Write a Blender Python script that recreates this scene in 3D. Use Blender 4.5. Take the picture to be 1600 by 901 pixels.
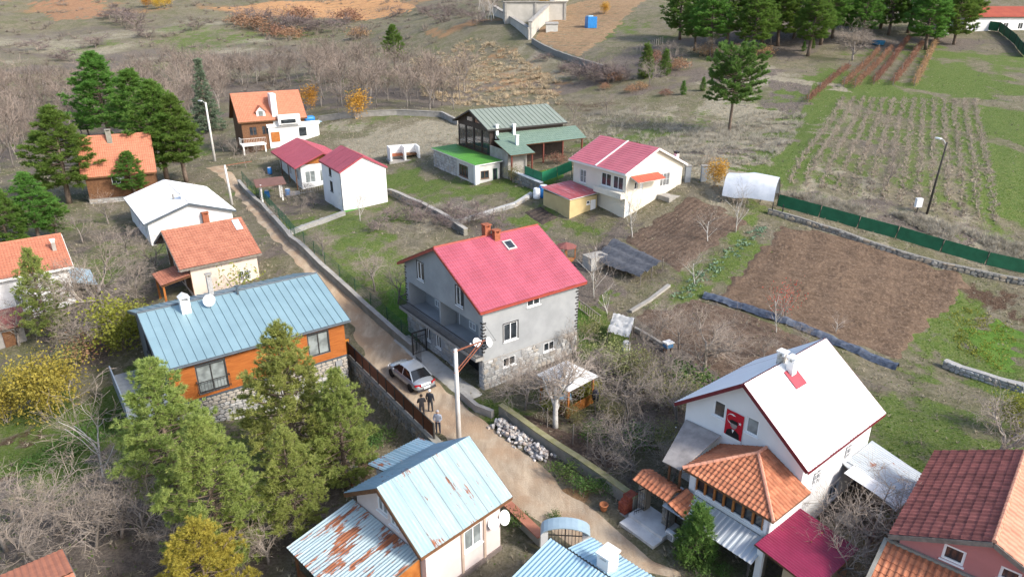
import bpy, bmesh, math, random
import numpy as np
from mathutils import Vector, Matrix
for o_ in list(bpy.data.objects): bpy.data.objects.remove(o_)
S = bpy.context.scene
COL = S.collection
R = math.radians
# ---------------------------------------------------------------- camera, sky, sun, exposure
F, TH, CZ = 1067.0, R(22.3), 25.5          # focal length in photo pixels, pitch below horizontal, camera height
cam = bpy.data.cameras.new('camera'); cam.sensor_width = 36; cam.lens = 36 * F / 1600
cam.clip_start = 0.5; cam.clip_end = 2000
camo = bpy.data.objects.new('camera', cam); COL.objects.link(camo)
camo.location = (0, 0, CZ); camo.rotation_euler = (math.pi / 2 - TH, 0, 0)
S.camera = camo
S.render.resolution_x, S.render.resolution_y = 1024, 576
SUN_AZ, SUN_EL = R(119), R(37)               # azimuth clockwise from the view direction
wd = bpy.data.worlds.new('World'); S.world = wd; wd.use_nodes = True
nt = wd.node_tree; bg = nt.nodes['Background']
sky = nt.nodes.new('ShaderNodeTexSky'); sky.sky_type = 'NISHITA'; sky.sun_disc = False
sky.sun_elevation = SUN_EL; sky.sun_rotation = SUN_AZ; sky.air_density = 1.0; sky.dust_density = 2.5
nt.links.new(sky.outputs[0], bg.inputs[0]); bg.inputs[1].default_value = 0.15
sl = bpy.data.lights.new('sun', 'SUN'); sl.energy = 2.3; sl.angle = R(9); sl.color = (1, .95, .87)
so = bpy.data.objects.new('sun', sl); COL.objects.link(so)
sd_ = Vector((math.sin(SUN_AZ) * math.cos(SUN_EL), math.cos(SUN_AZ) * math.cos(SUN_EL), math.sin(SUN_EL)))
so.rotation_euler = sd_.to_track_quat('Z', 'Y').to_euler(); so.location = (60, -20, 80)
S.view_settings.view_transform = 'Standard'; S.view_settings.look = 'None'
S.view_settings.gamma = 1; S.view_settings.use_curve_mapping = False
S.view_settings.exposure = 1.02

# ---------------------------------------------------------------- photo pixel -> direction, terrain
c_, s_ = math.cos(TH), math.sin(TH)
def ray(px, py):
    u = (px - 800) / F; v = (450.5 - py) / F
    return np.array([u, c_ + v * s_, -s_ + v * c_])
def atY(px, py, Y):
    d = ray(px, py); return d * (Y / d[1]) + np.array([0, 0, CZ])
def atZ(px, py, z):
    d = ray(px, py); return d * ((z - CZ) / d[2]) + np.array([0, 0, CZ])
CP = []
for p in [(640,600),(700,680),(850,760),(1000,870),(760,860),(540,560)]: CP.append(atZ(*p, 0))
for p in [(300,700),(100,700),(150,880),(400,880),(60,620)]: CP.append(atZ(*p, -.8))
for p in [(1250,880,.3),(1580,890,1),(1560,700,2),(950,700,.2),(760,620,0),(890,530,.6),(620,500,.5)]: CP.append(atZ(*p))
for p in [(480,400,62),(330,270,98),(60,520,52),(180,430,60),(30,330,80),(180,310,90),(535,333,78),(445,300,90),(680,310,80),
          (745,285,86),(430,225,118),(600,200,118),(560,180,128),(700,180,126),(900,330,73),(975,340,71),(1062,292,74),(1000,450,56),
          (1100,560,45.5),(1300,430,57),(1400,560,47),(1560,560,47.5),(1210,340,67.5),(1400,385,63),(1595,415,60.5),(1448,332,67.5),
          (1300,220,92),(1560,230,90),(1150,205,105),(1000,210,104),(1400,135,128),(1300,80,160),(1550,90,150),(1500,35,190),
          (1250,30,190),(1050,110,150),(800,150,150),(780,90,185),(640,110,180),(820,60,195),(920,30,215),(800,10,240),(450,110,215),
          (250,110,215),(100,110,215),(-100,120,210),(400,50,285),(200,50,285),(600,30,300),(0,50,285),(300,5,350),(600,-5,360),
          (100,215,135),(-100,300,90),(560,150,150),(400,180,140)]: CP.append(atY(*p))
for p in [(-400,420,50),(-150,450,55),(150,430,60),(400,400,70),(300,220,35),(200,130,16),(150,60,10),(90,40,5),(90,10,2),(0,5,0),
          (-80,10,-2),(-150,60,-1),(-200,130,2),(-300,250,14),(0,-40,0),(300,50,18),(-300,50,-3),(0,600,75),(500,600,100),
          (-500,600,75),(150,250,38)]: CP.append(np.array(p, float))
CP = np.array(CP)
def phi(r2): return np.where(r2 > 1e-9, .5 * r2 * np.log(r2 + 1e-12), 0)
n_ = len(CP); X_ = CP[:, :2] / 100
K_ = phi(((X_[:, None] - X_[None]) ** 2).sum(-1)) + np.eye(n_) * 2e-3
P_ = np.c_[np.ones(n_), X_]
W_ = np.linalg.solve(np.block([[K_, P_], [P_.T, np.zeros((3, 3))]]), np.r_[CP[:, 2], np.zeros(3)])
def H0(x, y):
    x = np.asarray(x, float) / 100; y = np.asarray(y, float) / 100
    r2 = (x[..., None] - X_[:, 0]) ** 2 + (y[..., None] - X_[:, 1]) ** 2
    return phi(r2) @ W_[:n_] + W_[n_] + W_[n_ + 1] * x + W_[n_ + 2] * y
def sst(a, b, x):
    t = np.clip((x - a) / (b - a), 0, 1); return t * t * (3 - 2 * t)
FA, FB = np.array([-12.7, 48.1]), np.array([-4.75, 36.7])      # foot of the brown panel fence along the lane
FD = (FB - FA) / np.linalg.norm(FB - FA); FN = np.array([FD[1], -FD[0]])   # FN points to the garden side
def H(x, y):
    x = np.asarray(x, float); y = np.asarray(y, float)
    z = H0(x, y) + .035 * np.sin(x * .9 + y * .4) * np.sin(y * .8 - x * .3) + .03 * np.sin(x * 1.9 - y * 1.3)
    far = sst(120, 200, y)
    z = z + far * (.9 * np.sin(x * .05 + 2 * np.sin(y * .03)) * np.sin(y * .07) + .5 * np.sin(x * .13 + y * .1))
    s = (x - FA[0]) * FD[0] + (y - FA[1]) * FD[1]; d = (x - FA[0]) * FN[0] + (y - FA[1]) * FN[1]
    w = sst(.1, .75, d) * (1 - sst(5, 14, d)) * sst(-5, 0, s) * (1 - sst(13, 19, s))
    return z - 1.45 * w
def G(px, py):
    d = ray(px, py); t = np.concatenate([np.linspace(14, 130, 500), np.linspace(130.5, 620, 400)])
    p = d[None] * t[:, None]; z = p[:, 2] + CZ - H(p[:, 0], p[:, 1]); i = int(np.argmax(z < 0))
    a = t[i-1] + (t[i] - t[i-1]) * z[i-1] / (z[i-1] - z[i])
    q = d * a; return np.array([q[0], q[1], float(H(q[0], q[1]))])
def GV(px, py): return Vector(G(px, py))

# ---------------------------------------------------------------- mesh helpers
class MB:
    def __init__(s): s.v = []; s.f = []; s.m = []
    def add(s, vs, fs, mi=0):
        k = len(s.v); s.v += [tuple(v) for v in vs]; s.f += [tuple(i + k for i in f) for f in fs]; s.m += [mi] * len(fs); return s
    def box(s, x0, x1, y0, y1, z0, z1, mi=0):
        return s.add([(x0,y0,z0),(x1,y0,z0),(x1,y1,z0),(x0,y1,z0),(x0,y0,z1),(x1,y0,z1),(x1,y1,z1),(x0,y1,z1)],
                     [(0,3,2,1),(4,5,6,7),(0,1,5,4),(1,2,6,5),(2,3,7,6),(3,0,4,7)], mi)
    def hexa(s, a, mi=0):            # eight corners: bottom ring, top ring
        return s.add(a, [(0,3,2,1),(4,5,6,7),(0,1,5,4),(1,2,6,5),(2,3,7,6),(3,0,4,7)], mi)
    def beam(s, p, q, w, h, mi=0, up=(0,0,1)):
        p, q = Vector(p), Vector(q); d = (q - p).normalized(); u = Vector(up)
        if abs(d.dot(u)) > .98: u = Vector((0,1,0))
        a = d.cross(u).normalized() * (w / 2); b = a.cross(d).normalized() * (h / 2)
        return s.hexa([p-a-b, p+a-b, q+a-b, q-a-b, p-a+b, p+a+b, q+a+b, q-a+b], mi)
    def slab(s, c4, th, mi=0):       # quad with thickness downwards along its normal
        c4 = [Vector(c) for c in c4]; n = (c4[1]-c4[0]).cross(c4[3]-c4[0]).normalized()
        if n.z < 0: n = -n
        return s.hexa([c - n * th for c in c4] + c4, mi)
    def prism(s, poly, z0, z1, mi=0):
        n = len(poly); vs = [(x,y,z0) for x,y in poly] + [(x,y,z1) for x,y in poly]
        return s.add(vs, [tuple(range(n-1,-1,-1)), tuple(range(n,2*n))] + [(i,(i+1)%n,n+(i+1)%n,n+i) for i in range(n)], mi)
    def extr(s, poly3, d, mi=0):     # planar 3d polygon extruded by vector d
        n = len(poly3); a = [Vector(p) for p in poly3]; d = Vector(d); vs = a + [p + d for p in a]
        return s.add(vs, [tuple(range(n-1,-1,-1)), tuple(range(n,2*n))] + [(i,(i+1)%n,n+(i+1)%n,n+i) for i in range(n)], mi)
    def tube(s, pts, rad, n=6, mi=0, cap=True):
        pts = [Vector(p) for p in pts]; k0 = len(s.v); m = len(pts)
        if not hasattr(rad, '__len__'): rad = [rad] * m
        for i, p in enumerate(pts):
            d = (pts[min(i+1,m-1)] - pts[max(i-1,0)])
            d = d.normalized() if d.length > 1e-9 else Vector((0,0,1))
            u = Vector((0,0,1)) if abs(d.z) < .9 else Vector((1,0,0))
            a = d.cross(u).normalized(); b = d.cross(a)
            for j in range(n):
                t = 2 * math.pi * j / n; s.v.append(tuple(p + (a * math.cos(t) + b * math.sin(t)) * rad[i]))
        for i in range(m - 1):
            for j in range(n):
                s.f.append((k0+i*n+j, k0+i*n+(j+1)%n, k0+(i+1)*n+(j+1)%n, k0+(i+1)*n+j)); s.m.append(mi)
        if cap:
            s.f.append(tuple(k0+j for j in range(n-1,-1,-1))); s.m.append(mi)
            s.f.append(tuple(k0+(m-1)*n+j for j in range(n))); s.m.append(mi)
        return s
    def lathe(s, prof, n=12, mi=0, c=(0,0,0)):
        k0 = len(s.v); m = len(prof)
        for r, z in prof:
            for j in range(n):
                t = 2*math.pi*j/n; s.v.append((c[0]+r*math.cos(t), c[1]+r*math.sin(t), c[2]+z))
        for i in range(m-1):
            for j in range(n): s.f.append((k0+i*n+j,k0+i*n+(j+1)%n,k0+(i+1)*n+(j+1)%n,k0+(i+1)*n+j)); s.m.append(mi)
        s.f.append(tuple(k0+j for j in range(n-1,-1,-1))); s.m.append(mi)
        s.f.append(tuple(k0+(m-1)*n+j for j in range(n))); s.m.append(mi)
        return s
    def ball(s, c, r, sub=1, mi=0, jit=0, seed=0, sc=(1,1,1)):
        bm = bmesh.new(); bmesh.ops.create_icosphere(bm, subdivisions=sub, radius=1); rg = random.Random(seed)
        vs = []
        for v in bm.verts:
            k = r * (1 + rg.uniform(-jit, jit)); vs.append((c[0]+v.co.x*k*sc[0], c[1]+v.co.y*k*sc[1], c[2]+v.co.z*k*sc[2]))
        s.add(vs, [[v.index for v in f.verts] for f in bm.faces], mi); bm.free(); return s
    def mesh(s, name, mats, smooth=False):
        me = bpy.data.meshes.new(name); me.from_pydata(s.v, [], s.f)
        for m in (mats if isinstance(mats, (list, tuple)) else [mats]): me.materials.append(m)
        if s.m and max(s.m) > 0: me.polygons.foreach_set('material_index', s.m)
        if smooth: me.polygons.foreach_set('use_smooth', [True] * len(me.polygons))
        me.update(); return me
    def build(s, name, mats, parent=None, loc=(0,0,0), rz=0, smooth=False):
        return mk(name, s.mesh(name, mats, smooth), parent, loc, rz)
def mk(name, me, parent=None, loc=(0,0,0), rz=0, M=None):
    o = bpy.data.objects.new(name, me); COL.objects.link(o); o.parent = parent
    if M is not None: o.matrix_basis = M
    else: o.location = loc; o.rotation_euler = (0, 0, rz)
    return o
def tag(o, label=None, cat=None, group=None, kind=None):
    if label: o['label'] = label
    if cat: o['category'] = cat
    if group: o['group'] = group
    if kind: o['kind'] = kind
    return o
def thing(name, label, cat, loc=(0,0,0), rz=0, group=None):
    o = bpy.data.objects.new(name, None); COL.objects.link(o); o.empty_display_size = .3
    o.location = loc; o.rotation_euler = (0, 0, rz); return tag(o, label, cat, group)
def copy_tree(o, parent=None):
    c = o.copy(); COL.objects.link(c); c.parent = parent
    for ch in list(o.children):
        copy_tree(ch, c)
    return c
def npmesh(name, V, Fc, mats, smooth=False, mi=None):
    me = bpy.data.meshes.new(name); V = np.asarray(V, np.float32); Fc = np.asarray(Fc, np.int32); k = Fc.shape[1]
    me.vertices.add(len(V)); me.vertices.foreach_set('co', V.ravel())
    me.loops.add(Fc.size); me.loops.foreach_set('vertex_index', Fc.ravel())
    me.polygons.add(len(Fc)); me.polygons.foreach_set('loop_start', np.arange(0, Fc.size, k, dtype=np.int32))
    me.polygons.foreach_set('loop_total', np.full(len(Fc), k, np.int32))
    for m in (mats if isinstance(mats, (list, tuple)) else [mats]): me.materials.append(m)
    if mi is not None: me.polygons.foreach_set('material_index', np.asarray(mi, np.int32))
    if smooth: me.polygons.foreach_set('use_smooth', np.ones(len(Fc), bool))
    me.update(calc_edges=True); return me

# ---------------------------------------------------------------- materials
def newmat(name):
    m = bpy.data.materials.new(name); m.use_nodes = True
    t = m.node_tree; return m, t, t.nodes['Principled BSDF']
def nd(t, typ, **kw):
    n = t.nodes.new(typ)
    for k, v in kw.items():
        if isinstance(v, bpy.types.NodeSocket): t.links.new(v, n.inputs[k])
        elif k in n.inputs: n.inputs[k].default_value = v
        else: setattr(n, k, v)
    return n
def c4(c): return (c[0], c[1], c[2], 1)
def mixc(t, f, a, b, mode='MIX'):
    n = t.nodes.new('ShaderNodeMix'); n.data_type = 'RGBA'; n.blend_type = mode
    for i, x in ((0, f), (6, a), (7, b)):
        if isinstance(x, bpy.types.NodeSocket): t.links.new(x, n.inputs[i])
        else: n.inputs[i].default_value = c4(x) if isinstance(x, (tuple, list)) else x
    return n.outputs[2]
def mth(t, op, a, b=0.0, c=None):
    n = t.nodes.new('ShaderNodeMath'); n.operation = op
    for i, x in enumerate((a, b) if c is None else (a, b, c)):
        if isinstance(x, bpy.types.NodeSocket): t.links.new(x, n.inputs[i])
        else: n.inputs[i].default_value = x
    return n.outputs[0]
def rng(t, x, a, b, lo=0., hi=1.):
    n = t.nodes.new('ShaderNodeMapRange'); n.clamp = True; n.interpolation_type = 'SMOOTHSTEP'
    t.links.new(x, n.inputs[0])
    for i, v in enumerate((a, b, lo, hi)): n.inputs[i+1].default_value = v
    return n.outputs[0]
def noise(t, vec, sc, det=4, ro=.6, out='Fac'):
    n = t.nodes.new('ShaderNodeTexNoise'); n.inputs['Scale'].default_value = sc; n.inputs['Detail'].default_value = det
    n.inputs['Roughness'].default_value = ro; t.links.new(vec, n.inputs['Vector']); return n.outputs[out]
def wpos(t): return t.nodes.new('ShaderNodeNewGeometry').outputs['Position']
def opos(t): return t.nodes.new('ShaderNodeTexCoord').outputs['Object']
def mapping(t, vec, sc=(1,1,1), rot=(0,0,0)):
    n = t.nodes.new('ShaderNodeMapping'); n.inputs['Scale'].default_value = sc; n.inputs['Rotation'].default_value = rot
    t.links.new(vec, n.inputs[0]); return n.outputs[0]
def bump(t, b, h, st=.3, dist=.05):
    n = t.nodes.new('ShaderNodeBump'); n.inputs['Strength'].default_value = st; n.inputs['Distance'].default_value = dist
    t.links.new(h, n.inputs['Height']); t.links.new(n.outputs[0], b.inputs['Normal'])
def rndv(t, amt):
    r = t.nodes.new('ShaderNodeObjectInfo').outputs['Random']; return mth(t, 'MULTIPLY_ADD', r, 2 * amt, 1 - amt)
MC = {}
def mat(name, c1, c2=None, scale=2., rough=.8, bmp=.0, bscale=None, metal=0., spec=.3, rnd=0., dirt=0., dirtc=(.12,.10,.08), sc3=None, obj=False):
    if name in MC: return MC[name]
    m, t, b = newmat(name); vec = opos(t) if obj else wpos(t)
    if sc3: vec = mapping(t, vec, sc3)
    if c2 is None: c2 = tuple(x * .82 for x in c1)
    f = rng(t, noise(t, vec, scale, 6), .3, .7); col = mixc(t, f, c1, c2)
    if dirt:
        f2 = rng(t, noise(t, vec, scale * .37, 8, .7), .5, .78, 0, dirt); col = mixc(t, f2, col, dirtc)
    if rnd:
        hs = nd(t, 'ShaderNodeHueSaturation', Color=col); t.links.new(rndv(t, rnd), hs.inputs['Value']); col = hs.outputs[0]
    t.links.new(col, b.inputs['Base Color']); b.inputs['Roughness'].default_value = rough
    b.inputs['Metallic'].default_value = metal; b.inputs['Specular IOR Level'].default_value = spec
    if bmp: bump(t, b, noise(t, vec, bscale or scale * 8, 5), bmp, .04)
    MC[name] = m; return m
def leafmat(name, c1, c2, scale=1.2, rnd=.2, trans=.25, hue=.02):
    if name in MC: return MC[name]
    m, t, b = newmat(name); p = wpos(t)
    col = mixc(t, rng(t, noise(t, p, scale, 3), .35, .65), c1, c2)
    col = mixc(t, rng(t, noise(t, p, scale * 9, 2), .3, .7), col, tuple(x * 1.5 for x in c1))
    hs = nd(t, 'ShaderNodeHueSaturation', Color=col); t.links.new(rndv(t, rnd), hs.inputs['Value'])
    r = t.nodes.new('ShaderNodeObjectInfo').outputs['Random']
    t.links.new(mth(t, 'MULTIPLY_ADD', r, 2 * hue, .5 - hue), hs.inputs['Hue']); col = hs.outputs[0]
    t.links.new(col, b.inputs['Base Color']); b.inputs['Roughness'].default_value = .75; b.inputs['Specular IOR Level'].default_value = .2
    tr = t.nodes.new('ShaderNodeBsdfTranslucent'); t.links.new(col, tr.inputs[0])
    mx = t.nodes.new('ShaderNodeMixShader'); mx.inputs[0].default_value = trans
    t.links.new(b.outputs[0], mx.inputs[1]); t.links.new(tr.outputs[0], mx.inputs[2])
    t.links.new(mx.outputs[0], t.nodes['Material Output'].inputs[0]); MC[name] = m; return m
def rustmetal(name, base, rustamt, head, scale=.5, base2=None, rough=.45, stretch=5., ax='y'):
    m, t, b = newmat(name); p = mapping(t, wpos(t), (1,1,1), (0, 0, -R(head)))
    v = mapping(t, p, (1, 1/stretch, 1/stretch) if ax == 'y' else (1/stretch, 1, 1/stretch))
    n1 = noise(t, v, scale * 6, 8, .75); n2 = noise(t, p, scale * .9, 3); n3 = noise(t, v, scale * 22, 3)
    sm = mth(t, 'ADD', mth(t, 'ADD', mth(t, 'MULTIPLY', n1, .6), mth(t, 'MULTIPLY', n2, .42)), mth(t, 'MULTIPLY', n3, .12))
    f = rng(t, sm, rustamt, rustamt + .035)
    rc = mixc(t, rng(t, noise(t, v, scale * 14, 6), .3, .7), (.34,.125,.055), (.19,.07,.04))
    bc = mixc(t, rng(t, noise(t, v, scale * 2.2, 5), .3, .7), base, base2 or tuple(x * .8 for x in base))
    bc = mixc(t, rng(t, noise(t, v, scale * 9, 5), .5, .75, 0, .35), bc, (.55,.60,.61))
    t.links.new(mixc(t, f, bc, rc), b.inputs['Base Color'])
    t.links.new(mth(t, 'MULTIPLY_ADD', f, .4, rough), b.inputs['Roughness'])
    b.inputs['Metallic'].default_value = 0.1; b.inputs['Specular IOR Level'].default_value = .4
    MC[name] = m; return m
def glassmat(name, c, rough=.08):
    m, t, b = newmat(name); t.links.new(mixc(t, rng(t, noise(t, wpos(t), 1.3, 2), .35, .65), c, tuple(x * 1.8 + .01 for x in c)), b.inputs['Base Color'])
    b.inputs['Roughness'].default_value = rough; b.inputs['Specular IOR Level'].default_value = .7; MC[name] = m; return m
def stonemat(name, c1, c2, c3=None):
    m, t, b = newmat(name); p = wpos(t)
    col = mixc(t, rng(t, noise(t, p, 9, 6), .3, .7), c1, c2)
    hs = nd(t, 'ShaderNodeHueSaturation', Color=col); t.links.new(rndv(t, .28), hs.inputs['Value'])
    r = t.nodes.new('ShaderNodeObjectInfo').outputs['Random']
    col = mixc(t, rng(t, mth(t, 'FRACT', mth(t, 'MULTIPLY', r, 7.31)), .6, .9), hs.outputs[0], c3 or c1)
    t.links.new(col, b.inputs['Base Color']); b.inputs['Roughness'].default_value = .9; b.inputs['Specular IOR Level'].default_value = .2
    bump(t, b, noise(t, p, 22, 5), .5, .03); MC[name] = m; return m

white = mat('white_paint', (.80,.79,.77), (.74,.73,.70), 1.2, .6, .05, 30, dirt=.15, dirtc=(.5,.47,.42))
pvc = mat('white_pvc', (.82,.82,.82), (.78,.78,.77), 3, .35)
darkmetal = mat('dark_metal', (.035,.035,.038), (.05,.045,.04), 6, .5)
blackmat = mat('black_void', (.012,.012,.013), (.02,.018,.016), 3, .8)
concrete = mat('concrete', (.36,.34,.31), (.27,.255,.23), 1.5, .92, .35, 14, dirt=.45, dirtc=(.16,.14,.11))
concrete2 = mat('old_concrete', (.30,.285,.25), (.21,.20,.165), 1.1, .95, .4, 12, dirt=.6, dirtc=(.12,.11,.075))
glass = glassmat('window_glass', (.02,.025,.03)); glass_l = glassmat('curtained_glass', (.16,.18,.18), .2)
wood = mat('brown_wood', (.17,.085,.04), (.11,.05,.025), 5, .7, .2)
wood_o = mat('orange_wood', (.42,.16,.04), (.30,.10,.025), 3, .5, .15, 20)
wood_g = mat('weathered_wood', (.24,.21,.18), (.15,.13,.11), 4, .9, .3)
pale_bark = mat('pale_bark', (.38,.34,.29), (.24,.20,.17), 4, .9, .3)
stone_l = stonemat('pale_stone', (.45,.445,.43), (.30,.295,.285), (.38,.345,.30))
stone_d = stonemat('grey_stone', (.27,.26,.24), (.17,.165,.15), (.30,.25,.19))
mortar = mat('mortar', (.30,.29,.27), (.23,.22,.20), 4, .95, .3)
# ---------------------------------------------------------------- terrain sheet
def axis_pts(a, b, fine, g0, g1, grow):
    pts = list(np.arange(g0, g1 + 1e-6, fine)); st = fine; x = g1
    while x < b: st *= grow; x += st; pts.append(x)
    st = fine; x = g0
    while x > a: st *= grow; x -= st; pts.insert(0, x)
    return np.array(pts)
gx = axis_pts(-620, 620, .62, -62, 62, 1.035); gy = axis_pts(-60, 640, .55, 17, 112, 1.028)
XX, YY = np.meshgrid(gx, gy); ZZ = H(XX, YY)
nx, ny = len(gx), len(gy)
idx = np.arange(nx * ny).reshape(ny, nx)
Fq = np.stack([idx[:-1,:-1], idx[:-1,1:], idx[1:,1:], idx[1:,:-1]], -1).reshape(-1, 4)
# ground-cover zones: what grows or lies where (lush grass, dry straw, leaf litter, bare soil, orange earth)
zone = np.zeros((5, ny, nx)); 
def blob(k, px, py, r, a=1., ry=None):
    p = G(px, py); k1, k2 = 5.3 / r, 4.1 / (ry or r)
    wx = XX + .38 * r * np.sin(YY * k2 + px) + .2 * r * np.sin(YY * k2 * 2.7 + XX * k1 * 1.9 + py); wy = YY + .38 * (ry or r) * np.sin(XX * k1 + py) + .2 * (ry or r) * np.sin(XX * k1 * 2.9 - YY * k2 * 1.7)
    d = np.sqrt(((wx - p[0]) / r) ** 2 + ((wy - p[1]) / (ry or r)) ** 2)
    zone[k] = np.maximum(zone[k], a * (1 - sst(.35, 1.15, d)))
for a in [(630,470,5,1.5),(600,420,5,.6),(560,400,6,.5),(905,500,3.4,2),(925,520,3,1.8),(560,350,9,.75),(500,350,5,.7),(600,310,7,.6),(640,285,8,.75),(720,300,6,.6),(800,295,5,.7),(860,345,5,.8),(880,300,4,1),(560,190,12,.4,6),
          (1235,240,7,1.3),(1250,210,7,1.3),(1270,180,7,1.3),(1290,150,7,1.3),(1310,120,7,1.1),(1225,265,5,1.2),(1400,200,14,.55,20),(1350,260,10,.5),(1470,260,10,.55),(1565,200,14,1.5,36),(1590,280,10,1.4,20),(1540,130,14,1.2,20),(1500,90,18,.7,16),(1580,330,6,.9),(1350,150,20,.5,6),
          (1130,420,5,.7),(1060,465,3,.8),(1160,390,4,.7),(1500,505,4.5,1),(1560,590,4,1),(1450,690,7,.62),(1420,640,5,.6),(1480,560,5,.7),(1400,720,4,.9),
          (180,640,4,1.5),(90,710,4,1.4),(230,600,3.5,1.4),(130,680,4,1.4),(60,640,3,.9),(300,640,5,.7),(560,690,3,.6),(770,640,1.6,1.8),(1000,215,12,.7,8),(1080,190,8,.4),
          (580,110,25,.4),(300,60,40,.5,30),(450,60,40,.4,30),(100,130,30,.4),(970,50,14,.5),(120,430,6,.5),(200,400,6,.5),(310,235,6,.5),(390,300,3,.7),(1180,330,3,.6),(900,630,4,.3),
          (30,350,10,.4),(330,700,6,.6),(200,720,5,.5),(420,740,5,.5),(120,760,5,.4),(60,660,4,.4),(790,640,2,.6),(960,860,1.2,.6),(1110,860,2,.5)]: blob(0, *a)
for a in [(600,210,16,.8,12),(680,215,10,.8),(1100,250,14,.9),(1150,215,14,.8),(1230,130,14,.8),(1060,240,10,.8),(1170,180,16,.9),(300,90,50,.7,30),(500,120,30,.6),(150,60,60,.6,40),(60,160,20,.5),
          (840,110,20,.6),(560,360,7,.4),(650,330,5,.5),(700,330,6,.6),(1360,330,8,.7),(1500,370,5,.7),(1290,320,6,.6),(120,640,4,.4),(1200,190,10,.7)]: blob(1, *a)
for a in [(1400,240,12,.5,18),(1480,200,9,.4,16),(1180,235,9,.8,5),(1230,150,9,.9,14),(1080,200,9,.6),(1330,320,7,.8,3),(1450,350,8,.8,3),(400,140,35,.8,18),(560,150,26,.9,15),(680,150,20,.8,14),(300,150,30,.9,22),(120,190,30,.9,25),(40,240,20,.9),(200,240,14,.7),(480,165,22,.8,12),(60,400,9,.8),(150,470,8,.8),(120,530,7,.8),(300,730,9,.9),(200,790,9,1),
          (100,800,9,.9),(420,800,7,.9),(500,700,5,.7),(920,470,6,.9),(900,600,6,.8),(960,560,6,.9),(1000,620,6,.9),(1040,650,5,.9),(940,690,4,.7),(1080,560,6,.8),(1060,520,5,.8),(880,400,7,.7),(950,390,6,.7),(760,330,8,.6),(470,320,5,.7),
          (900,130,20,.9,8),(1100,120,18,.8,8),(1350,60,45,.8,18),(1200,60,30,.8,18),(980,100,12,.8),(430,330,5,.6),(410,400,4,.7),(1350,800,6,.9),(600,20,60,.5,20),(250,90,60,.7,25),(80,120,50,.8,30),(450,85,40,.6,20),(150,50,60,.5,25),(1130,610,4,.8),(1270,600,6,.6),(460,270,5,.6)]: blob(2, *a)
for a in [(60,690,3,.9,1.6),(30,715,4,.9,2),(120,665,2.5,.8,1.5),(1540,470,3.5,1,2.5),(900,690,3,.6),(880,660,2.5,.5),(960,850,1,.6),(850,330,1.5,.5),(560,700,3.5,.8),(1020,600,3,.5),(1180,300,2,.4),(915,165,6,.5),(740,790,2,.6)]: blob(3, *a)
for a in [(770,115,16,.5,12),(700,120,12,.4,8),(1110,250,3,.6),(905,770,1.8,.9),(760,100,13,.6,9),(720,40,14,1,6),(820,120,10,.6,8),(850,140,7,.6),(550,12,60,1,14),(400,12,40,.8,10),(130,12,50,.7,12),(790,130,8,.7),(1110,245,1.6,.8),(690,100,10,.5,6)]: blob(4, *a)
me = npmesh('ground', np.c_[XX.ravel(), YY.ravel(), ZZ.ravel()], Fq, [], True)
for nm, ks in (('zone_a', (0, 1, 2)), ('zone_b', (3, 4, 4))):
    at = me.attributes.new(nm, 'FLOAT_COLOR', 'POINT')
    at.data.foreach_set('color', np.stack([zone[k].ravel() for k in ks] + [np.ones(nx * ny)], -1).astype(np.float32).ravel())
def ground_mat():
    m, t, b = newmat('ground_cover'); p = wpos(t)
    za = t.nodes.new('ShaderNodeAttribute'); za.attribute_name = 'zone_a'; zb = t.nodes.new('ShaderNodeAttribute'); zb.attribute_name = 'zone_b'
    sa = nd(t, 'ShaderNodeSeparateColor', Color=za.outputs['Color']); sb = nd(t, 'ShaderNodeSeparateColor', Color=zb.outputs['Color'])
    n_big, n_mid, n_fine, n_tiny = noise(t, p, .09, 5), noise(t, p, .33, 8, .7), noise(t, p, 1.7, 7, .72), noise(t, p, 7, 5, .75)
    ns = mth(t, 'ADD', mth(t, 'ADD', mth(t, 'MULTIPLY', n_mid, .5), mth(t, 'MULTIPLY', n_fine, .4)), mth(t, 'MULTIPLY', noise(t, p, .14, 6, .65), .2))
    base = mixc(t, rng(t, n_mid, .38, .62), (0.173,0.151,0.101), (0.108,0.104,0.054))
    base = mixc(t, rng(t, n_fine, .45, .68), base, (0.238,0.209,0.151))
    base = mixc(t, rng(t, n_big, .5, .66, 0, .6), base, (0.137,0.119,0.101)); base = mixc(t, rng(t, noise(t, p, .16, 7, .7), .5, .62, 0, .75), base, (0.115,0.122,0.054))
    def layer(col, z, c1, c2, off):
        f = rng(t, mth(t, 'ADD', z, mth(t, 'MULTIPLY', mth(t, 'SUBTRACT', ns, .55), 3.6)), .30 + off, .70 + off)
        return mixc(t, f, col, mixc(t, rng(t, n_fine, .35, .68), c1, c2))
    col = layer(base, sa.outputs[1], (.35,.315,.235), (.22,.195,.14), 0)
    col = layer(col, sa.outputs[2], (0.169,0.140,0.122), (0.104,0.086,0.072), 0)
    col = layer(col, sb.outputs[1], (0.338,0.194,0.094), (0.230,0.137,0.072), .05)
    col = layer(col, sb.outputs[0], (0.090,0.054,0.036), (0.061,0.036,0.024), 0)
    col = layer(col, sa.outputs[0], (.07,.125,.018), (.115,.15,.035), -.03)
    col = mixc(t, rng(t, n_tiny, .45, .7, 0, .6), col, mixc(t, .6, col, (0.324,0.288,0.223)))
    col = mixc(t, rng(t, n_tiny, .5, .32, 0, .6), col, mixc(t, .6, col, (0.036,0.032,0.022)))
    t.links.new(col, b.inputs['Base Color']); b.inputs['Roughness'].default_value = .95; b.inputs['Specular IOR Level'].default_value = .1
    bump(t, b, mth(t, 'ADD', n_fine, mth(t, 'MULTIPLY', n_tiny, .6)), .9, .25); return m
me.materials.append(ground_mat())
tag(mk('ground', me), kind='structure')

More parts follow.
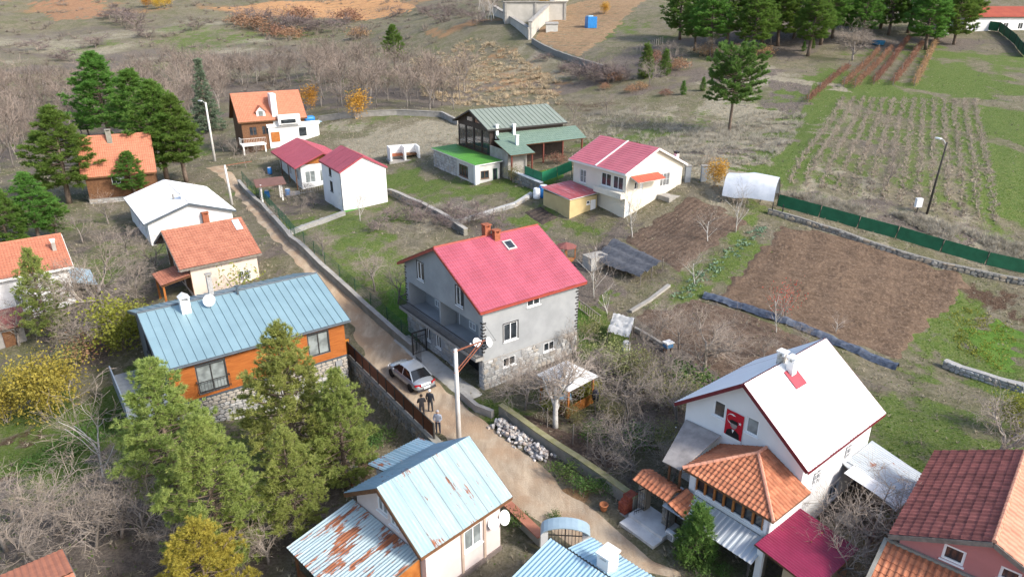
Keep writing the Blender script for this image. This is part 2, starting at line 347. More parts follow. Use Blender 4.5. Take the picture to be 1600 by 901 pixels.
# ---------------------------------------------------------------- draped sheets: lane, plots, beds
def sdist(P, poly):
    P = np.asarray(P, float); poly = np.asarray(poly, float); n = len(poly); d = np.full(len(P), 1e9); ins = np.zeros(len(P), bool)
    for i in range(n):
        a, b = poly[i], poly[(i+1) % n]; e = b - a; w = P - a
        t = np.clip((w @ e) / (e @ e), 0, 1); d = np.minimum(d, np.hypot(*(w - t[:, None] * e).T))
        cnd = ((a[1] > P[:, 1]) != (b[1] > P[:, 1]))
        with np.errstate(all='ignore'): xi = a[0] + (P[:, 1] - a[1]) * e[0] / (e[1] if e[1] else 1e-9)
        ins ^= cnd & (P[:, 0] < xi)
    return np.where(ins, d, -d)
def patch(name, poly, mt, step=.3, lift=.05, rz=R(40), jit=.35, zf=None, edge=.5, smooth=True, world=False):
    poly = np.array([(p if world else G(*p)[:2]) for p in poly]); ch, sh = math.cos(rz), math.sin(rz)
    U = poly @ np.array([[ch, -sh], [sh, ch]])
    u = np.arange(U[:,0].min() - 1, U[:,0].max() + 1, step); v = np.arange(U[:,1].min() - 1, U[:,1].max() + 1, step)
    uu, vv = np.meshgrid(u, v); x = uu * ch - vv * sh; y = uu * sh + vv * ch
    sd = sdist(np.c_[x.ravel(), y.ravel()], poly).reshape(x.shape)
    sd = sd + jit * (np.sin(x * 1.7 + 1.3 * np.sin(y * 1.1)) * .5 + np.sin(y * 3.1 + x * 2.3) * .3)
    z = H(x, y) + (lift + .03) * sst(0, edge, sd) - .03
    if zf is not None: z = z + zf(uu, vv, x, y) * sst(0, edge * 1.5, sd)
    z = np.where(sd < 0, H(x, y) - .06, z)
    i = np.arange(x.size).reshape(x.shape); q = np.stack([i[:-1,:-1], i[:-1,1:], i[1:,1:], i[1:,:-1]], -1).reshape(-1, 4)
    keep = (sd.ravel()[q] > -step * .6).any(1); q = q[keep]; us = np.unique(q); mp = np.zeros(x.size, int); mp[us] = np.arange(len(us))
    return mk(name, npmesh(name, np.c_[x.ravel(), y.ravel(), z.ravel()][us], mp[q], mt, smooth))
def lane_mat():
    m, t, b = newmat('dirt_lane'); p = wpos(t)
    v = mapping(t, p, (1, .22, 1), (0, 0, R(-37)))      # streaks along the lane
    a, c, f = noise(t, v, 1.3, 6, .65), noise(t, p, .35, 4), noise(t, p, 12, 5, .7)
    col = mixc(t, rng(t, a, .35, .65), (.48,.385,.28), (.34,.255,.175))
    col = mixc(t, rng(t, c, .45, .62), col, (.37,.26,.17)); col = mixc(t, rng(t, f, .5, .75, 0, .45), col, (.52,.45,.37))
    col = mixc(t, rng(t, f, .46, .3, 0, .4), col, (.28,.21,.15))
    t.links.new(col, b.inputs['Base Color']); b.inputs['Roughness'].default_value = .95; b.inputs['Specular IOR Level'].default_value = .1
    bump(t, b, mth(t, 'ADD', a, f), .7, .08); return m
laneL = [(940,901),(890,862),(800,790),(722,712),(672,676),(612,612),(560,552),(548,512),(520,480),(470,425),(425,376),(388,330),(352,287),(318,262)]
laneR = [(352,258),(378,287),(412,322),(456,374),(503,416),(550,458),(607,510),(652,552),(662,574),(700,606),(745,648),(775,668),(850,728),(905,776),(985,838),(1080,901)]
def lane_z(u, v, x, y): return -.05 * np.exp(-((np.abs(np.sin(u * 1.4)) - .55) / .2) ** 2) * .6 + .02 * np.sin(x * 4 + y * 3)
tag(patch('lane', laneL + laneR, lane_mat(), .2, .05, R(37), .3, lane_z, .6), kind='structure')
pave = mat('paving_concrete', (.47,.45,.41), (.36,.345,.31), 1.2, .9, .3, 15, dirt=.4, dirtc=(.25,.22,.18))
def soilmat(name, c1, c2, c3, rz):
    m, t, b = newmat(name); p = wpos(t); v = mapping(t, p, (.65, 1, 1), (0, 0, rz))
    a, f = noise(t, v, 1.1, 9, .78), noise(t, p, 5, 7, .8)
    col = mixc(t, rng(t, a, .36, .64), c1, c2); col = mixc(t, rng(t, f, .48, .7, 0, .85), col, c3); col = mixc(t, rng(t, f, .46, .3, 0, .8), col, tuple(x*.5 for x in c2))
    t.links.new(col, b.inputs['Base Color']); b.inputs['Roughness'].default_value = .97; b.inputs['Specular IOR Level'].default_value = .08
    bump(t, b, mth(t, 'ADD', a, f), 1., .12); return m
soil = soilmat('ploughed_soil', (.165,.114,.08), (.10,.069,.049), (.28,.21,.155), R(28))
soil2 = soilmat('dark_garden_soil', (.15,.105,.078), (.092,.064,.048), (.24,.19,.145), R(-50))
rs = np.random.RandomState(5)
def furrow(per, amp, ax=1, cl=.05):
    def f(u, v, x, y):
        w = (v if ax else u); k = rs.rand(*u.shape)
        return amp * np.sin(w * 2 * math.pi / per + .8 * np.sin(u * .7)) * (.7 + .3*np.sin(x*.37+1.)*np.sin(y*.29)) + cl * (k - .5) * 2 * (.6 + .4 * np.sin(x * .7) * np.sin(y * .9))
    return f
tag(patch('ploughed_field', [(1222,354),(1290,362),(1400,392),(1500,428),(1515,448),(1455,508),(1402,562),(1330,538),(1210,495),(1118,463)], soil, .14, .12, R(-20), .5, furrow(.75, .075, 1, .09), .7, False), kind='structure')
tag(patch('garden_plot', [(975,372),(1075,306),(1112,318),(1168,346),(1130,376),(1062,424),(1000,398)], soil2, .18, .08, R(40), .5, furrow(.6, .05), .6, False), kind='structure')
tag(patch('garden_plot', [(985,492),(1095,468),(1210,505),(1270,535),(1220,560),(1130,600),(1070,560),(1010,520)], soil2, .18, .06, R(40), .6, furrow(.7, .04, 0), .7, False), kind='structure')
tag(patch('garden_bed', [(800,640),(880,665),(960,700),(985,740),(930,730),(860,690)], soil2, .18, .05, R(-52), .4, furrow(.7, .05), .5, False), kind='structure')
tag(patch('vegetable_bed', [(818,332),(845,322),(872,340),(846,352)], soilmat('bed_soil', (.075,.06,.052), (.045,.038,.035), (.17,.13,.1), R(30)), .15, .1, R(30), .1, furrow(.8, .07), .3, False), kind='structure')
strawy = soilmat('orchard_soil', (.30,.20,.12), (.22,.14,.085), (.36,.30,.18), R(-30))
tag(patch('far_plot', [(832,62),(880,10),(950,-5),(1010,0),(950,60),(905,90)], strawy, .8, .1, R(60), 1, furrow(2.2, .2, 0, .1), 2, False), kind='structure')
tag(patch('far_field', [(330,12),(480,2),(625,-6),(650,14),(560,32),(430,28)], soilmat('orange_field', (.44,.25,.12), (.33,.18,.09), (.5,.33,.19), R(10)), 1.4, .15, R(10), 3, furrow(5, .3, 1, .1), 3, False), kind='structure')
tag(patch('far_field', [(40,4),(165,-4),(160,26),(85,32)], soilmat('brown_far_field', (.30,.17,.10), (.22,.12,.07), (.36,.27,.17), R(60)), 1.4, .15, R(60), 3, furrow(5, .3, 1, .1), 3, False), kind='structure')
tag(patch('front_terrace', [(-2.0-1.55*.81,42.1-1.55*.58),(-2.0,42.1),(-8.7,51.4),(-8.7-1.55*.81,51.4-1.55*.58)], pave, .25, .1, R(36), .02, None, .1, world=True), kind='structure')

def lawn_mat():
    m, t, b = newmat('lawn_grass'); p = wpos(t); a, f = noise(t, p, 1.1, 6, .7), noise(t, p, 9, 5, .75)
    col = mixc(t, rng(t, a, .35, .65), (.075,.165,.022), (.12,.20,.04)); col = mixc(t, rng(t, f, .5, .3, 0, .7), col, (.04,.075,.015)); col = mixc(t, rng(t, f, .52, .75, 0, .6), col, (.2,.24,.08))
    t.links.new(col, b.inputs['Base Color']); b.inputs['Roughness'].default_value = .95; b.inputs['Specular IOR Level'].default_value = .1; bump(t, b, mth(t, 'ADD', a, f), 1., .15); return m
LWN = lawn_mat()
tag(patch('lawn', [(888,470),(905,468),(940,505),(930,540),(888,528)], LWN, .2, .05, R(36), .3, None, .5), kind='structure')
tag(patch('lawn', [(600,455),(640,440),(650,490),(650,535),(628,515),(596,482)], LWN, .2, .05, R(36), .5, None, .6), kind='structure')
tag(patch('lawn', [(822,282),(850,292),(886,276),(868,262),(838,268)], LWN, .2, .06, R(36), .3, None, .4), kind='structure')
tag(patch('lawn', [(1500,520),(1560,500),(1600,520),(1600,570),(1560,585)], LWN, .25, .05, R(36), .8, None, .6), kind='structure')
# ---------------------------------------------------------------- building kit
class House:
    def __init__(s, name, label, o, head, zb, cat='house', group=None):
        s.o = Vector((o[0], o[1], zb)); s.h = R(head); s.zb = zb
        s.root = thing(name, label, cat, s.o, s.h, group)
        s.ch, s.sh = math.cos(s.h), math.sin(s.h)
    def loc(s, p):
        dx, dy = p[0] - s.o.x, p[1] - s.o.y
        return Vector((dx * s.ch + dy * s.sh, -dx * s.sh + dy * s.ch, p[2] - s.zb))
    def wld(s, p): return Vector((s.o.x + p[0] * s.ch - p[1] * s.sh, s.o.y + p[0] * s.sh + p[1] * s.ch, s.zb + p[2]))
    def hit(s, px, py, ax, val):          # photo pixel on the local plane x = val or y = val -> the other coordinate and z
        d = ray(px, py); c = s.loc((0, 0, CZ)); e = s.loc((d[0], d[1], CZ + d[2])) - c
        t = (val - c[ax]) / e[ax]; q = c + e * t; return q[1 - ax], q[2]
    def part(s, name, mb, mats, parent=None, smooth=False): return mb.build(name, mats, parent or s.root, smooth=smooth)
    def face(s, f):                        # P(u, v, outward)
        x0, x1, y0, y1 = s.box
        return {'F': lambda u, v, d=0: Vector((u, y0 - d, v)), 'B': lambda u, v, d=0: Vector((u, y1 + d, v)),
                'L': lambda u, v, d=0: Vector((x0 - d, u, v)), 'R': lambda u, v, d=0: Vector((x1 + d, u, v))}[f]
    def on(s, f, px, py): return s.hit(px, py, *{'F': (1, s.box[2]), 'B': (1, s.box[3]), 'L': (0, s.box[0]), 'R': (0, s.box[1])}[f])
def wall_face(mb, P, u0, u1, base, top, brk, holes, dep=.14, mi=0):
    cuts = sorted({u0, u1, *[b for b in brk if u0 < b < u1], *[x for h in holes for x in h[:2]]})
    for a, b in zip(cuts[:-1], cuts[1:]):
        v = base; m = (a + b) / 2
        for h in sorted([h for h in holes if h[0] < m < h[1]], key=lambda h: h[2]):
            mb.add([P(a, v), P(b, v), P(b, h[2]), P(a, h[2])], [(0,1,2,3)], mi); v = h[3]
        mb.add([P(a, v), P(b, v), P(b, top(b)), P(a, top(a))], [(0,1,2,3)], mi)
    for h in holes:
        c = [(h[0],h[2]),(h[1],h[2]),(h[1],h[3]),(h[0],h[3])]; dp = h[4] if len(h) > 4 else dep
        for i in range(4):
            p, q = c[i], c[(i+1) % 4]; mb.add([P(*p), P(*q), P(*q, -dp), P(*p, -dp)], [(0,1,2,3)], mi)
def window(hs, P, u0, u1, v0, v1, cols=2, rows=1, fm=None, gm=None, sill=True, fw=.07, name='window', surround=None, grille=False):
    fm = fm or pvc; gm = gm or glass; mb = MB()
    def bar(a, b, c, d, o0=-.11, o1=-.03): mb.hexa([P(a,c,o0),P(b,c,o0),P(b,c,o1),P(a,c,o1),P(a,d,o0),P(b,d,o0),P(b,d,o1),P(a,d,o1)])
    bar(u0,u1,v0,v0+fw); bar(u0,u1,v1-fw,v1); bar(u0,u0+fw,v0+fw,v1-fw); bar(u1-fw,u1,v0+fw,v1-fw)
    for i in range(1, cols): x = u0 + (u1-u0)*i/cols; bar(x-fw*.45, x+fw*.45, v0+fw, v1-fw, -.11, -.025)
    for i in range(1, rows): z = v0 + (v1-v0)*i/rows; bar(u0+fw, u1-fw, z-fw*.3, z+fw*.3, -.11, -.035)
    w = hs.part(name, mb, fm)
    for i in range(cols):
        a, b = u0 + (u1-u0)*i/cols + .02, u0 + (u1-u0)*(i+1)/cols - .02
        hs.part('pane', MB().hexa([P(a,v0+.03,-.10),P(b,v0+.03,-.10),P(b,v0+.03,-.075),P(a,v0+.03,-.075),P(a,v1-.03,-.10),P(b,v1-.03,-.10),P(b,v1-.03,-.075),P(a,v1-.03,-.075)]), gm, w)
    if sill: hs.part('sill', MB().hexa([P(u0-.06,v0-.06,-.1),P(u1+.06,v0-.06,-.1),P(u1+.06,v0-.06,.07),P(u0-.06,v0-.06,.07),P(u0-.06,v0+.004,-.1),P(u1+.06,v0+.004,-.1),P(u1+.06,v0-.01,.07),P(u0-.06,v0-.01,.07)]), fm, w)
    if surround:
        sb = MB(); k = .07
        for a,b,c,d in ((u0-k,u0,v0-k,v1+k),(u1,u1+k,v0-k,v1+k),(u0,u1,v1,v1+k),(u0,u1,v0-k,v0)):
            sb.hexa([P(a,c,-.02),P(b,c,-.02),P(b,c,.025),P(a,c,.025),P(a,d,-.02),P(b,d,-.02),P(b,d,.025),P(a,d,.025)])
        hs.part('surround', sb, surround, w)
    if grille:
        gb = MB(); n = max(3, int((u1-u0)/.14))
        for i in range(n + 1): x = u0 + (u1-u0)*i/n; gb.beam(P(x,v0,.05), P(x,v1,.05), .02, .02)
        for z in (v0 + .1, (v0+v1)/2, v1 - .1): gb.beam(P(u0,z,.05), P(u1,z,.05), .02, .02)
        hs.part('grille', gb, pvc, w)
    return w
def walls(hs, box, z0, tops, wins, mats, brk=None, extra=None, dep=.14):
    """box x0,x1,y0,y1; tops per face; wins list of (face, u, v, w, h, kw)"""
    hs.box = box; mb = MB(); x0, x1, y0, y1 = box; ex = extra or {}
    for f, (a, b) in (('F', (x0, x1)), ('L', (y0, y1)), ('B', (x0, x1)), ('R', (y0, y1))):
        P = hs.face(f); ho = [(u - w/2, u + w/2, v - h/2, v + h/2) for (g, u, v, w, h, *_) in wins if g == f] + list(ex.get(f, []))
        wall_face(mb, P, a, b, z0, tops[f], (brk or {}).get(f, []), ho, dep)
    o = hs.part('wall', mb, mats)
    for w in wins:
        f, u, v, ww, hh = w[:5]; kw = w[5] if len(w) > 5 else {}
        window(hs, hs.face(f), u - ww/2, u + ww/2, v - hh/2, v + hh/2, **kw)
    return o
def pw(hs, f, px, py, w, h, **kw):          # window given by the photo pixel of its centre
    u, v = hs.on(f, px, py); return (f, u, v, w, h, kw)
# ---- roof coverings
def frame_m(A, B, D):
    A, B, D = Vector(A), Vector(B), Vector(D); U = (B - A).normalized(); N = U.cross(D - A).normalized(); V = N.cross(U)
    if N.z < 0: N = -N
    M = Matrix((( U.x, V.x, N.x, A.x), (U.y, V.y, N.y, A.y), (U.z, V.z, N.z, A.z), (0,0,0,1)))
    return M, (B - A).length, V.dot(D - A)
TM = {}
def corr_mesh(w, l, pitch, amp, mt, square=False):
    k = ('c', round(w,3), round(l,3), pitch, amp, mt.name)
    if k in TM: return TM[k]
    if square: us = sorted({round(min(w, i*pitch + d*pitch), 4) for i in range(int(w/pitch) + 1) for d in (0,.5,.6,.9,.999)}); zf = lambda u: amp*(1 if .55 < (u/pitch) % 1 < .95 else 0) + .012
    else: us = list(np.linspace(0, w, max(8, int(w/pitch*6)))); zf = lambda u: amp*(1 + math.cos(2*math.pi*u/pitch))/2 + .012
    mb = MB(); vs = [0, l*.5, l]; n = len(us)
    for v in vs: mb.v += [(u, v, zf(u)) for u in us]
    for j in range(2):
        for i in range(n - 1): mb.f.append((j*n+i, j*n+i+1, (j+1)*n+i+1, (j+1)*n+i)); mb.m.append(0)
    TM[k] = mb.mesh('roof_sheet', mt, not square); return TM[k]
def seam_mesh(w, l, mt):
    k = ('s', round(w,3), round(l,3), mt.name)
    if k in TM: return TM[k]
    mb = MB().box(0, w - .012, 0, l, .004, .016).box(0, .03, 0, l, .016, .07); TM[k] = mb.mesh('roof_panel', mt); return TM[k]
def tile_mesh(tw, tl, mt, style=0):
    k = ('t', round(tw,3), round(tl,3), mt.name, style)
    if k in TM: return TM[k]
    mb = MB(); n = 7
    pr = [(i/(n-1), (.045*math.sin(math.pi*min(1, (i/(n-1))/.62)) if i/(n-1) < .62 else -.006*math.sin(math.pi*((i/(n-1))-.62)/.38)) * (tw/.3)) for i in range(n)]
    for v, dz in ((0, .045), (tl*1.12, .012)): mb.v += [(u*tw*.985, v, z + dz) for u, z in pr]
    mb.v += [(u*tw*.985, 0, z + .015) for u, z in pr]
    for i in range(n-1): mb.f += [(i,i+1,n+i+1,n+i), (2*n+i,2*n+i+1,i+1,i)]; mb.m += [0, 0]
    TM[k] = mb.mesh('tile', mt); return TM[k]
def tilesheet(w, l, pu, pv, mt, amp=.03, st=.03):
    nu = max(2, int(w/pu)*4); rows = max(1, int(l/pv)); mb = MB(); us = np.linspace(0, w, nu+1)
    for r in range(rows):
        for v, dz in ((r*l/rows, st), ((r+1)*l/rows, 0)): mb.v += [(u, v, .012 + dz + amp*abs(math.sin(math.pi*u/pu))) for u in us]
    n = nu + 1
    for r in range(rows*2 - 1):
        for i in range(nu): mb.f.append((r*n+i, r*n+i+1, (r+1)*n+i+1, (r+1)*n+i)); mb.m.append(0)
    return mb.mesh('roof_tiles', mt)
def cover(hs, roof, A, B, D, kind, mt, poly=None, budget=300, **k):
    """cover the slope A (eave) B (eave) D (above A) with pieces; poly = inside test in (u, v)"""
    M, lu, lv = frame_m(A, B, D); rg = random.Random(int(abs(A[0]*71 + A[1]*13 + B[2]*7) * 10) + 1)
    if kind == 'corr':
        sw = k.get('sw', .9); n = max(1, round(lu/sw)); sw = lu/n; rows = k.get('rows', 1); rl = lv/rows
        me = corr_mesh(sw, rl + (.1 if rows > 1 else 0), k.get('pitch', .18), k.get('amp', .035), mt, k.get('square', False))
        for i in range(n):
            for j in range(rows): mk('roof_sheet', me, roof, M=M @ Matrix.Translation((i*sw, j*rl - .03, .004 + .006*((i+j) % 2) + rg.uniform(0,.01))) @ Matrix.Rotation(rg.uniform(-.002,.002), 4, 'Z'))
    elif kind == 'seam':
        n = round(lu/k.get('sw', .55)); sw = lu/n
        for i in range(n): mk('roof_panel', seam_mesh(sw, lv, mt), roof, M=M @ Matrix.Translation((i*sw, 0, .003)))
    elif kind == 'sheet':
        n = max(1, round(lu/k['sw'])) if 'sw' in k else 1
        me = tilesheet(lu/n + (.03 if n > 1 else 0), lv, k.get('pu', .22), k.get('pv', .35), mt, k.get('amp', .03), k.get('st', .03))
        for i in range(n): mk('roof_sheet' if n > 1 else 'roof_tiles', me, roof, M=M @ Matrix.Translation((i*lu/n, -.02 + rg.uniform(-.02,.02)*(n > 1), .004 + .012*(i % 2)*(n > 1) + rg.uniform(0,.006))))
    elif kind == 'tiles':
        tw, tl = k.get('tw', .3), k.get('tl', .36); nu, nv = max(1, int(lu/tw)), max(1, int(lv/tl)); tw, tl = lu/nu, lv/nv
        me = tile_mesh(tw, tl, mt); sp = []
        for j in range(nv):
            for i in range(nu):
                u, v = i*tw, j*tl
                if poly is None or poly(u + tw/2, v + tl/2): sp.append((u, v))
        wl = [(hs.wld(M @ Vector((u, v, 0))).length, u, v) for u, v in sp]; wl.sort()
        rest = MB()
        for q, (_, u, v) in enumerate(wl):
            m = Matrix.Translation((u, v, .004 + rg.uniform(0,.008))) @ Matrix.Rotation(rg.uniform(-.015,.015), 4, 'Z')
            if q < budget: mk('tile', me, roof, M=M @ m)
            else: rest.add([M @ m @ x.co for x in me.vertices], [tuple(p.vertices) for p in me.polygons])
        if rest.v: tag(rest.build('tiles', mt, roof), kind='stuff')
        return max(0, budget - len(wl))
def gable_roof(hs, Lx, Ly, ze, hr, axis, kf, mf, kb=None, mb_=None, deck=None, th=.09, cap=None, kw=None, kwb=None, x0=0, y0=0, fascia=None, bud=300):
    """roof rectangle x0..x0+Lx, y0..y0+Ly; returns height function over the plan"""
    kw = kw or {}; deck = deck or wood
    if axis == 'x':
        R0, R1 = Vector((x0, y0+Ly/2, ze+hr)), Vector((x0+Lx, y0+Ly/2, ze+hr))
        A, B, C, D = Vector((x0,y0,ze)), Vector((x0+Lx,y0,ze)), Vector((x0+Lx,y0+Ly,ze)), Vector((x0,y0+Ly,ze))
        sl = [(A, B, R1, R0), (C, D, R0, R1)]; zf = lambda x, y: ze + hr*(1 - abs((y - y0) - Ly/2)/(Ly/2))
    else:
        R0, R1 = Vector((x0+Lx/2, y0, ze+hr)), Vector((x0+Lx/2, y0+Ly, ze+hr))
        A, B, C, D = Vector((x0,y0,ze)), Vector((x0+Lx,y0,ze)), Vector((x0+Lx,y0+Ly,ze)), Vector((x0,y0+Ly,ze))
        sl = [(D, A, R0, R1), (B, C, R1, R0)]; zf = lambda x, y: ze + hr*(1 - abs((x - x0) - Lx/2)/(Lx/2))
    dk = MB()
    for q in sl: dk.slab(list(q), th)
    roof = hs.part('roof', dk, deck)
    for i, q in enumerate(sl):
        cover(hs, roof, q[0], q[1], q[3], (kf if i == 0 or kb is None else kb), (mf if i == 0 or mb_ is None else mb_), budget=bud if i == 0 else max(0, bud - 280), **(kw if i == 0 or kwb is None else kwb))
    if cap: hs.part('ridge_cap', MB().tube([R0 + Vector((0,0,.03)), R1 + Vector((0,0,.03))], .09, 8), cap, roof)
    if fascia:
        fb = MB()
        for q in sl:
            n = Vector((0,0,-.09)); e = (q[3]-q[0]).normalized()*.0
            for a, b in ((q[0], q[1]), (q[0], q[3]), (q[1], q[2])):
                out = ((a+b)/2 - (q[0]+q[1]+q[2]+q[3])/4); out.z = 0; d = (b-a).normalized(); out = (out - d*out.dot(d)).normalized()*.02
                fb.beam(a + n + out, b + n + out, .035, .2)
        hs.part('fascia', fb, fascia, roof)
    return roof, zf
def chimney(hs, x, y, z0, z1, w, d, mt, capm=None, gable=False, holes=True, name='chimney'):
    c = hs.part(name, MB().box(x-w/2, x+w/2, y-d/2, y+d/2, z0, z1), mt)
    cb = MB()
    if gable:
        cb.extr([(x-w/2-.06,y-d/2-.06,z1+.25),(x+w/2+.06,y-d/2-.06,z1+.25),(x,y-d/2-.06,z1+.5)], (0, d+.12, 0))
        for sx in (-1, 1): cb.box(x+sx*(w/2-.05)-.05, x+sx*(w/2-.05)+.05, y-d/2, y+d/2, z1, z1+.25)
    else:
        cb.box(x-w/2-.06, x+w/2+.06, y-d/2-.06, y+d/2+.06, z1+.18, z1+.26)
        for sx in (-1, 1):
            for sy in (-1, 1): cb.box(x+sx*(w/2-.06)-.06, x+sx*(w/2-.06)+.06, y+sy*(d/2-.06)-.06, y+sy*(d/2-.06)+.06, z1, z1+.18)
        cb.box(x-w/2+.12, x+w/2-.12, y-d/2+.12, y+d/2-.12, z1-.02, z1+.05)
    hs.part('cap', cb, capm or mt, c); return c
# ---- stone facing made of single stones
STN = {}
def stone_meshes(mt):
    if mt.name in STN: return STN[mt.name]
    out = []; rg = random.Random(3)
    for k in range(7):
        n = rg.choice([5, 6, 6, 7]); a0 = rg.uniform(0, 6); mb = MB(); ring = []
        for i in range(n):
            t = a0 + 2*math.pi*(i + rg.uniform(-.22,.22))/n; cx, cy = math.cos(t), math.sin(t); q = .5/max(abs(cx), abs(cy))*rg.uniform(.86, 1.0); ring.append((cx*q, cy*q))
        mb.v = [(x, y, 0) for x, y in ring] + [(x*.93, y*.93, .75) for x, y in ring] + [(x*.62, y*.62, 1 + rg.uniform(-.1,.1)) for x, y in ring]
        for l in range(2):
            for i in range(n): mb.f.append((l*n+i, l*n+(i+1)%n, (l+1)*n+(i+1)%n, (l+1)*n+i)); mb.m.append(0)
        mb.f.append(tuple(2*n+i for i in range(n))); mb.m.append(0); out.append(mb.mesh('stone', mt))
    STN[mt.name] = out; return out
def stones(parent, P, u0, u1, v0, v1, sz, mt, holes=(), seed=1, dep=.07, budget=300, top=None):
    """P(u, v, d) gives parent-local points"""
    rg = random.Random(seed); ms = stone_meshes(mt); O = P(0,0,0); U = P(1,0,0) - O; V = P(0,1,0) - O; N = P(0,0,1) - O; v = v0; cnt = 0
    rest = MB()
    while v < v1 - sz*.3:
        hgt = min(sz*rg.uniform(.7, 1.15), v1 - v); u = u0 - rg.uniform(0, sz*.5)
        while u < u1:
            w = sz*rg.uniform(.9, 1.8); a, b = max(u, u0), min(u + w, u1); u += w
            if b - a < sz*.25: continue
            cu, cv = (a+b)/2, v + hgt/2
            if any(h[0]-.02 < b and a < h[1]+.02 and h[2] < v + hgt and v < h[3] for h in holes): continue
            if top and cv > top(cu): continue
            q = O + U*cu + V*(cv + rg.uniform(-.03,.03)*sz) ; s1, s2 = (b-a)*1.03, hgt*1.08; d = dep*rg.uniform(.7, 1.3)
            M = Matrix(((U.x*s1,V.x*s2,N.x*d,q.x),(U.y*s1,V.y*s2,N.y*d,q.y),(U.z*s1,V.z*s2,N.z*d,q.z),(0,0,0,1)))
            me = rg.choice(ms)
            if cnt < budget:
                o = mk('stone', me, parent); o.matrix_parent_inverse = Matrix(); o.matrix_basis = M
            else: rest.add([M @ x.co for x in me.vertices], [tuple(p.vertices) for p in me.polygons])
            cnt += 1
        v += hgt
    if rest.v: tag(rest.build('stones', mt, parent), kind='stuff')
    return cnt
def dish(label, hs, p, az, el, r=.45, pole=.5, group=None):
    """satellite dish standing at house-local point p, facing world azimuth az (clockwise from +Y)"""
    w = hs.wld(p) if hs else Vector(p); t = thing('satellite_dish', label, 'satellite dish', w, -R(az), group)
    MB().tube([(0,0,0),(0,0,pole),(0,-.05,pole+.1)], .025, 6).build('mount', darkmetal, t)
    e = R(el); ax = Vector((0, math.cos(e), math.sin(e))); c = Vector((0,.06,pole+.22)); s1 = Vector((1,0,0)); s2 = ax.cross(s1); mb = MB(); n = 20
    rings = [(0,0),(.35,.02),(.7,.08),(1,.17)]
    for q, hgt in rings[1:]:
        for j in range(n): a = 2*math.pi*j/n; mb.v.append(tuple(c + (s1*math.cos(a) + s2*math.sin(a)*1.08)*q*r + ax*hgt*r))
    mb.v.append(tuple(c)); 
    for j in range(n): mb.f.append((3*n, (j+1)%n, j))
    for l in range(2):
        for j in range(n): mb.f.append((l*n+j, l*n+(j+1)%n, (l+1)*n+(j+1)%n, (l+1)*n+j))
    mb.m = [0]*len(mb.f); mb.build('reflector', pvc, t, smooth=True)
    MB().tube([c - s2*r*.9, c + ax*r*1.1], .012, 5).build('arm', darkmetal, t); MB().ball(c + ax*r*1.12, .04).build('receiver', pvc, t)
    return t
def rail(mb, pts, h, gap=.12, r=.012):
    for a, b in zip(pts[:-1], pts[1:]):
        a, b = Vector(a), Vector(b); L = (b-a).length; n = max(1, int(L/gap)); z = Vector((0,0,h))
        mb.beam(a+z, b+z, .05, .04).beam(a+z*.12, b+z*.12, .03, .03)
        for i in range(n+1): p = a.lerp(b, i/n); mb.beam(p, p+z, .016, .016)
# ================================================================ grey house with the pink-red roof (centre)
grey_pl = mat('grey_render', (.33,.34,.345), (.265,.275,.28), .6, .9, .25, 25, dirt=.35, dirtc=(.42,.425,.42))
red_tin = mat('red_roof_sheet', (.42,.10,.14), (.35,.08,.11), .8, .42, spec=.4, dirt=.5, dirtc=(.52,.19,.21), rnd=.07, sc3=(1,.5,1))
red_trim = mat('red_trim', (.33,.065,.045), (.27,.05,.035), 3, .5)
brick_c = mat('chimney_brick', (.36,.12,.06), (.25,.08,.045), 6, .9, .4)
def roof_origin(P0, head, ox, oy):
    h = R(head); return (P0[0] - ox*math.cos(h) + oy*math.sin(h), P0[1] - ox*math.sin(h) - oy*math.cos(h))
hg = House('grey_house', 'grey rendered house with pink-red metal roof and stone ground floor', roof_origin((-2.03,42.83), 36, .45, .4), 36, 0)
Lx, Ly, ze, hr = 9.65, 12.2, 6.4, 2.94
roof, zf = gable_roof(hg, Lx, Ly, ze, hr, 'x', 'sheet', red_tin, deck=red_trim, kw=dict(pu=.2, pv=.35, amp=.03, st=.03, sw=1.05), fascia=red_trim, cap=red_trim)
bx = (.45, Lx-.45, .4, Ly-.4); hg.box = bx
tops = {'F': lambda u: zf(0, .4) - .12, 'B': lambda u: zf(0, .4) - .12, 'L': lambda u: zf(0, u) - .12, 'R': lambda u: zf(0, u) - .12}
wins = [pw(hg,'L',656.8,423.6,1.0,1.5), pw(hg,'L',718,463.5,1.0,1.5), pw(hg,'L',668.8,521,.75,1.15), pw(hg,'L',685,533,.75,1.15), pw(hg,'L',697.4,566,.55,.45,cols=1),
        pw(hg,'F',797.9,517.5,1.25,1.4,surround=darkmetal), pw(hg,'F',834,471,1.2,.62), pw(hg,'F',796,564,1.15,.75), pw(hg,'F',858,540.6,1.05,.75)]
for w in wins[:2]: w[5]['surround'] = darkmetal
g0, g1 = 1.0, 4.3
logg = (.95, Ly-.95, 2.75, 4.95, 1.5); gar = (g0, g1, -.1, 2.35, 1.2)
walls(hg, bx, -.6, tops, wins, grey_pl, {'L': [Ly/2], 'R': [Ly/2]}, {'L': [logg, gar]})
PL = hg.face('L')
lb = MB(); wall_face(lb, lambda u,v,d=0: PL(u,v,d-1.5), logg[0], logg[1], logg[2], lambda u: logg[3], [], [])
hg.part('loggia_wall', lb, grey_pl)
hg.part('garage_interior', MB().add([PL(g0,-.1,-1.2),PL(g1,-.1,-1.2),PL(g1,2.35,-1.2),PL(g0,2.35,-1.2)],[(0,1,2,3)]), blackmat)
hg.part('loggia_divider', MB().box(.5, 1.9, 6.3, 6.5, 2.75, 4.95), grey_pl)
def on_recess(px, py): return hg.hit(px, py, 0, bx[0] + 1.5)
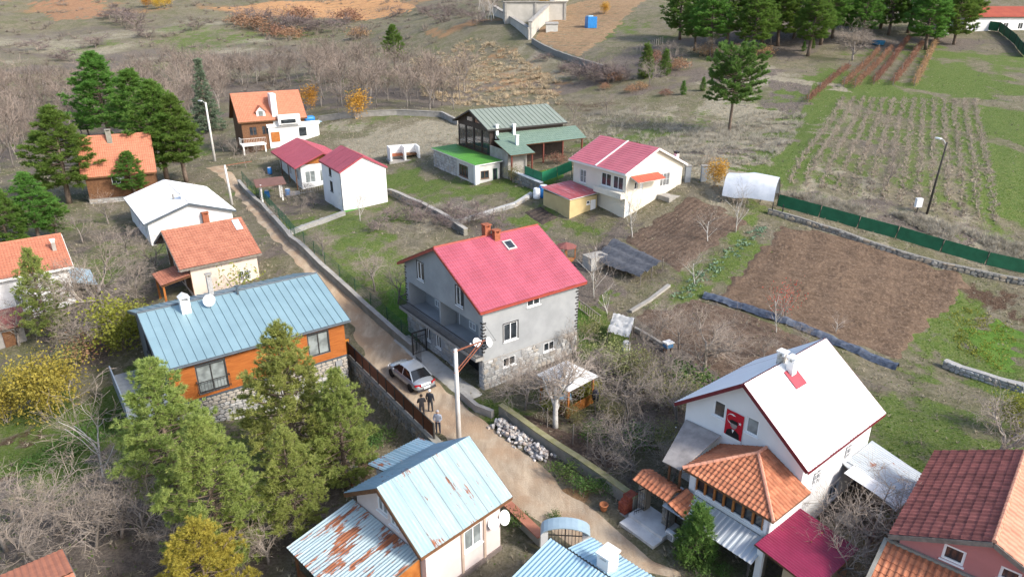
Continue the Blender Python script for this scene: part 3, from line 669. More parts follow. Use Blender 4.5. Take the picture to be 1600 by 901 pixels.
for px, py, w, h in ((684.3,474.5,.9,.6),(714.6,501,.8,1.7),(738.5,509,.9,.6)):
    u, v = on_recess(px, py); window(hg, lambda a,b,d=0: PL(a,b,d-1.44), u-w/2, u+w/2, v-h/2, v+h/2, 2 if w > .85 else 1, sill=False)
hg.part('balcony_slab', MB().box(-.25, .455, .3, Ly-.3, 2.52, 2.74), concrete)
rb = MB(); rail(rb, [(.4,.35,2.74),(-.2,.35,2.74),(-.2,Ly-.35,2.74),(.4,Ly-.35,2.74)], .85, .11)
hg.part('balcony_railing', rb, darkmetal)
holesF = [(w[1]-w[3]/2-.08, w[1]+w[3]/2+.08, w[2]-w[4]/2-.08, w[2]+w[4]/2+.08) for w in wins if w[0] == 'F']
holesL = [(w[1]-w[3]/2-.08, w[1]+w[3]/2+.08, w[2]-w[4]/2-.08, w[2]+w[4]/2+.08) for w in wins if w[0] == 'L'] + [gar[:4]]
st = hg.part('stone_facing', MB().add([hg.face('F')(bx[0],-.3,.012),hg.face('F')(bx[1],-.3,.012),hg.face('F')(bx[1],2.3,.012),hg.face('F')(bx[0],2.3,.012)], [(0,1,2,3)]) if False else MB().box(bx[0]-.02,bx[1]+.02,bx[2]-.03,bx[2]-.005,2.28,2.33), concrete)
stones(st, hg.face('F'), bx[0], bx[1], -.1, 2.28, .36, stone_l, holesF, 11, .06, 170)
stones(st, PL, bx[2], bx[3], -.1, 2.48, .38, stone_l, holesL, 12, .06, 130)
tooth = MB().box(-.5,.5,-.5,.5,-.5,.5).mesh('quoin', darkmetal)
for cx, cy, f in ((bx[0], bx[2], 0), (bx[1], bx[2], 1), (bx[0], bx[3], 2)):
    for i in range(22):
        z = (.12 if f == 0 else 2.45) + i*.245
        if z > 6.3 or (f != 0 and i > 15) or (f == 0 and 2.3 < z < 2.9): continue
        w = .30 if i % 2 else .17
        if f == 0 and z < 2.3: continue
        o = mk('quoin', tooth, hg.root); o.location = (cx + (w/2 - .03 if f != 1 else -w/2 + .03), cy + (w/2 - .03 if f != 2 else -w/2 + .03), z); o.scale = (w, w, .12)
rz_ = lambda x, y: zf(x, y)
u = hg.hit(766, 372, 1, Ly/2); 
chimney(hg, hg.hit(761,372,1,Ly/2+.1)[0], Ly/2+.2, ze+hr-.5, ze+hr+.65, .5, .5, brick_c); chimney(hg, hg.hit(773,378,1,Ly/2-.3)[0], Ly/2-.5, ze+hr-.6, ze+hr+.3, .5, .4, brick_c)
sx = hg.hit(793, 383, 1, Ly/2-1.1)[0]; M_, _, _ = frame_m((0,0,ze),(1,0,ze),(0,Ly/2,ze+hr))
sk = MB().box(-.42,.42,-.5,.5,.0,.13).mesh('skylight', mat('skylight_frame', (.5,.47,.45), None, 3, .5)); o = mk('skylight', sk, roof, M=M_ @ Matrix.Translation((sx, 5.3, .02)))
mk('pane', MB().box(-.3,.3,-.37,.37,.131,.139).mesh('pane', glass), o)
dish('white satellite dish on the near corner of the grey house balcony', hg, (-.2,.3,3.55), 140, 30, .3, .35)
dish('white satellite dish on the grey house side wall by its front corner', hg, (.75,.25,3.4), 120, 25, .33, .25)
# flat yard step, gate and side fence of the grey house
# ================================================================ blue standing-seam house (left of the lane)
blue_seam = mat('blue_grey_sheet', (.27,.405,.45), (.23,.35,.395), .5, .38, spec=.5, metal=.25, dirt=.2, dirtc=(.3,.38,.4), rnd=.05)
clad = mat('larch_cladding', (.40,.13,.03), (.30,.09,.02), 1.2, .55, .2, 20, sc3=(1,1,6))
slate = mat('slate_panel', (.09,.11,.13), (.07,.085,.10), 1.5, .5)
hb = House('blue_roof_house', 'long house with blue-grey standing-seam roof and orange wood cladding', (-22.39,38.28), 36.8, -2.2)
zb = -2.2; Lx, Ly, ze, hr = 12.94, 11.75, 4.1-zb, 1.9
roof, zf = gable_roof(hb, Lx, Ly, ze, hr, 'x', 'seam', blue_seam, deck=slate, kw=dict(sw=.56), fascia=slate, cap=slate)
bx = (.4, Lx-.35, .45, Ly-.45); hb.box = bx; FF = hb.face('F')
tops = {'F': lambda u: zf(0,.45)-.1, 'B': lambda u: zf(0,.45)-.1, 'L': lambda u: zf(0,u)-.1, 'R': lambda u: zf(0,u)-.1}
wins = [pw(hb,'F',498,537,1.6,1.75,fm=darkmetal,gm=glass_l,sill=False), pw(hb,'F',331.8,588,1.9,2.0,fm=darkmetal,gm=glass_l,sill=False), ('L',3.5,ze-1.4,2.2,1.9,dict(fm=darkmetal)), ('L',7.5,ze-1.3,2.2,1.9,dict(fm=darkmetal))]
zc = hb.on('F', 440, 583)[1]
walls(hb, bx, -.8, tops, wins, [mat('dark_grey_render', (.13,.14,.15), None, 2, .8)], {'L':[Ly/2],'R':[Ly/2]})
hol = [(w[1]-w[3]/2-.03, w[1]+w[3]/2+.03, w[2]-w[4]/2-.03, w[2]+w[4]/2+.03) for w in wins if w[0]=='F']
z = zc; bw = .19; ztop = zf(0,.45) - .12
while z < ztop - .02:                       # single horizontal boards
    z2 = min(z + bw - .012, ztop); cuts = [bx[0]] + sorted(x for h in hol if h[2] < z2 and h[3] > z for x in h[:2]) + [bx[1]]
    for a, b in zip(cuts[::2], cuts[1::2]): hb.part('cladding_board', MB().hexa([FF(a,z,.003),FF(b,z,.003),FF(b,z,.035),FF(a,z,.035),FF(a,z2,.003),FF(b,z2,.003),FF(b,z2,.022),FF(a,z2,.022)]), clad)
    z += bw
bd = hb.part('base_band', MB().hexa([FF(bx[0],zc-.14,.003),FF(bx[1],zc-.14,.003),FF(bx[1],zc-.14,.06),FF(bx[0],zc-.14,.06),FF(bx[0],zc-.01,.003),FF(bx[1],zc-.01,.003),FF(bx[1],zc-.01,.06),FF(bx[0],zc-.01,.06)]), slate)
stones(bd, FF, bx[0], bx[1], -.2, zc-.15, .30, stone_l, (), 21, .06, 300)
w2 = wins[1]; rb = MB(); rail(rb, [FF(w2[1]-1.05,w2[2]-.95,.03),FF(w2[1]-1.05,w2[2]-.95,.3),FF(w2[1]+1.05,w2[2]-.95,.3),FF(w2[1]+1.05,w2[2]-.95,.03)], .9, .2); hb.part('window_railing', rb, darkmetal)
hb.part('meter_box', MB().hexa([FF(11.6,zc-.75,.07),FF(12.1,zc-.75,.07),FF(12.1,zc-.75,.18),FF(11.6,zc-.75,.18),FF(11.6,zc-.3,.07),FF(12.1,zc-.3,.07),FF(12.1,zc-.3,.18),FF(11.6,zc-.3,.18)]), mat('grey_plastic',(.3,.31,.32),None,3,.5))
hb.part('gutter', MB().tube([(-.02,-.06,ze-.1),(Lx+.02,-.06,ze-.1)], .06, 8), slate)
dk = MB().box(-2.3, .39, .5, 6.6, ze-2.7, ze-2.55); 
for x, y in ((-2.15,.6),(-2.15,3.5),(-2.15,6.4)): dk.box(x-.08,x+.08,y-.08,y+.08,-.8,ze-2.7)
hb.part('terrace_deck', dk, mat('deck_grey',(.17,.19,.215),(.13,.15,.17),3,.7))
tw_ = mat('terrace_panel',(.20,.24,.29),(.17,.2,.24),2,.6)
hb.part('terrace_panel', MB().box(-2.36,-2.28,.4,6.6,ze-3.3,ze-1.75), tw_); hb.part('terrace_panel', MB().box(-2.27,.3,.42,.5,ze-3.3,ze-1.75), tw_)
cx = hb.hit(288, 474, 1, Ly/2-.8)[0]; chimney(hb, cx, Ly/2-.9, ze+hr-.6, ze+hr+.55, .62, .62, white, white, True)
cx = hb.hit(370, 452, 1, Ly/2-.3)[0]; hb.part('vent_pipe', MB().tube([(cx,Ly/2-.4,ze+hr-.3),(cx,Ly/2-.4,ze+hr+.5)], .09, 8).tube([(cx,Ly/2-.4,ze+hr+.5),(cx,Ly/2-.4,ze+hr+.6)], .16, 8), slate)
u_, v_ = hb.hit(329, 452, 1, 7.6); chimney(hb, u_, 7.6, zf(0,7.6)-.2, zf(0,7.6)+1.5, .34, .34, mat('grey_brick',(.42,.41,.40),(.3,.29,.28),7,.9,.4), concrete)
u_ = hb.hit(328, 473, 1, Ly/2-1.0)[0]; dish('large white satellite dish on the ridge of the blue roof', hb, (u_, Ly/2-1.0, zf(0,Ly/2-1.0)+.02), 165, 35, .42, .25)
# ================================================================ rusty corrugated house (bottom centre)
pinkw = mat('pale_pink_render', (.66,.57,.54), (.58,.50,.47), .8, .85, .15, 25, dirt=.25, dirtc=(.75,.7,.66))
rust1 = rustmetal('rusted_blue_sheet', (.27,.38,.41), .63, 45.3, .6, (.34,.44,.46)); rust2 = rustmetal('heavily_rusted_sheet', (.31,.41,.44), .58, 45.3, .55, (.38,.47,.49), ax='x'); rust3 = rustmetal('blue_sheet', (.27,.41,.50), .64, 45.3, .6)
hrh = House('rusty_roof_house', 'pale pink cottage under a rust-stained light blue corrugated roof', (-4.04,23.37), 45.3, -.4)
zb = -.4; Lx, Ly, ze, hr = 5.75, 6.1, 3.1-zb, 2.0
roof, zf = gable_roof(hrh, Lx, Ly, ze, hr, 'x', 'corr', rust1, 'corr', rust3, deck=wood_g, kw=dict(sw=.8, rows=2, pitch=.19, amp=.05), kwb=dict(sw=.8, pitch=.19, amp=.05), fascia=wood, th=.06)
bx = (.45, Lx-.6, .25, Ly-.4); hrh.box = bx
tops = {'F': lambda u: zf(0,.25)-.08, 'B': lambda u: zf(0,.4)-.08, 'L': lambda u: zf(0,u)-.08, 'R': lambda u: zf(0,u)-.08}
wins = [pw(hrh,'F',739.5,838,1.15,1.25,gm=glass_l), pw(hrh,'L',597,790,.8,.8,gm=glass_l), pw(hrh,'L',616,815,.7,.6,gm=glass_l)]
walls(hrh, bx, -.5, tops, wins, pinkw, {'L':[Ly/2],'R':[Ly/2]}); FF = hrh.face('F')
w = wins[0]
for s_g in (-1, 1): hrh.part('pilaster', MB().hexa([FF(w[1]+s_g*.72-.07,-.2,.003),FF(w[1]+s_g*.72+.07,-.2,.003),FF(w[1]+s_g*.72+.07,-.2,.06),FF(w[1]+s_g*.72-.07,-.2,.06),FF(w[1]+s_g*.72-.07,ze-.15,.003),FF(w[1]+s_g*.72+.07,ze-.15,.003),FF(w[1]+s_g*.72+.07,ze-.15,.06),FF(w[1]+s_g*.72-.07,ze-.15,.06)]), mat('pale_tan',(.5,.38,.3),None,2,.8))
pl = hrh.part('plinth', MB().box(bx[0]-.02,bx[1]+.04,bx[2]-.09,bx[2]-.003,-.4,.62), mat('dark_plinth',(.21,.17,.15),(.15,.12,.11),5,.9,.4))
dish('white satellite dish on the right end wall of the rusty roofed cottage', hrh, (5.3,.2,1.95), 130, 25, .36, .2)
dish('dark grey satellite dish under the eave of the rusty roofed cottage', hrh, (4.55,.12,2.2), 160, 25, .3, .15).children[1].data.materials
# porch
pr = hrh.root
hp = House.__new__(House); hp.o, hp.h, hp.zb, hp.root, hp.ch, hp.sh = hrh.o, hrh.h, hrh.zb, pr, hrh.ch, hrh.sh
zt, zl = 2.95, 2.3
pd = hp.part('porch_roof', MB().slab([(-3.3,.5,zl),(-3.3,6.0,zl),(.43,6.0,zt),(.43,.5,zt)], .05), wood_g)
cover(hp, pd, (-3.3,6.0,zl), (-3.3,.5,zl), (.43,6.0,zt), 'corr', rust2, sw=.92, pitch=.19, amp=.055)
for y in (.7, 3.3, 5.8): hp.part('porch_post', MB().box(-3.1,-2.98,y-.06,y+.06,-.5,zl-.03), wood)
hp.part('porch_side_wall', MB().hexa([(-3.1,.62,-.5),(.40,.62,-.5),(.40,.7,-.5),(-3.1,.7,-.5),(-3.1,.62,zl-.12),(.40,.62,zt-.14),(.40,.7,zt-.14),(-3.1,.7,zl-.12)]), wood_o)
hp.part('porch_front_wall', MB().box(-3.02,-2.96,.75,5.7,-.5,.9), wood)
# back lean-to
bl = hrh.part('back_roof', MB().slab([(2.7,8.1,2.75),(6.2,8.1,2.75),(6.2,5.85,3.3),(2.7,5.85,3.3)], .05), wood_g)
cover(hrh, bl, (6.2,8.1,2.75), (2.7,8.1,2.75), (6.2,5.85,3.3), 'corr', rust3, sw=.88, pitch=.19, amp=.05)
hrh.part('back_room_wall', MB().box(3.0,5.9,5.75,7.8,-.5,2.72), pinkw)
# ================================================================ white house with tiled porch (right)
wroof = mat('white_roof_sheet', (.80,.80,.80), (.76,.765,.77), .7, .5, spec=.3, dirt=.1, dirtc=(.6,.6,.58))
maroon = mat('maroon_trim', (.16,.02,.03), (.12,.015,.02), 4, .5)
whw = mat('white_render', (.76,.755,.75), (.70,.70,.69), .7, .85, .12, 25, dirt=.2, dirtc=(.6,.57,.52))
hw = House('white_house', 'tall white house with plain white gabled roof, dark red verge and tiled porch', (14.02,26.65), 39.1, 0)
Lx, Ly, ze, hr = 8.04, 7.85, 5.2, 3.0
roof, zf = gable_roof(hw, Lx, Ly, ze, hr, 'x', 'corr', wroof, deck=maroon, kw=dict(sw=1.0, pitch=.25, amp=.018, square=True), fascia=maroon, th=.07)
bx = (.45, Lx-.35, .4, Ly-.45); hw.box = bx
tops = {'F': lambda u: zf(0,.4)-.1, 'B': lambda u: zf(0,.45)-.1, 'L': lambda u: zf(0,u)-.1, 'R': lambda u: zf(0,u)-.1}
wins = [pw(hw,'L',1124,639.4,.72,.95,cols=1), pw(hw,'L',1175.5,666,.72,.95,cols=1,gm=glass_l), pw(hw,'F',1276,746,.75,.85,grille=True), pw(hw,'F',1325,706,.7,.9,grille=True), pw(hw,'F',1302,768,.9,.9)]
walls(hw, bx, -.5, tops, wins, whw, {'L':[Ly/2],'R':[Ly/2]}); PL = hw.face('L')
cx = hw.hit(1224.7,560,1,Ly/2)[0]; chimney(hw, cx, Ly/2+.1, ze+hr-.3, ze+hr+.35, .38, .38, mat('sooty_render',(.62,.58,.52),(.3,.26,.22),5,.9,.2), white)
cx = hw.hit(1237,566,1,Ly/2-.5)[0]; ck = chimney(hw, cx, Ly/2-.55, ze+hr-.7, ze+hr+.3, .44, .38, white, white)
M_, _, _ = frame_m((0,0,ze),(1,0,ze),(0,Ly/2,ze+hr)); mk('flashing', MB().box(-.5,.5,-.75,.3,.03,.05).mesh('flashing', mat('red_flash',(.4,.06,.08),None,3,.5)), roof, M=M_ @ Matrix.Translation((cx,4.15,.03)))
dish('small black satellite dish on the left corner of the white house', hw, (.25,Ly-.5,3.1), 300, 20, .3, .2)
# banner: red cloth with white crescent and star and a dark portrait silhouette
bu, bv = hw.on('L', 1147.5, 663); bw_, bh_ = 1.05, 1.5
bt = thing('wall_banner', 'red banner with white crescent, star and dark portrait on white gable', 'banner', hw.wld(PL(bu, bv, .03)), hw.h)
redc = mat('banner_red', (.48,.01,.025), (.42,.008,.02), 3, .7)
flat = lambda pts, d: [(-d, y, z) for y, z in pts]
cl = MB(); n = 8
for i in range(n+1):
    y = -bw_/2 + bw_*i/n; dx = -.012 - .012*math.sin(i*1.3); cl.v += [(dx, y, -bh_/2), (dx, y, bh_/2)]
cl.f = [(2*i,2*i+2,2*i+3,2*i+1) for i in range(n)]; cl.m = [0]*n; cl.build('cloth', redc, bt)
def disc(cy, cz, r, d, n=24): return [(-d, cy + r*math.cos(2*math.pi*i/n), cz + r*math.sin(2*math.pi*i/n)) for i in range(n)]
# seen from the street the banner's left is +y
mb = MB(); n = 22; o1 = [(.16 + .30*math.cos(a), .30 + .30*math.sin(a)) for a in np.linspace(R(50), R(310), n)]; o2 = [(.10 + .235*math.cos(a), .30 + .235*math.sin(a)) for a in np.linspace(R(62), R(298), n)]
mir = lambda p: (-.03, .0 + p[0]*1.0, p[1])
mb.v = [(-.031, -( -p[0]), p[1]) for p in []]
for p, q in zip(o1, o2): mb.v += [(-.031, -p[0]+.30, p[1]), (-.031, -q[0]+.30, q[1])]
mb.f = [(2*i,2*i+2,2*i+3,2*i+1) for i in range(n-1)]; mb.m = [0]*(n-1); mb.build('crescent', white, bt)
sp = [( (.10 if i % 2 == 0 else .04)*math.sin(math.pi*i/5), (.10 if i % 2 == 0 else .04)*math.cos(math.pi*i/5)) for i in range(10)]
mb = MB(); mb.v = [(-.031, -.34 + a, .22 + b) for a, b in sp] + [(-.031, -.34, .22)]; mb.f = [(i,(i+1)%10,10) for i in range(10)]; mb.m = [0]*10; mb.build('star', white, bt)
mb = MB(); mb.v = [(-.034, y, z) for y, z in ((-.42,-.75),(.42,-.75),(.36,-.42),(.14,-.28),(-.14,-.28),(-.36,-.42))]; mb.f = [(0,1,2,3,4,5)]; mb.m = [0]; mb.build('portrait_coat', blackmat, bt)
mb = MB(); mb.v = disc(.0,-.02,.2,.036); mb.f = [tuple(range(24))]; mb.m = [0]; mb.build('portrait_face', mat('portrait_grey',(.36,.30,.28),(.2,.16,.15),5,.8), bt)
mb = MB(); mb.v = [(-.039, y, z) for y, z in ((-.24,.06),(.24,.06),(.27,.2),(.1,.27),(-.2,.25))]; mb.f = [(0,1,2,3,4)]; mb.m = [0]; mb.build('portrait_hat', blackmat, bt)
mb = MB(); mb.v = [(-.042, y, z) for y, z in ((-.07,-.28),(.07,-.28),(0,-.5))]; mb.f = [(0,1,2)]; mb.m = [0]; mb.build('portrait_collar', white, bt)
mb = MB(); mb.v = [(-.03, y, z) for y, z in ((-bw_/2,-.75),(bw_/2,-.75),(bw_/2,-.93),(-bw_/2,-.93))]; mb.f = [(0,1,2,3)]; mb.m = [0]; mb.build('lower_strip', white, bt)
# ---- tiled hip porch
tile_o = mat('orange_tile', (.48,.19,.10), (.38,.135,.07), 3, .8, .2, 30, rnd=.22, dirt=.3, dirtc=(.36,.2,.13)); tile_d = mat('dark_red_tile', (.25,.085,.07), (.175,.058,.05), 3, .8, .2, 30, rnd=.25, dirt=.3, dirtc=(.10,.045,.04)); tile_p = mat('pale_sunlit_tile', (.62,.30,.20), (.52,.23,.15), 2, .85, .2, 30, rnd=.15)
hpz = House.__new__(House); hpz.o, hpz.h, hpz.zb, hpz.ch, hpz.sh = hw.o, hw.h, hw.zb, hw.ch, hw.sh
hpz.root = hw.root
ez, pz, xe, ya, yb = 3.85, 5.05, -2.85, -.15, 4.95; pk = Vector((-.35, 2.4, pz)); wl_ = Vector((.42, 2.4, pz))
A, B, C, D = Vector((.42,ya,ez)), Vector((xe,ya,ez)), Vector((xe,yb,ez)), Vector((.42,yb,ez))
dk = MB().add([A,B,pk,wl_, C,D, *[v - Vector((0,0,.1)) for v in (A,B,C,D)]], [(0,1,2,3),(1,4,2),(4,5,3,2),(0,6,7,1),(1,7,8,4),(4,8,9,5),(6,9,8,7)])
pr_ = hpz.part('porch_roof', dk, wood)
L3 = Vector((xe,ya+ (2.4-ya),ez))
def tri_poly(Am, Bm, Dm, pts):
    M, lu, lv = frame_m(Am, Bm, Dm); Mi = M.inverted(); q = [(Mi @ p).xy for p in pts]
    def f(u, v):
        ins = False
        for i in range(len(q)):
            a, b = q[i], q[(i+1) % len(q)]
            if (a.y > v) != (b.y > v) and u < a.x + (v - a.y)*(b.x - a.x)/(b.y - a.y): ins = not ins
        return ins
    return f
up = lambda a, b, p: a + (p - a) - (b - a).normalized()*((p - a).dot((b - a).normalized()))
for (a, b, pts, bud) in ((C, B, [C, B, pk], 170), (B, A, [B, A, wl_, pk], 130), (D, C, [D, C, pk, wl_], 0)):
    d = up(a, b, pk); cover(hpz, pr_, a, b, d, 'tiles', tile_o, tri_poly(a, b, d, pts), bud, tw=.23, tl=.27)
hpcap = MB()
cap_me = MB().tube([(0,0,0),(0,0,.34)], [.10,.085], 8).mesh('hip_tile', tile_p)
for a, b in ((B, pk), (C, pk), (pk, wl_)):
    n = int((b-a).length/.3)
    for i in range(n):
        p = a.lerp(b, i/n) + Vector((0,0,.05)); q = (b-a).to_track_quat('Z','Y'); mk('hip_tile', cap_me, pr_, M=Matrix.Translation(p) @ q.to_matrix().to_4x4())
# glazed body under it
pb = MB().box(-2.5,.42,.15,4.7,2.45,2.62).box(-2.5,.42,.15,.27,2.62,3.72).box(-2.5,-2.38,.15,.5,-.3,3.75).box(-2.5,-2.38,4.3,4.7,-.3,3.75).box(-2.45,-2.38,.5,4.3,2.62,2.75)
hpz.part('porch_wall', pb, whw)
hpz.part('porch_window', MB().box(-2.36,-2.3,.5,4.3,2.75,3.74), glass)
for i in range(8):
    y = .5 + 3.8*i/7; hpz.part('mullion', MB().box(-2.5,-2.4,y-.05,y+.05,2.75,3.75), wood_o)
hpz.part('porch_side_window', MB().box(-2.3,.3,4.62,4.72,2.75,3.7), glass); 
for i in range(5): x = -2.35 + 2.6*i/4; hpz.part('mullion', MB().box(x-.05,x+.05,4.60,4.76,2.62,3.75), wood_o)
for x, y in ((-2.45,.2),(-2.45,4.6)): hpz.part('porch_post', MB().box(x-.13,x+.13,y-.13,y+.13,-.4,2.4), stone_d)
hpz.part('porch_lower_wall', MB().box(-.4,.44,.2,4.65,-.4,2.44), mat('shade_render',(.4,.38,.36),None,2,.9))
# grey slab canopy left of the porch
cn = hw.root
cb = MB().slab([(xe-.1,5.02,3.75),(xe-.1,6.15,3.65),(.4,7.3,4.25),(.4,5.02,4.4)], .06); cb.build('canopy', mat('stained_sheet',(.36,.33,.31),(.24,.22,.21),1.6,.8,.2,dirt=.5,dirtc=(.16,.14,.13)), cn)
for x, y in ((-2.6,5.9),(-2.7,5.15)): MB().box(x-.05,x+.05,y-.05,y+.05,-.3,3.6).build('canopy_post', wood, cn)
# corrugated awning below the porch windows
galv = rustmetal('galvanised_sheet', (.50,.53,.55), .80, 39, .6, (.42,.45,.48), .35, ax='x')
ha = House.__new__(House); ha.o, ha.h, ha.zb, ha.ch, ha.sh = hw.o, hw.h, hw.zb, hw.ch, hw.sh; ha.root = hw.root
dk = ha.part('awning', MB().slab([(-3.95,0,1.95),(-3.95,5.15,1.95),(-2.52,5.15,2.42),(-2.52,0,2.42)], .04), galv)
cover(ha, dk, (-3.95,5.15,1.95), (-3.95,0,1.95), (-2.52,5.15,2.42), 'corr', galv, sw=.86, pitch=.26, amp=.05, square=True)
for y in (.2,2.6,4.9): ha.part('awning_post', MB().box(-3.8,-3.72,y-.04,y+.04,-.4,1.92), darkmetal)
# magenta carport
mag = mat('magenta_sheet', (.23,.02,.06), (.18,.015,.045), 1, .4, spec=.4, dirt=.2, dirtc=(.42,.1,.16))
hc = House.__new__(House); hc.o, hc.h, hc.zb, hc.ch, hc.sh = hw.o, hw.h, hw.zb, hw.ch, hw.sh; hc.root = thing('magenta_shed', 'shed with magenta corrugated roof beside the white house', 'shed', hw.o, hw.h)
dk = hc.part('roof', MB().slab([(-3.6,-2.8,2.35),(.3,-2.8,2.35),(.3,.2,2.75),(-3.6,.2,2.75)], .05), wood)
cover(hc, dk, (-3.6,-2.8,2.35), (.3,-2.8,2.35), (-3.6,.2,2.75), 'corr', mag, sw=.98, pitch=.16, amp=.03)
hc.part('wall', MB().box(-3.35,.1,-2.6,-2.5,-.3,2.3).box(-3.35,-3.25,-2.5,-1.2,-.3,2.45), mat('yellow_render',(.5,.38,.24),None,2,.9)); hc.part('post', MB().box(-3.4,-3.2,-.2,.1,-.3,2.6), whw)
hc.part('door', MB().box(-3.42,-3.36,-2.4,-1.9,-.2,1.9), mat('navy_panel',(.02,.025,.06),(.3,.3,.33),2.5,.6))
# grey lean-to behind
hl = House.__new__(House); hl.o, hl.h, hl.zb, hl.ch, hl.sh = hw.o, hw.h, hw.zb, hw.ch, hw.sh; hl.root = thing('sheet_lean_to', 'lean-to shed with silver corrugated roof behind the white house', 'shed', hw.o, hw.h)
dk = hl.part('roof', MB().slab([(4.0,-2.85,2.6),(7.9,-2.85,2.6),(8.2,.38,3.15),(4.9,.38,3.15)], .05), galv)
galv2 = rustmetal('old_galvanised_sheet', (.40,.44,.47), .66, 39, .8, (.5,.53,.55), .4)
cover(hl, dk, (7.9,-2.85,2.6), (5.2,-2.85,2.6), (7.9,.38,3.15), 'corr', galv2, sw=.9, pitch=.17, amp=.04); cover(hl, dk, (5.3,-2.85,2.62), (4.2,-2.85,2.62), (5.3,.0,3.1), 'corr', wroof, sw=1., pitch=.2, amp=.02)
for x, y in ((4.4,-2.6),(7.6,-2.6)): hl.part('post', MB().box(x-.05,x+.05,y-.05,y+.05,-.2,2.55), wood_g)
hl.part('back_wall', MB().box(7.5,7.6,-2.4,.2,-.2,2.6), wood_g); hl.part('table', MB().box(3.3,4.4,-1.3,-.4,.8,.9).box(3.4,3.5,-1.2,-1.1,.2,.8).box(4.2,4.3,-.6,-.5,.2,.8), concrete)
# ================================================================ pink house (bottom right)
pinkw2 = mat('rose_render', (.48,.20,.19), (.43,.175,.165), .8, .85, .15, 25, dirt=.2, dirtc=(.52,.27,.25))
hk = House('pink_house', 'rose pink house with dark red tiled roof at the right edge', (21.41,18.61), 48, .3)
zb = .3; Lx, Ly, ze, hr = 8.1, 6.91, 4.5-zb, 1.7
dkb = MB(); A, B, C, D = Vector((0,0,ze)), Vector((Lx,0,ze)), Vector((Lx,Ly,ze)), Vector((0,Ly,ze)); R0, R1 = Vector((0,Ly/2,ze+hr)), Vector((Lx,Ly/2,ze+hr))
dkb.slab([A,B,R1,R0], .09).slab([C,D,R0,R1], .09); roof = hk.part('roof', dkb, wood_g); zf = lambda x, y: ze + hr*(1 - abs(y - Ly/2)/(Ly/2))
cover(hk, roof, C, D, R1, 'tiles', tile_d, None, 300, tw=.29, tl=.36); cover(hk, roof, A, B, R0, 'tiles', tile_p, None, 0, tw=.29, tl=.36)  # sun-facing slope gets paler tiles, the sunlight is put into their colour
for i in range(24): p = R0.lerp(R1, i/24) + Vector((0,0,.05)); mk('ridge_tile', cap_me, roof, M=Matrix.Translation(p) @ (R1-R0).to_track_quat('Z','Y').to_matrix().to_4x4())
fb = MB(); 
for a, b in ((R0, D), (R0, A), (D, C)): fb.beam(a + Vector((-.02,0,-.1)), b + Vector((-.02,0,-.1)), .05, .2)
hk.part('fascia', fb, wood_g, roof)
bx = (.35, Lx-.35, .35, Ly-.4); hk.box = bx
tops = {'F': lambda u: zf(0,.35)-.1, 'B': lambda u: zf(0,.4)-.1, 'L': lambda u: zf(0,u)-.1, 'R': lambda u: zf(0,u)-.1}
wins = [pw(hk,'L',1490,866.5,.8,.75,cols=1,fw=.1), pw(hk,'L',1578,899,.7,.6,cols=1,fw=.1)]
walls(hk, bx, -.4, tops, wins, pinkw2, {'L':[Ly/2],'R':[Ly/2]})
cu = hk.hit(1532, 790, 1, 4.9); zc = zf(0, 4.9); cx = cu[0]
hk.part('chimney', MB().box(cx-.14,cx+.14,4.76,5.04,zc-.3,zc+.75).extr([(cx-.2,4.7,zc+.95),(cx+.2,4.7,zc+.95),(cx,4.7,zc+1.2)], (0,.4,0)).box(cx-.15,cx-.08,4.75,5.05,zc+.75,zc+.97).box(cx+.08,cx+.15,4.75,5.05,zc+.75,zc+.97), mat('mortar_grey',(.48,.44,.38),(.36,.33,.29),5,.9,.3))
sm = MB(); rg = random.Random(8)
M_, _, _ = frame_m(C, D, R1)
lc = M_.inverted() @ Vector((cx, 4.9, zc))
pts = []
for i in range(20): a = 2*math.pi*i/20; q = rg.uniform(.75,1.25); pts.append((lc.x + .62*q*math.cos(a), lc.y + .30*q*math.sin(a) - .1))
sm.prism(pts, .03, .085); mk('mortar_skirt', sm.mesh('mortar_skirt', mat('smeared_mortar',(.50,.47,.43),(.33,.25,.22),6,.95,.4)), roof, M=M_)
# low orange roof in front of it
zt, zl = 3.95-zb, 2.75-zb
lr = hk.part('porch_roof', MB().slab([(-3.6,0.3,zl),(-3.6,7.0,zl),(.33,7.0,zt),(.33,.3,zt)], .08), wood_g)
cover(hk, lr, (-3.6,7.0,zl), (-3.6,.3,zl), (.33,7.0,zt), 'tiles', tile_o, None, 300, tw=.24, tl=.34)
hk.part('porch_verge', MB().beam((-3.6,7.02,zl+.05),(.33,7.02,zt+.05),.16,.14).beam((.27,.3,zt+.06),(.27,7.0,zt+.06),.12,.12), concrete2, lr)
hk.part('porch_wall', MB().box(-3.3,.33,.5,6.75,-.4,zl-.08), pinkw2)
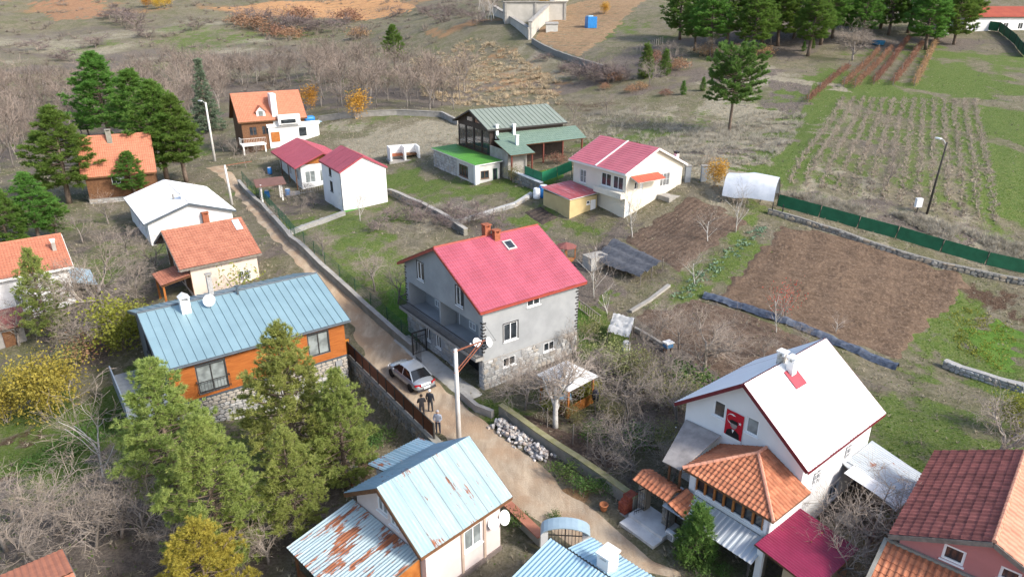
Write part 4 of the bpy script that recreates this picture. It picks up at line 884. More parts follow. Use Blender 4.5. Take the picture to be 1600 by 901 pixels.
# ================================================================ mid-ground and far houses
tile_m = mat('weathered_orange_tile', (.42,.18,.115), (.32,.125,.08), 1.6, .85, .3, 25, dirt=.45, dirtc=(.45,.22,.13)); creamw = mat('cream_render', (.72,.67,.57), (.66,.61,.51), .8, .85, .12, 25)
peach = mat('peach_render', (.68,.56,.47), (.62,.51,.43), .8, .85, .12, 25); tile_b = mat('bright_orange_tile', (.47,.185,.11), (.39,.15,.09), 2, .8, .3, 20, dirt=.25, dirtc=(.5,.22,.13))
def std_walls(hs, bx, z0, zf, axis, wins, mt, ov=.1):
    x0, x1, y0, y1 = bx; ff = (lambda u: zf(u, y0) - ov); bb = (lambda u: zf(u, y1) - ov); l = (lambda u: zf(x0, u) - ov); r = (lambda u: zf(x1, u) - ov)
    mid = (x0+x1)/2 if axis == 'y' else (y0+y1)/2
    return walls(hs, bx, z0, {'F': ff, 'B': bb, 'L': l, 'R': r}, wins, mt, {'F': [mid], 'B': [mid]} if axis == 'y' else {'L': [mid], 'R': [mid]})
# -- orange tiled cottage with peach wall
h6 = House('peach_cottage', 'peach-walled cottage with weathered orange tiles just behind the blue roof', (-28.27,54.28), 38.1, 1.0); z0 = 1.0
Lx, Ly, ze, hr = 7.04, 9.25, 4.9-z0, 2.26; roof, zf = gable_roof(h6, Lx, Ly, ze, hr, 'x', 'sheet', tile_m, deck=wood, kw=dict(pu=.24, pv=.34, amp=.04, st=.045), fascia=wood_g, cap=tile_m)
h6.box = bx = (.9, Lx-.4, .35, Ly-.4)
std_walls(h6, bx, -.5, zf, 'x', [pw(h6,'F',382,430,1.1,1.0,grille=True), ('L',6.2,ze+.6,.8,1.0,dict(fm=wood)), ('L',3.2,ze+.6,.8,1.0,dict(fm=wood))], peach)
LL = h6.face('L')
for i in range(11):
    y = .7 + i*.8
    if y < Ly-.6: h6.part('gable_board', MB().hexa([LL(y-.36,1.4,.004),LL(y+.36,1.4,.004),LL(y+.36,1.4,.05),LL(y-.36,1.4,.05),LL(y-.36,zf(0,y-.36)-.2,.004),LL(y+.36,zf(0,y+.36)-.2,.004),LL(y+.36,zf(0,y+.36)-.2,.05),LL(y-.36,zf(0,y-.36)-.2,.05)]), wood) if not (2.6 < y < 3.8 or 5.6 < y < 6.8) else None
M_, lu, lv = frame_m((0,0,ze),(Lx,0,ze),(0,Ly/2,ze+hr)); q = h6.hit(369,347,1,Ly/2-.6)[0]
mk('skylight', MB().box(-.3,.3,-.7,.7,.05,.1).mesh('skylight', mat('pale_blue_pane',(.6,.7,.78),None,2,.2)), roof, M=M_ @ Matrix.Translation((q, lv-.9, .02)))
pz = h6.part('side_porch', MB().slab([(-1.6,.2,2.7),(-1.6,3.3,2.9),(.85,3.6,3.3),(.85,.2,3.1)], .06), wood); cover(h6, pz, (-1.6,.2,2.75),(.85,.2,3.15),(-1.6,3.3,2.95), 'sheet', tile_m, pu=.24, pv=.34, amp=.04)
for x, y in ((-1.4,.4),(-1.4,3.0)): h6.part('porch_post', MB().box(x-.08,x+.08,y-.08,y+.08,-.5,2.65), wood_o)
h6.part('porch_lower_wall', MB().box(-1.4,.88,.45,.55,-.5,.9), wood)
dish('white satellite dish on the dark gable of the peach cottage', h6, (.6,1.6,2.55), 170, 25, .45, .3)
# -- white roofed house
h7 = House('white_roof_house', 'white house under a broad plain white roof beside the lane', (-37.36,66.6), 35.8, 2.2); z0 = 2.2
Lx, Ly, ze, hr = 9.06, 13.0, 5.2-z0, 1.5; roof, zf = gable_roof(h7, Lx, Ly, ze, hr, 'y', 'corr', wroof, deck=slate, kw=dict(sw=1.0, pitch=.25, amp=.015, square=True), fascia=slate, th=.06)
h7.box = bx = (.35, Lx-.35, .35, Ly-.4); std_walls(h7, bx, -1.2, zf, 'y', [('L',2.5,1.6,1.2,1.1,{}),('L',6.5,1.6,1.2,1.1,{}),('F',2.4,1.3,1.1,1.0,{})], whw, .08)
a, b = h7.on('F', 319.5, 336); chimney(h7, a, .0, b-1.1, b+.15, .6, .5, brick_c, brick_c)
q = h7.hit(277, 300, 0, Lx/2-.3); h7.part('vent_pipe', MB().tube([(Lx/2-.8,q[0],ze+hr-.4),(Lx/2-.8,q[0],ze+hr+.3)], .1, 8), concrete, roof); q = h7.hit(284,296,0,Lx/2); chimney(h7, Lx/2, q[0], ze+hr-.2, ze+hr+.4, .5, .5, white)
# -- house at the left edge
h8 = House('left_edge_house', 'white house with long orange tiled roof cut by the left edge', (-47.88,48.68), 38, 0); z0 = 0
Lx, Ly, ze, hr = 12, 9.32, 4.6, 1.79; roof, zf = gable_roof(h8, Lx, Ly, ze, hr, 'x', 'sheet', tile_b, deck=white, kw=dict(pu=.24, pv=.34, amp=.035, st=.035), cap=tile_b, fascia=white)
h8.box = bx = (.4, Lx-.4, .4, Ly-.4); std_walls(h8, bx, -1.6, zf, 'x', [pw(h8,'F',32,466,.95,1.1,gm=glass_l), ('R',4.6,2.2,1,1.1,{})], whw)
q = h8.hit(88,400,1,2.5); chimney(h8, q[0], 2.5, zf(0,2.5)-.3, zf(0,2.5)+.8, .3, .3, concrete, white)
lt = h8.part('side_lean_to', MB().slab([(Lx-.35,1.0,2.9),(Lx+1.5,.4,2.4),(Lx+1.5,4.2,2.7),(Lx-.35,5,3.3)], .05), mat('blue_lean_sheet',(.30,.40,.46),(.24,.33,.39),1,.5))
h8.part('lean_to_post', MB().box(Lx+1.3,Lx+1.42,.6,.72,-1,2.4), wood)
dish('grey-white satellite dish on the front wall of the left edge house', h8, (9.9,.35,2.2), 160, 25, .45, .2)
wp = h8.loc(G(118,470)); 
# -- low dark red shed, bottom-left of that house
p9 = G(35, 560); h9 = House('red_roof_shed', 'low shed with faded dark red roof at the left edge', (p9[0]-5.5,p9[1]-1.2), 38, p9[2]-.2, 'shed')
fr = mat('faded_red_sheet',(.26,.09,.08),(.20,.065,.06),1.2,.7,dirt=.4,dirtc=(.3,.2,.18)); d9 = h9.part('roof', MB().slab([(0,0,2.0),(6,0,2.0),(6,3.2,2.6),(0,3.2,2.6)], .06), wood); cover(h9, d9, (0,0,2.02),(6,0,2.02),(0,3.2,2.62), 'corr', fr, sw=1., pitch=.2, amp=.03)
h9.part('wall', MB().box(.3,5.7,.25,2.9,-.6,1.95), mat('grey_block',(.3,.28,.26),None,4,.9)); h9.part('door', MB().box(4.2,5.0,.17,.245,-.1,1.7), wood)
# -- brown wooden house among the pines
h10 = House('timber_cottage', 'brown timber cottage with steep orange roof among back-left pines', (-54.85,85.68), 25, 1.6); z0 = 1.6
Lx, Ly, ze, hr = 8.7, 7.0, 5.5-z0, 4.7; roof, zf = gable_roof(h10, Lx, Ly, ze, hr, 'x', 'sheet', tile_b, deck=wood, kw=dict(pu=.25, pv=.36, amp=.03, st=.03), fascia=wood)
h10.box = bx = (.4, Lx-.4, .35, Ly-.4); std_walls(h10, bx, -.6, zf, 'x', [pw(h10,'F',181,281,1.0,1.0), ('L',3.4,ze+.6,1,1.1,{})], wood, .1)
stones(h10.part('stone_base', MB().box(.3,Lx-.3,.2,.34,-.6,1.0), mortar), lambda u,v,d=0: Vector((u,.2-d,v)), .3, Lx-.3, -.5, 1.0, .4, stone_l, (), 31, .06, 80)
q = h10.hit(172, 222, 1, Ly/2-.5); chimney(h10, q[0], Ly/2-.6, ze+hr-1.2, ze+hr+.5, .6, .5, concrete2)
dish('white satellite dish on the timber cottage among the pines', h10, (4.4,.25,3.2), 165, 25, .5, .2)
# -- orange roof house with white annex (back, left of the meadow)
h11 = House('villa', 'orange tiled villa with white chimney block and flat white annex', (-43.95,111.5), 32, 3.3); z0 = 3.3
Lx, Ly, ze, hr = 11.1, 7.0, 8.5-z0, 4.2; roof, zf = gable_roof(h11, Lx, Ly, ze, hr, 'x', 'sheet', tile_b, deck=wood, kw=dict(pu=.25, pv=.36, amp=.03, st=.03), fascia=wood)
h11.box = bx = (.5, Lx-.4, .4, Ly-.4); std_walls(h11, bx, -1, zf, 'x', [('F',2.2,3.6,1.2,1.4,dict(fm=wood)),('F',4.2,3.6,1.2,1.4,dict(fm=wood)),('L',3.5,ze+1,1,1.2,dict(fm=wood))], wood)
q = h11.hit(426,165,1,1.2); h11.part('chimney_stack', MB().box(q[0]-.45,q[0]+.45,.3,1.9,2.5,ze+hr-.1), whw)
q = h11.hit(405.5,174,1,1.2); dm = h11.part('dormer', MB().extr([(q[0]-.7,.5,ze+.5),(q[0]+.7,.5,ze+.5),(q[0]+.7,.5,ze+1.5),(q[0],.5,ze+2.2),(q[0]-.7,.5,ze+1.5)], (0,2.2,0)), whw); h11.part('window', MB().box(q[0]-.35,q[0]+.35,.43,.49,ze+.7,ze+1.5), glass_l, dm)
for s_g in (-1, 1): h11.part('dormer_roof', MB().slab([(q[0]+s_g*.95,.3,ze+1.35),(q[0],.3,ze+2.32),(q[0],2.9,ze+2.32),(q[0]+s_g*.95,2.9,ze+1.35)], .07), tile_b, dm)
bl = MB().box(-.2,3.6,-1.6,.4,1.6,1.8); h11.part('balcony', bl, white); rb = MB(); rail(rb, [(-.2,.3,1.8),(-.2,-1.6,1.8),(3.6,-1.6,1.8)], 1.0, .25); h11.part('balcony_railing', rb, white)
for x in (0,3.4): h11.part('balcony_post', MB().box(x-.1,x+.1,-1.5,-1.3,-1,1.6), white)
# white annex in front
ax0 = h11.loc(atZ(*(340+300/4.003,120+265/4.003), 7.6)); 
def o_(x, y): return (340 + x/4.003, 120 + y/4.003)
an = MB(); axp = [h11.loc(atZ(*o_(*p), 7.3)) for p in ((310,320),(640,292))]
x0, x1, yy = axp[0].x, axp[1].x, (axp[0].y + axp[1].y)/2; print('annex', x0, x1, yy)
h11.part('annex_wall', MB().box(x0+.2, x1-.2, yy+.2, .45, -1.5, 3.95), whw)
d_ = h11.part('annex_roof', MB().slab([(x0,yy,4.0),(x1,yy,4.0),(x1,.35,4.5),(x0,.35,4.5)], .1), wroof)
h11.part('annex_window', MB().box(x0+.5,x0+1.9,yy+.1,yy+.19,1.6,3.2), wood_o); h11.part('annex_door', MB().box(x0+5.2,x0+6.4,yy+.1,yy+.19,2.2,3.6), glass)
h11.part('annex_parapet', MB().box(x0+1.8, x0+5.4, -.6, .34, 4.4, 5.9), whw); h11.part('annex_parapet_window', MB().box(x0+2.2,x0+4.6,-.68,-.61,4.6,5.2), glass)
p_ = h11.wld((x1-1.5, yy+.9, 4.15)); wt = thing('water_tank', 'bright blue rooftop water tank on the villa annex', 'tank', p_, R(32)); bluep = mat('blue_plastic',(.03,.22,.55),(.025,.17,.45),3,.4)
MB().tube([(-.9,0,.65),(-.6,0,.65),(.6,0,.65),(.9,0,.65)], [.35,.5,.5,.35], 14).build('tank', bluep, wt, smooth=True); MB().box(-.6,-.5,-.4,.4,-.1,.3).box(.5,.6,-.4,.4,-.1,.3).build('stand', darkmetal, wt); MB().box(.95,1.9,-.9,.3,.1,.16).build('solar_panel', mat('sky_panel',(.45,.65,.78),None,2,.2), wt)
# -- red roofed open house
h12 = House('red_roof_shelter', 'low house with wide wine-red roof beside the white gabled house', (-28.69,89.29), 31, 2.4); z0 = 2.4
wine = mat('wine_red_sheet',(.34,.075,.10),(.29,.06,.08),1,.45,dirt=.2,dirtc=(.34,.1,.11)); Lx, Ly, ze, hr = 7.98, 13.2, 6.0-z0, 1.65
roof, zf = gable_roof(h12, Lx, Ly, ze, hr, 'y', 'corr', wine, deck=wood_o, kw=dict(sw=1.0, pitch=.25, amp=.02, square=True), fascia=wine)
h12.box = bx = (1.0, Lx-.5, .9, Ly-.6); std_walls(h12, bx, -1, zf, 'y', [('F',2.2,2.0,1.4,1.6,dict(gm=glass_l)),('F',4.2,2.0,1.4,1.6,dict(gm=glass_l)),('L',3,2.0,1.2,1.4,{}),('L',7,2,1.2,1.4,{})], whw)
h12.part('gable_panel', MB().extr([(1.3,.85,ze+.15),(Lx-1.3,.85,ze+.15),(Lx/2,.85,ze+hr-.25)], (0,-.05,0)), wood_o)
h12.part('terrace', MB().box(-1.6,Lx,-1.2,.88,-1,.35), concrete); 
for y in (1.0,5,9): h12.part('post', MB().box(.3,.42,y,y+.12,-1,ze), wood)
rb = MB(); rail(rb, [(0,-1.1,.35),(Lx-1,-1.1,.35)], .9, .3); h12.part('terrace_railing', rb, white)
# -- white gabled house with wine roof
h13 = House('white_gable_house', 'small white house with wine-red roof and blank sunlit gable', (-19.95,77.97), 31.5, 2.9); z0 = 2.9
Lx, Ly, ze, hr = 5.9, 7.8, 8.0-z0, 1.57; roof, zf = gable_roof(h13, Lx, Ly, ze, hr, 'y', 'corr', wine, deck=maroon, kw=dict(sw=1.0, pitch=.25, amp=.02, square=True), fascia=wine)
h13.box = bx = (.18, Lx-.18, .12, Ly-.2); std_walls(h13, bx, -1.2, zf, 'y', [pw(h13,'L',515.6,268.6,.95,.95,fm=darkmetal), pw(h13,'L',518,291,1.1,1.3,fm=darkmetal)], whw)
h13.part('green_plinth', MB().box(.17,Lx-.1,.06,.115,-.8,.5), mat('green_paint',(.10,.30,.06),None,3,.7)); h13.part('corner_pipe', MB().tube([(.12,.1,-.3),(.12,.1,ze-.1)], .05, 6), slate)
# -- big green roofed house with glazed gable
grn = mat('grey_green_sheet',(.215,.245,.21),(.19,.22,.185),.9,.45,dirt=.25,dirtc=(.17,.2,.17)); grn2 = mat('bright_green_sheet',(.09,.27,.045),(.08,.23,.04),1,.5,dirt=.2,dirtc=(.13,.25,.09)); grn3 = mat('shingle_green',(.16,.225,.18),(.12,.18,.145),2.5,.6,dirt=.3,dirtc=(.17,.22,.19))
h15 = House('green_roof_house', 'large dark timber house with grey-green roof and glazed gable', (-3.16,89.1), 30.6, 5.0); z0 = 5.0
Lx, Ly, ze, hr = 12.5, 10.2, 11-z0, 1.93; roof, zf = gable_roof(h15, Lx, Ly, ze, hr, 'x', 'seam', grn, deck=wood, kw=dict(sw=.7), fascia=darkmetal)
h15.box = bx = (.6, Lx-.4, .5, Ly-.5); dkw = mat('dark_timber',(.05,.035,.03),(.035,.025,.02),4,.6)
gw = [('L', .5 + (Ly-1)*(i+.5)/4, 4.1, 2.0, 3.0, dict(fm=dkw, sill=False, cols=1, rows=2)) for i in range(4)]
std_walls(h15, bx, -.8, zf, 'x', gw + [('L', Ly/2-1.2, 6.55, 1.9, .7, dict(fm=dkw, sill=False, cols=1)), ('L', Ly/2+1.2, 6.55, 1.9, .7, dict(fm=dkw, sill=False, cols=1))], dkw)
rb = MB(); rail(rb, [(.2,.6,2.5),(.2,Ly-.6,2.5)], .9, .22); h15.part('balcony_railing', rb, wood); h15.part('balcony', MB().box(.1,.62,.5,Ly-.5,2.3,2.5), dkw)
lo = h15.part('porch_roof', MB().slab([(1.3,-2.3,4.05),(14.2,-2.3,4.05),(13.8,.48,5.35),(1.3,.48,5.35)], .08), wood); cover(h15, lo, (1.3,-2.3,4.06),(14.2,-2.3,4.06),(1.3,.48,5.36), 'sheet', grn3, pu=.35, pv=.4, amp=.02, st=.03)
l2 = h15.part('porch_roof', MB().slab([(.3,-5.4,3.55),(3.9,-5.4,3.55),(3.9,-1.2,4.75),(.3,-1.2,4.75)], .08), wood); cover(h15, l2, (.3,-5.4,3.56),(3.9,-5.4,3.56),(.3,-1.2,4.76), 'sheet', grn3, pu=.35, pv=.4, amp=.02, st=.03)
rw = mat('red_brown_timber',(.17,.05,.035),(.12,.035,.025),4,.6)
for x in (4.2,7.3,10.4,13.6): h15.part('porch_post', MB().box(x-.09,x+.09,-2.15,-1.97,.2,4.0), rw)
for x in (.6,3.6): h15.part('porch_post', MB().box(x-.09,x+.09,-5.2,-5.02,-.2,3.5), rw)
h15.part('porch_wall', MB().box(.7,3.4,-4.2,-4.1,-.5,3.2).box(.6,.7,-4.2,.5,-.8,3.9), concrete); h15.part('porch_floor', MB().box(3.9,14,-2.6,.5,-.8,.25), mat('terracotta_floor',(.4,.27,.19),None,3,.8))
for x, y, z1 in ((1.5,.2,6.3),(3.9,-.1,6.2),(2.7,-2.9,5.3)): chimney(h15, x, y, z1-1.6, z1, .35, .35, white, white)
# tables on the porch
for k, x in enumerate((6.2, 8.6)):
    p = h15.wld((x, -1.3, .25)); tb = thing('porch_table', ('brown wooden table left on the green roofed porch', 'brown wooden table right on the green roofed porch')[k], 'table', p, R(30)); MB().box(-.8,.8,-.4,.4,.7,.78).build('top', rw, tb)
    for sx in (-.7,.7):
        for sy in (-.3,.3): MB().box(sx-.05,sx+.05,sy-.05,sy+.05,0,.7).build('leg', rw, tb)
    for sy in (-.75,.75): MB().box(-.8,.8,sy-.15,sy+.15,.4,.46).box(-.7,-.6,sy-.1,sy+.1,0,.4).box(.6,.7,sy-.1,sy+.1,0,.4).build('bench', rw, tb)
# green roofed stone shed along the gable
h16 = House('green_shed', 'low stone shed with bright green flat roof beside the glazed gable', h15.wld((-3.3,-3.0,0)), 30.6, 4.6, 'shed')
d16 = h16.part('roof', MB().slab([(-.2,-.2,2.75),(3.75,-.2,2.95),(3.75,13.2,2.95),(-.2,13.2,2.75)], .12), white); cover(h16, d16, (-.2,13.2,2.76),(-.2,-.2,2.76),(3.75,13.2,2.96), 'corr', grn2, sw=1., pitch=.3, amp=.015, square=True)
h16.box = (0,3.4,0,12.8); walls(h16, h16.box, -.6, {k: (lambda u: 2.66) for k in 'FLBR'}, [('L',3.6,1.35,2.6,1.5,dict(fm=wood,cols=3)), ('F',1.2,1.4,1.2,1.0,dict(fm=wood)), ('F',2.7,1.1,.7,1.9,dict(fm=mat('green_door',(.05,.2,.1),None,3,.6),cols=1))], mat('pale_grey_render',(.56,.55,.52),None,1,.9,.2,20))
st16 = h16.part('stone_facing', MB().box(-.03,-.005,5.6,12.8,-.3,2.6), mortar); stones(st16, lambda u,v,d=0: Vector((-.03-d,u,v)), 5.6, 12.8, -.2, 2.6, .42, stone_l, (), 41, .05, 100)
for x, y in ((-.1,.0),(-.1,-.0)): pass
h16.part('corner_pillar', MB().box(-.25,.25,-.25,.25,-.6,2.7), white); h16.part('plinth_slab', MB().box(-.9,3.6,-1.4,0,-.8,-.0), concrete)
# -- cream house with red roof
h18 = House('cream_house', 'cream house with pale red metal roof, white strip and enclosed balcony', (11.75,69.85), 33.9, 4.3); z0 = 4.3
red2 = mat('pale_red_sheet',(.50,.145,.175),(.44,.12,.15),.8,.45,dirt=.35,dirtc=(.52,.2,.21),rnd=.06); Lx, Ly, ze, hr = 9.25, 9.45, 9.6-z0, 2.22
roof, zf = gable_roof(h18, Lx, Ly, ze, hr, 'y', 'sheet', red2, deck=white, kw=dict(pu=.22, pv=.35, amp=.025, st=.025, sw=1.1), fascia=white, th=.06)
h18.box = bx = (.5, Lx-.4, .35, Ly-.3)
std_walls(h18, bx, -1.6, zf, 'y', [pw(h18,'L',911,275,1.1,1.5,grille=True), pw(h18,'F',1039,280,1.5,1.5,grille=True,cols=3), pw(h18,'F',995.5,290,.8,.8), ('L',1.6,4.0,1.6,1.4,dict(cols=2)), ('L',3.5,4.0,1.6,1.4,dict(cols=2)), ('F',2.6,3.4,.8,1.9,dict(cols=1,gm=pvc,sill=False)), ('F',.95,1.0,.7,1.9,dict(cols=1,gm=mat('pale_blue_door',(.55,.63,.68),None,3,.5),sill=False))], creamw)
M_, lu, lv = frame_m((0,Ly,ze),(0,0,ze),(Lx/2,Ly,ze+hr)); q = 4.9
mk('white_strip', MB().box(-.12,.12,0,lv,.06,.1).mesh('white_strip', white), roof, M=M_ @ Matrix.Translation((4.7,0,.02)))
pr18 = h18.part('door_canopy', MB().slab([(1.0,-.9,4.4),(5.0,-.9,4.4),(5.0,.34,4.85),(1.0,.34,4.85)], .05), white); cover(h18, pr18, (1.0,-.9,4.42),(5.0,-.9,4.42),(1.0,.34,4.87), 'corr', mat('orange_red_sheet',(.45,.10,.06),None,2,.5), sw=1, pitch=.2, amp=.02)
h18.part('balcony', MB().box(-.3,.497,.2,4.6,2.6,3.2), creamw); rb = MB(); rail(rb, [(-.25,.3,2.6),(-.25,4.5,2.6)], .01, 9); h18.part('balcony_trim', rb, darkmetal)
chimney(h18, Lx-.25, Ly*.12+.4, ze-1.4, ze+.9, .4, .4, white, darkmetal); h18.part('yard_terrace', MB().box(5.2,Lx+2.0,-1.5,.33,-.9,2.35), concrete)
h19 = House('yellow_shed', 'small yellow shed with red metal roof beside the cream house', h18.wld((-3.7,4.4,0)), 33.9, 4.4, 'shed')
d19 = h19.part('roof', MB().slab([(-.2,-.2,2.15),(4.0,-.2,2.35),(4.0,5.0,2.65),(-.2,5.0,2.45)], .06), white); cover(h19, d19, (-.2,-.2,2.17),(4.0,-.2,2.37),(-.2,5.0,2.47), 'corr', rustmetal('red_shed_sheet',(.42,.095,.10),.72,34,.5), sw=1., pitch=.2, amp=.025)
yel = mat('yellow_plaster',(.55,.43,.22),(.50,.38,.19),1.5,.9,.2); h19.box = (0,3.8,0,4.8); walls(h19, h19.box, -.8, {'F': lambda u: 2.06, 'B': lambda u: 2.3, 'L': lambda u: 2.06, 'R': lambda u: 2.2}, [('F',2.6,1.4,.5,.4,dict(cols=1))], yel); h19.part('door', MB().box(2.9,3.6,-.06,-.003,-.3,1.6), white)
# -- top-right house
p = G(1562, 52); h25 = House('far_right_house', 'white house with long red roof in the top right corner', (p[0]-8,p[1]+2), 8, p[2]-.5)
roof, zf = gable_roof(h25, 22, 9, 4.0, 2.4, 'x', 'sheet', mat('far_red_tile',(.34,.08,.045),(.28,.06,.04),.6,.8), deck=wood, kw=dict(pu=.5, pv=.6, amp=.04)); h25.box = (.5,21.5,.5,8.5); std_walls(h25, h25.box, -3, zf, 'x', [('F',4+i*4,2.0,1.3,1.4,{}) for i in range(4)], whw)
# -- corner of an orange roof at the very bottom left
p = atZ(112, 858, 2.6); h22 = House('bottom_left_house', 'orange tiled roof corner at the bottom left edge', (p[0]-3.2,p[1]-10.6), 42, -.9); 
roof, zf = gable_roof(h22, 9.2, 7.2, 2.6, 1.3, 'x', 'sheet', tile_b, deck=wood, kw=dict(pu=.25, pv=.36, amp=.04, st=.04), fascia=wood_g); h22.box = (.4,8.8,.4,6.8); std_walls(h22, h22.box, -.4, zf, 'x', [('F',4,1.4,1.2,1.1,{})], whw)
# -- blue corrugated roofs at the bottom edge with white chimney
h23 = House('bottom_blue_house', 'blue corrugated roof with white chimney at the bottom edge', (3.66-5.2,24.75-5.5), 45.3, -.3); blue2 = rustmetal('blue_corrugated',(.25,.40,.50),.66,45.3,.6,(.30,.45,.53),ax='x')
q = [h23.loc(atZ(*p_, z_)) for p_, z_ in (((855,845),3.0),((925,843),2.6),((1010,901),2.6),((805,895),3.0),((890,860),3.2),((945,880),3.2))]; print('h23', [tuple(round(c,2) for c in v) for v in q])
zb = -.3
for nm, c4_, a, b, d, kk in (('roof', [(1.5,1.3,2.5),(6.05,1.3,3.45),(6.05,-6,3.45),(1.5,-6,2.5)], (1.5,1.3,2.52), (1.5,-6,2.52), (6.05,1.3,3.47), 0), ('roof', [(6.06,.35,3.45),(7.8,.35,2.95),(7.8,-6,2.95),(6.06,-6,3.45)], (7.8,-6,2.97), (7.8,.35,2.97), (6.06,-6,3.47), 1)):
    d_ = h23.part(nm, MB().slab(c4_, .06), wood_g); cover(h23, d_, a, b, d, 'corr', blue2, sw=.92, pitch=.19, amp=.05)
h23.part('wall', MB().box(2,7.4,-5.6,.1,-.4,2.5), whw); u_ = h23.hit(945,885,1,-1.4); chimney(h23, 6.55, -1.5, 3.0, 4.0, .75, .6, white, white)
# ================================================================ walls and fences
def zat(P, py):                     # height at which photo row py meets the vertical through P
    lo, hi = -10., 60.
    for _ in range(50):
        m = (lo + hi)/2; zz = P[1]*c_ - (m - CZ)*s_; v = P[1]*s_ + (m - CZ)*c_
        if 450.5 - F*v/zz > py: lo = m
        else: hi = m
    return lo
def line(pts, step=1.6):            # photo pixels on the ground -> evenly spaced world points
    w = [GV(*p) if len(p) == 2 else Vector(p) for p in pts]; out = [w[0]]
    for a, b in zip(w[:-1], w[1:]):
        n = max(1, round((b - a).xy.length/step))
        for i in range(1, n+1): q = a.lerp(b, i/n); q.z = float(H(q.x, q.y)); out.append(q)
    return out
def long_wall(name, label, pts, h, th, mt, capm=None, cat='wall', side=None, sz=.3, bud=300, seed=1, dn=.5, smt=None, capw=.06):
    P = line(pts, 2.0); t = thing(name, label, cat, P[0]); core = MB(); cap = MB(); o = P[0]
    off = []
    for i, p in enumerate(P):
        d = (P[min(i+1,len(P)-1)] - P[max(i-1,0)]).xy.normalized(); off.append(Vector((-d.y, d.x, 0)))
    for i in range(len(P)-1):
        a, b = P[i]-o, P[i+1]-o; na, nb = off[i]*th/2, off[i+1]*th/2
        core.hexa([a-na-Vector((0,0,dn)), a+na-Vector((0,0,dn)), b+nb-Vector((0,0,dn)), b-nb-Vector((0,0,dn)), a-na+Vector((0,0,h)), a+na+Vector((0,0,h)), b+nb+Vector((0,0,h)), b-nb+Vector((0,0,h))])
        if capm:
            ka, kb = na*(1+capw*2/th), nb*(1+capw*2/th); z0, z1 = Vector((0,0,h+.003)), Vector((0,0,h+.08)); cap.hexa([a-ka+z0, a+ka+z0, b+kb+z0, b-kb+z0, a-ka+z1, a+ka+z1, b+kb+z1, b-kb+z1])
    core.build('wall', mt, t)
    if capm: cap.build('cap', capm, t)
    if side:
        left = bud
        for i in range(len(P)-1):
            a, b = P[i]-o, P[i+1]-o; n = off[i]*side; L = (b-a).length; e = (b-a)/L
            f = lambda u, v, d=0, a=a, e=e, n=n: a + e*u + Vector((0,0,v)) + n*(th/2 + d)
            left -= stones(t, f, 0, L, -dn*.8, h, sz, smt or stone_d, (), seed*100+i, .09, max(0, left))
    return t, P
def post_fence(name, label, pts, h, step, postm, panel=None, panelm=None, lift=0., wires=None, group=None, pr=.035, cat='fence'):
    P = line(pts, step); o = P[0]; t = thing(name, label, cat, o, group=group)
    for p in P: MB().tube([p - o - Vector((0,0,.25)), p - o + Vector((0,0,h+lift))], pr, 6).build('post', postm, t)
    for a, b in zip(P[:-1], P[1:]):
        a, b = a - o + Vector((0,0,lift)), b - o + Vector((0,0,lift)); d = (b-a).normalized()
        if panel == 'solid': MB().beam(a + Vector((0,0,h*.5)) + d*pr, b + Vector((0,0,h*.5)) - d*pr, .02, h*.92).build('panel', panelm, t)
        elif panel == 'mesh':
            mb = MB(); n = max(2, int((b-a).length/.16))
            for i in range(n+1): q = a.lerp(b, i/n); mb.tube([q + Vector((0,0,.06)), q + Vector((0,0,h))], .009, 3, cap=False)
            for i in range(5): z = Vector((0,0,.06 + (h-.08)*i/4)); mb.tube([a+z, b+z], .012, 3, cap=False)
            mb.build('mesh_panel', panelm, t)
        elif panel == 'wire':
            mb = MB()
            for z in wires: mb.tube([a + Vector((0,0,z)), (a+b)/2 + Vector((0,0,z-.05)), b + Vector((0,0,z))], .006, 3, cap=False)
            mb.build('wire', panelm, t)
    return t
rustp = mat('rust_brown_panel', (.17,.06,.03), (.12,.04,.022), 1.2, .65, .15, dirt=.25, dirtc=(.24,.10,.05), rnd=.1); orangep = mat('orange_panel', (.52,.20,.03), (.42,.15,.025), 2, .6)
# brown panel fence and its stone retaining wall
rw_t = thing('retaining_wall', 'stone retaining wall below the brown panel fence along the lane', 'wall', (FA[0],FA[1],0)); rzf = math.atan2(FD[1], FD[0]); rw_t.rotation_euler.z = rzf
FL = float(np.linalg.norm(FB - FA)); gs = -1     # local y negative = garden side
MB().box(-.6, FL+1.2, -.42, .0, -2.2, .12).build('core', mortar, rw_t); MB().box(-.62, FL+1.22, -.5, .03, .123, .2).build('cap', concrete2, rw_t)
stones(rw_t, lambda u,v,d=0: Vector((u,-.42-d,v)), -.6, FL+1.2, -1.9, .12, .36, stone_d, (), 51, .1, 300)
pf = thing('panel_fence', 'rust brown metal panel fence on the lane edge above the stone wall', 'fence', (FA[0],FA[1],.2)); pf.rotation_euler.z = rzf; n = 10
for i in range(n+1): x = FL*i/n; MB().box(x-.05,x+.05,-.29,-.19,-.05,1.15).build('post', darkmetal, pf)
for i in range(n):
    a, b = FL*i/n + .055, FL*(i+1)/n - .055; MB().box(a,b,-.26,-.22,.06,1.08).build('panel', rustp, pf); MB().box(a,b,-.275,-.205,1.09,1.13).build('top_rail', darkmetal, pf)
gl = thing('gate_leaf', 'orange gate leaf standing open at the corner of the blue roof house', 'gate', (FA[0]-.1,FA[1]+.1,.2), R(205)); MB().box(.05,.65,-.02,.02,.06,1.3).build('panel', orangep, gl); MB().box(0,.05,-.03,.03,0,1.36).box(.65,.7,-.03,.03,0,1.36).box(.05,.65,-.03,.03,0,.06).box(.05,.65,-.03,.03,1.3,1.36).build('frame', darkmetal, gl)
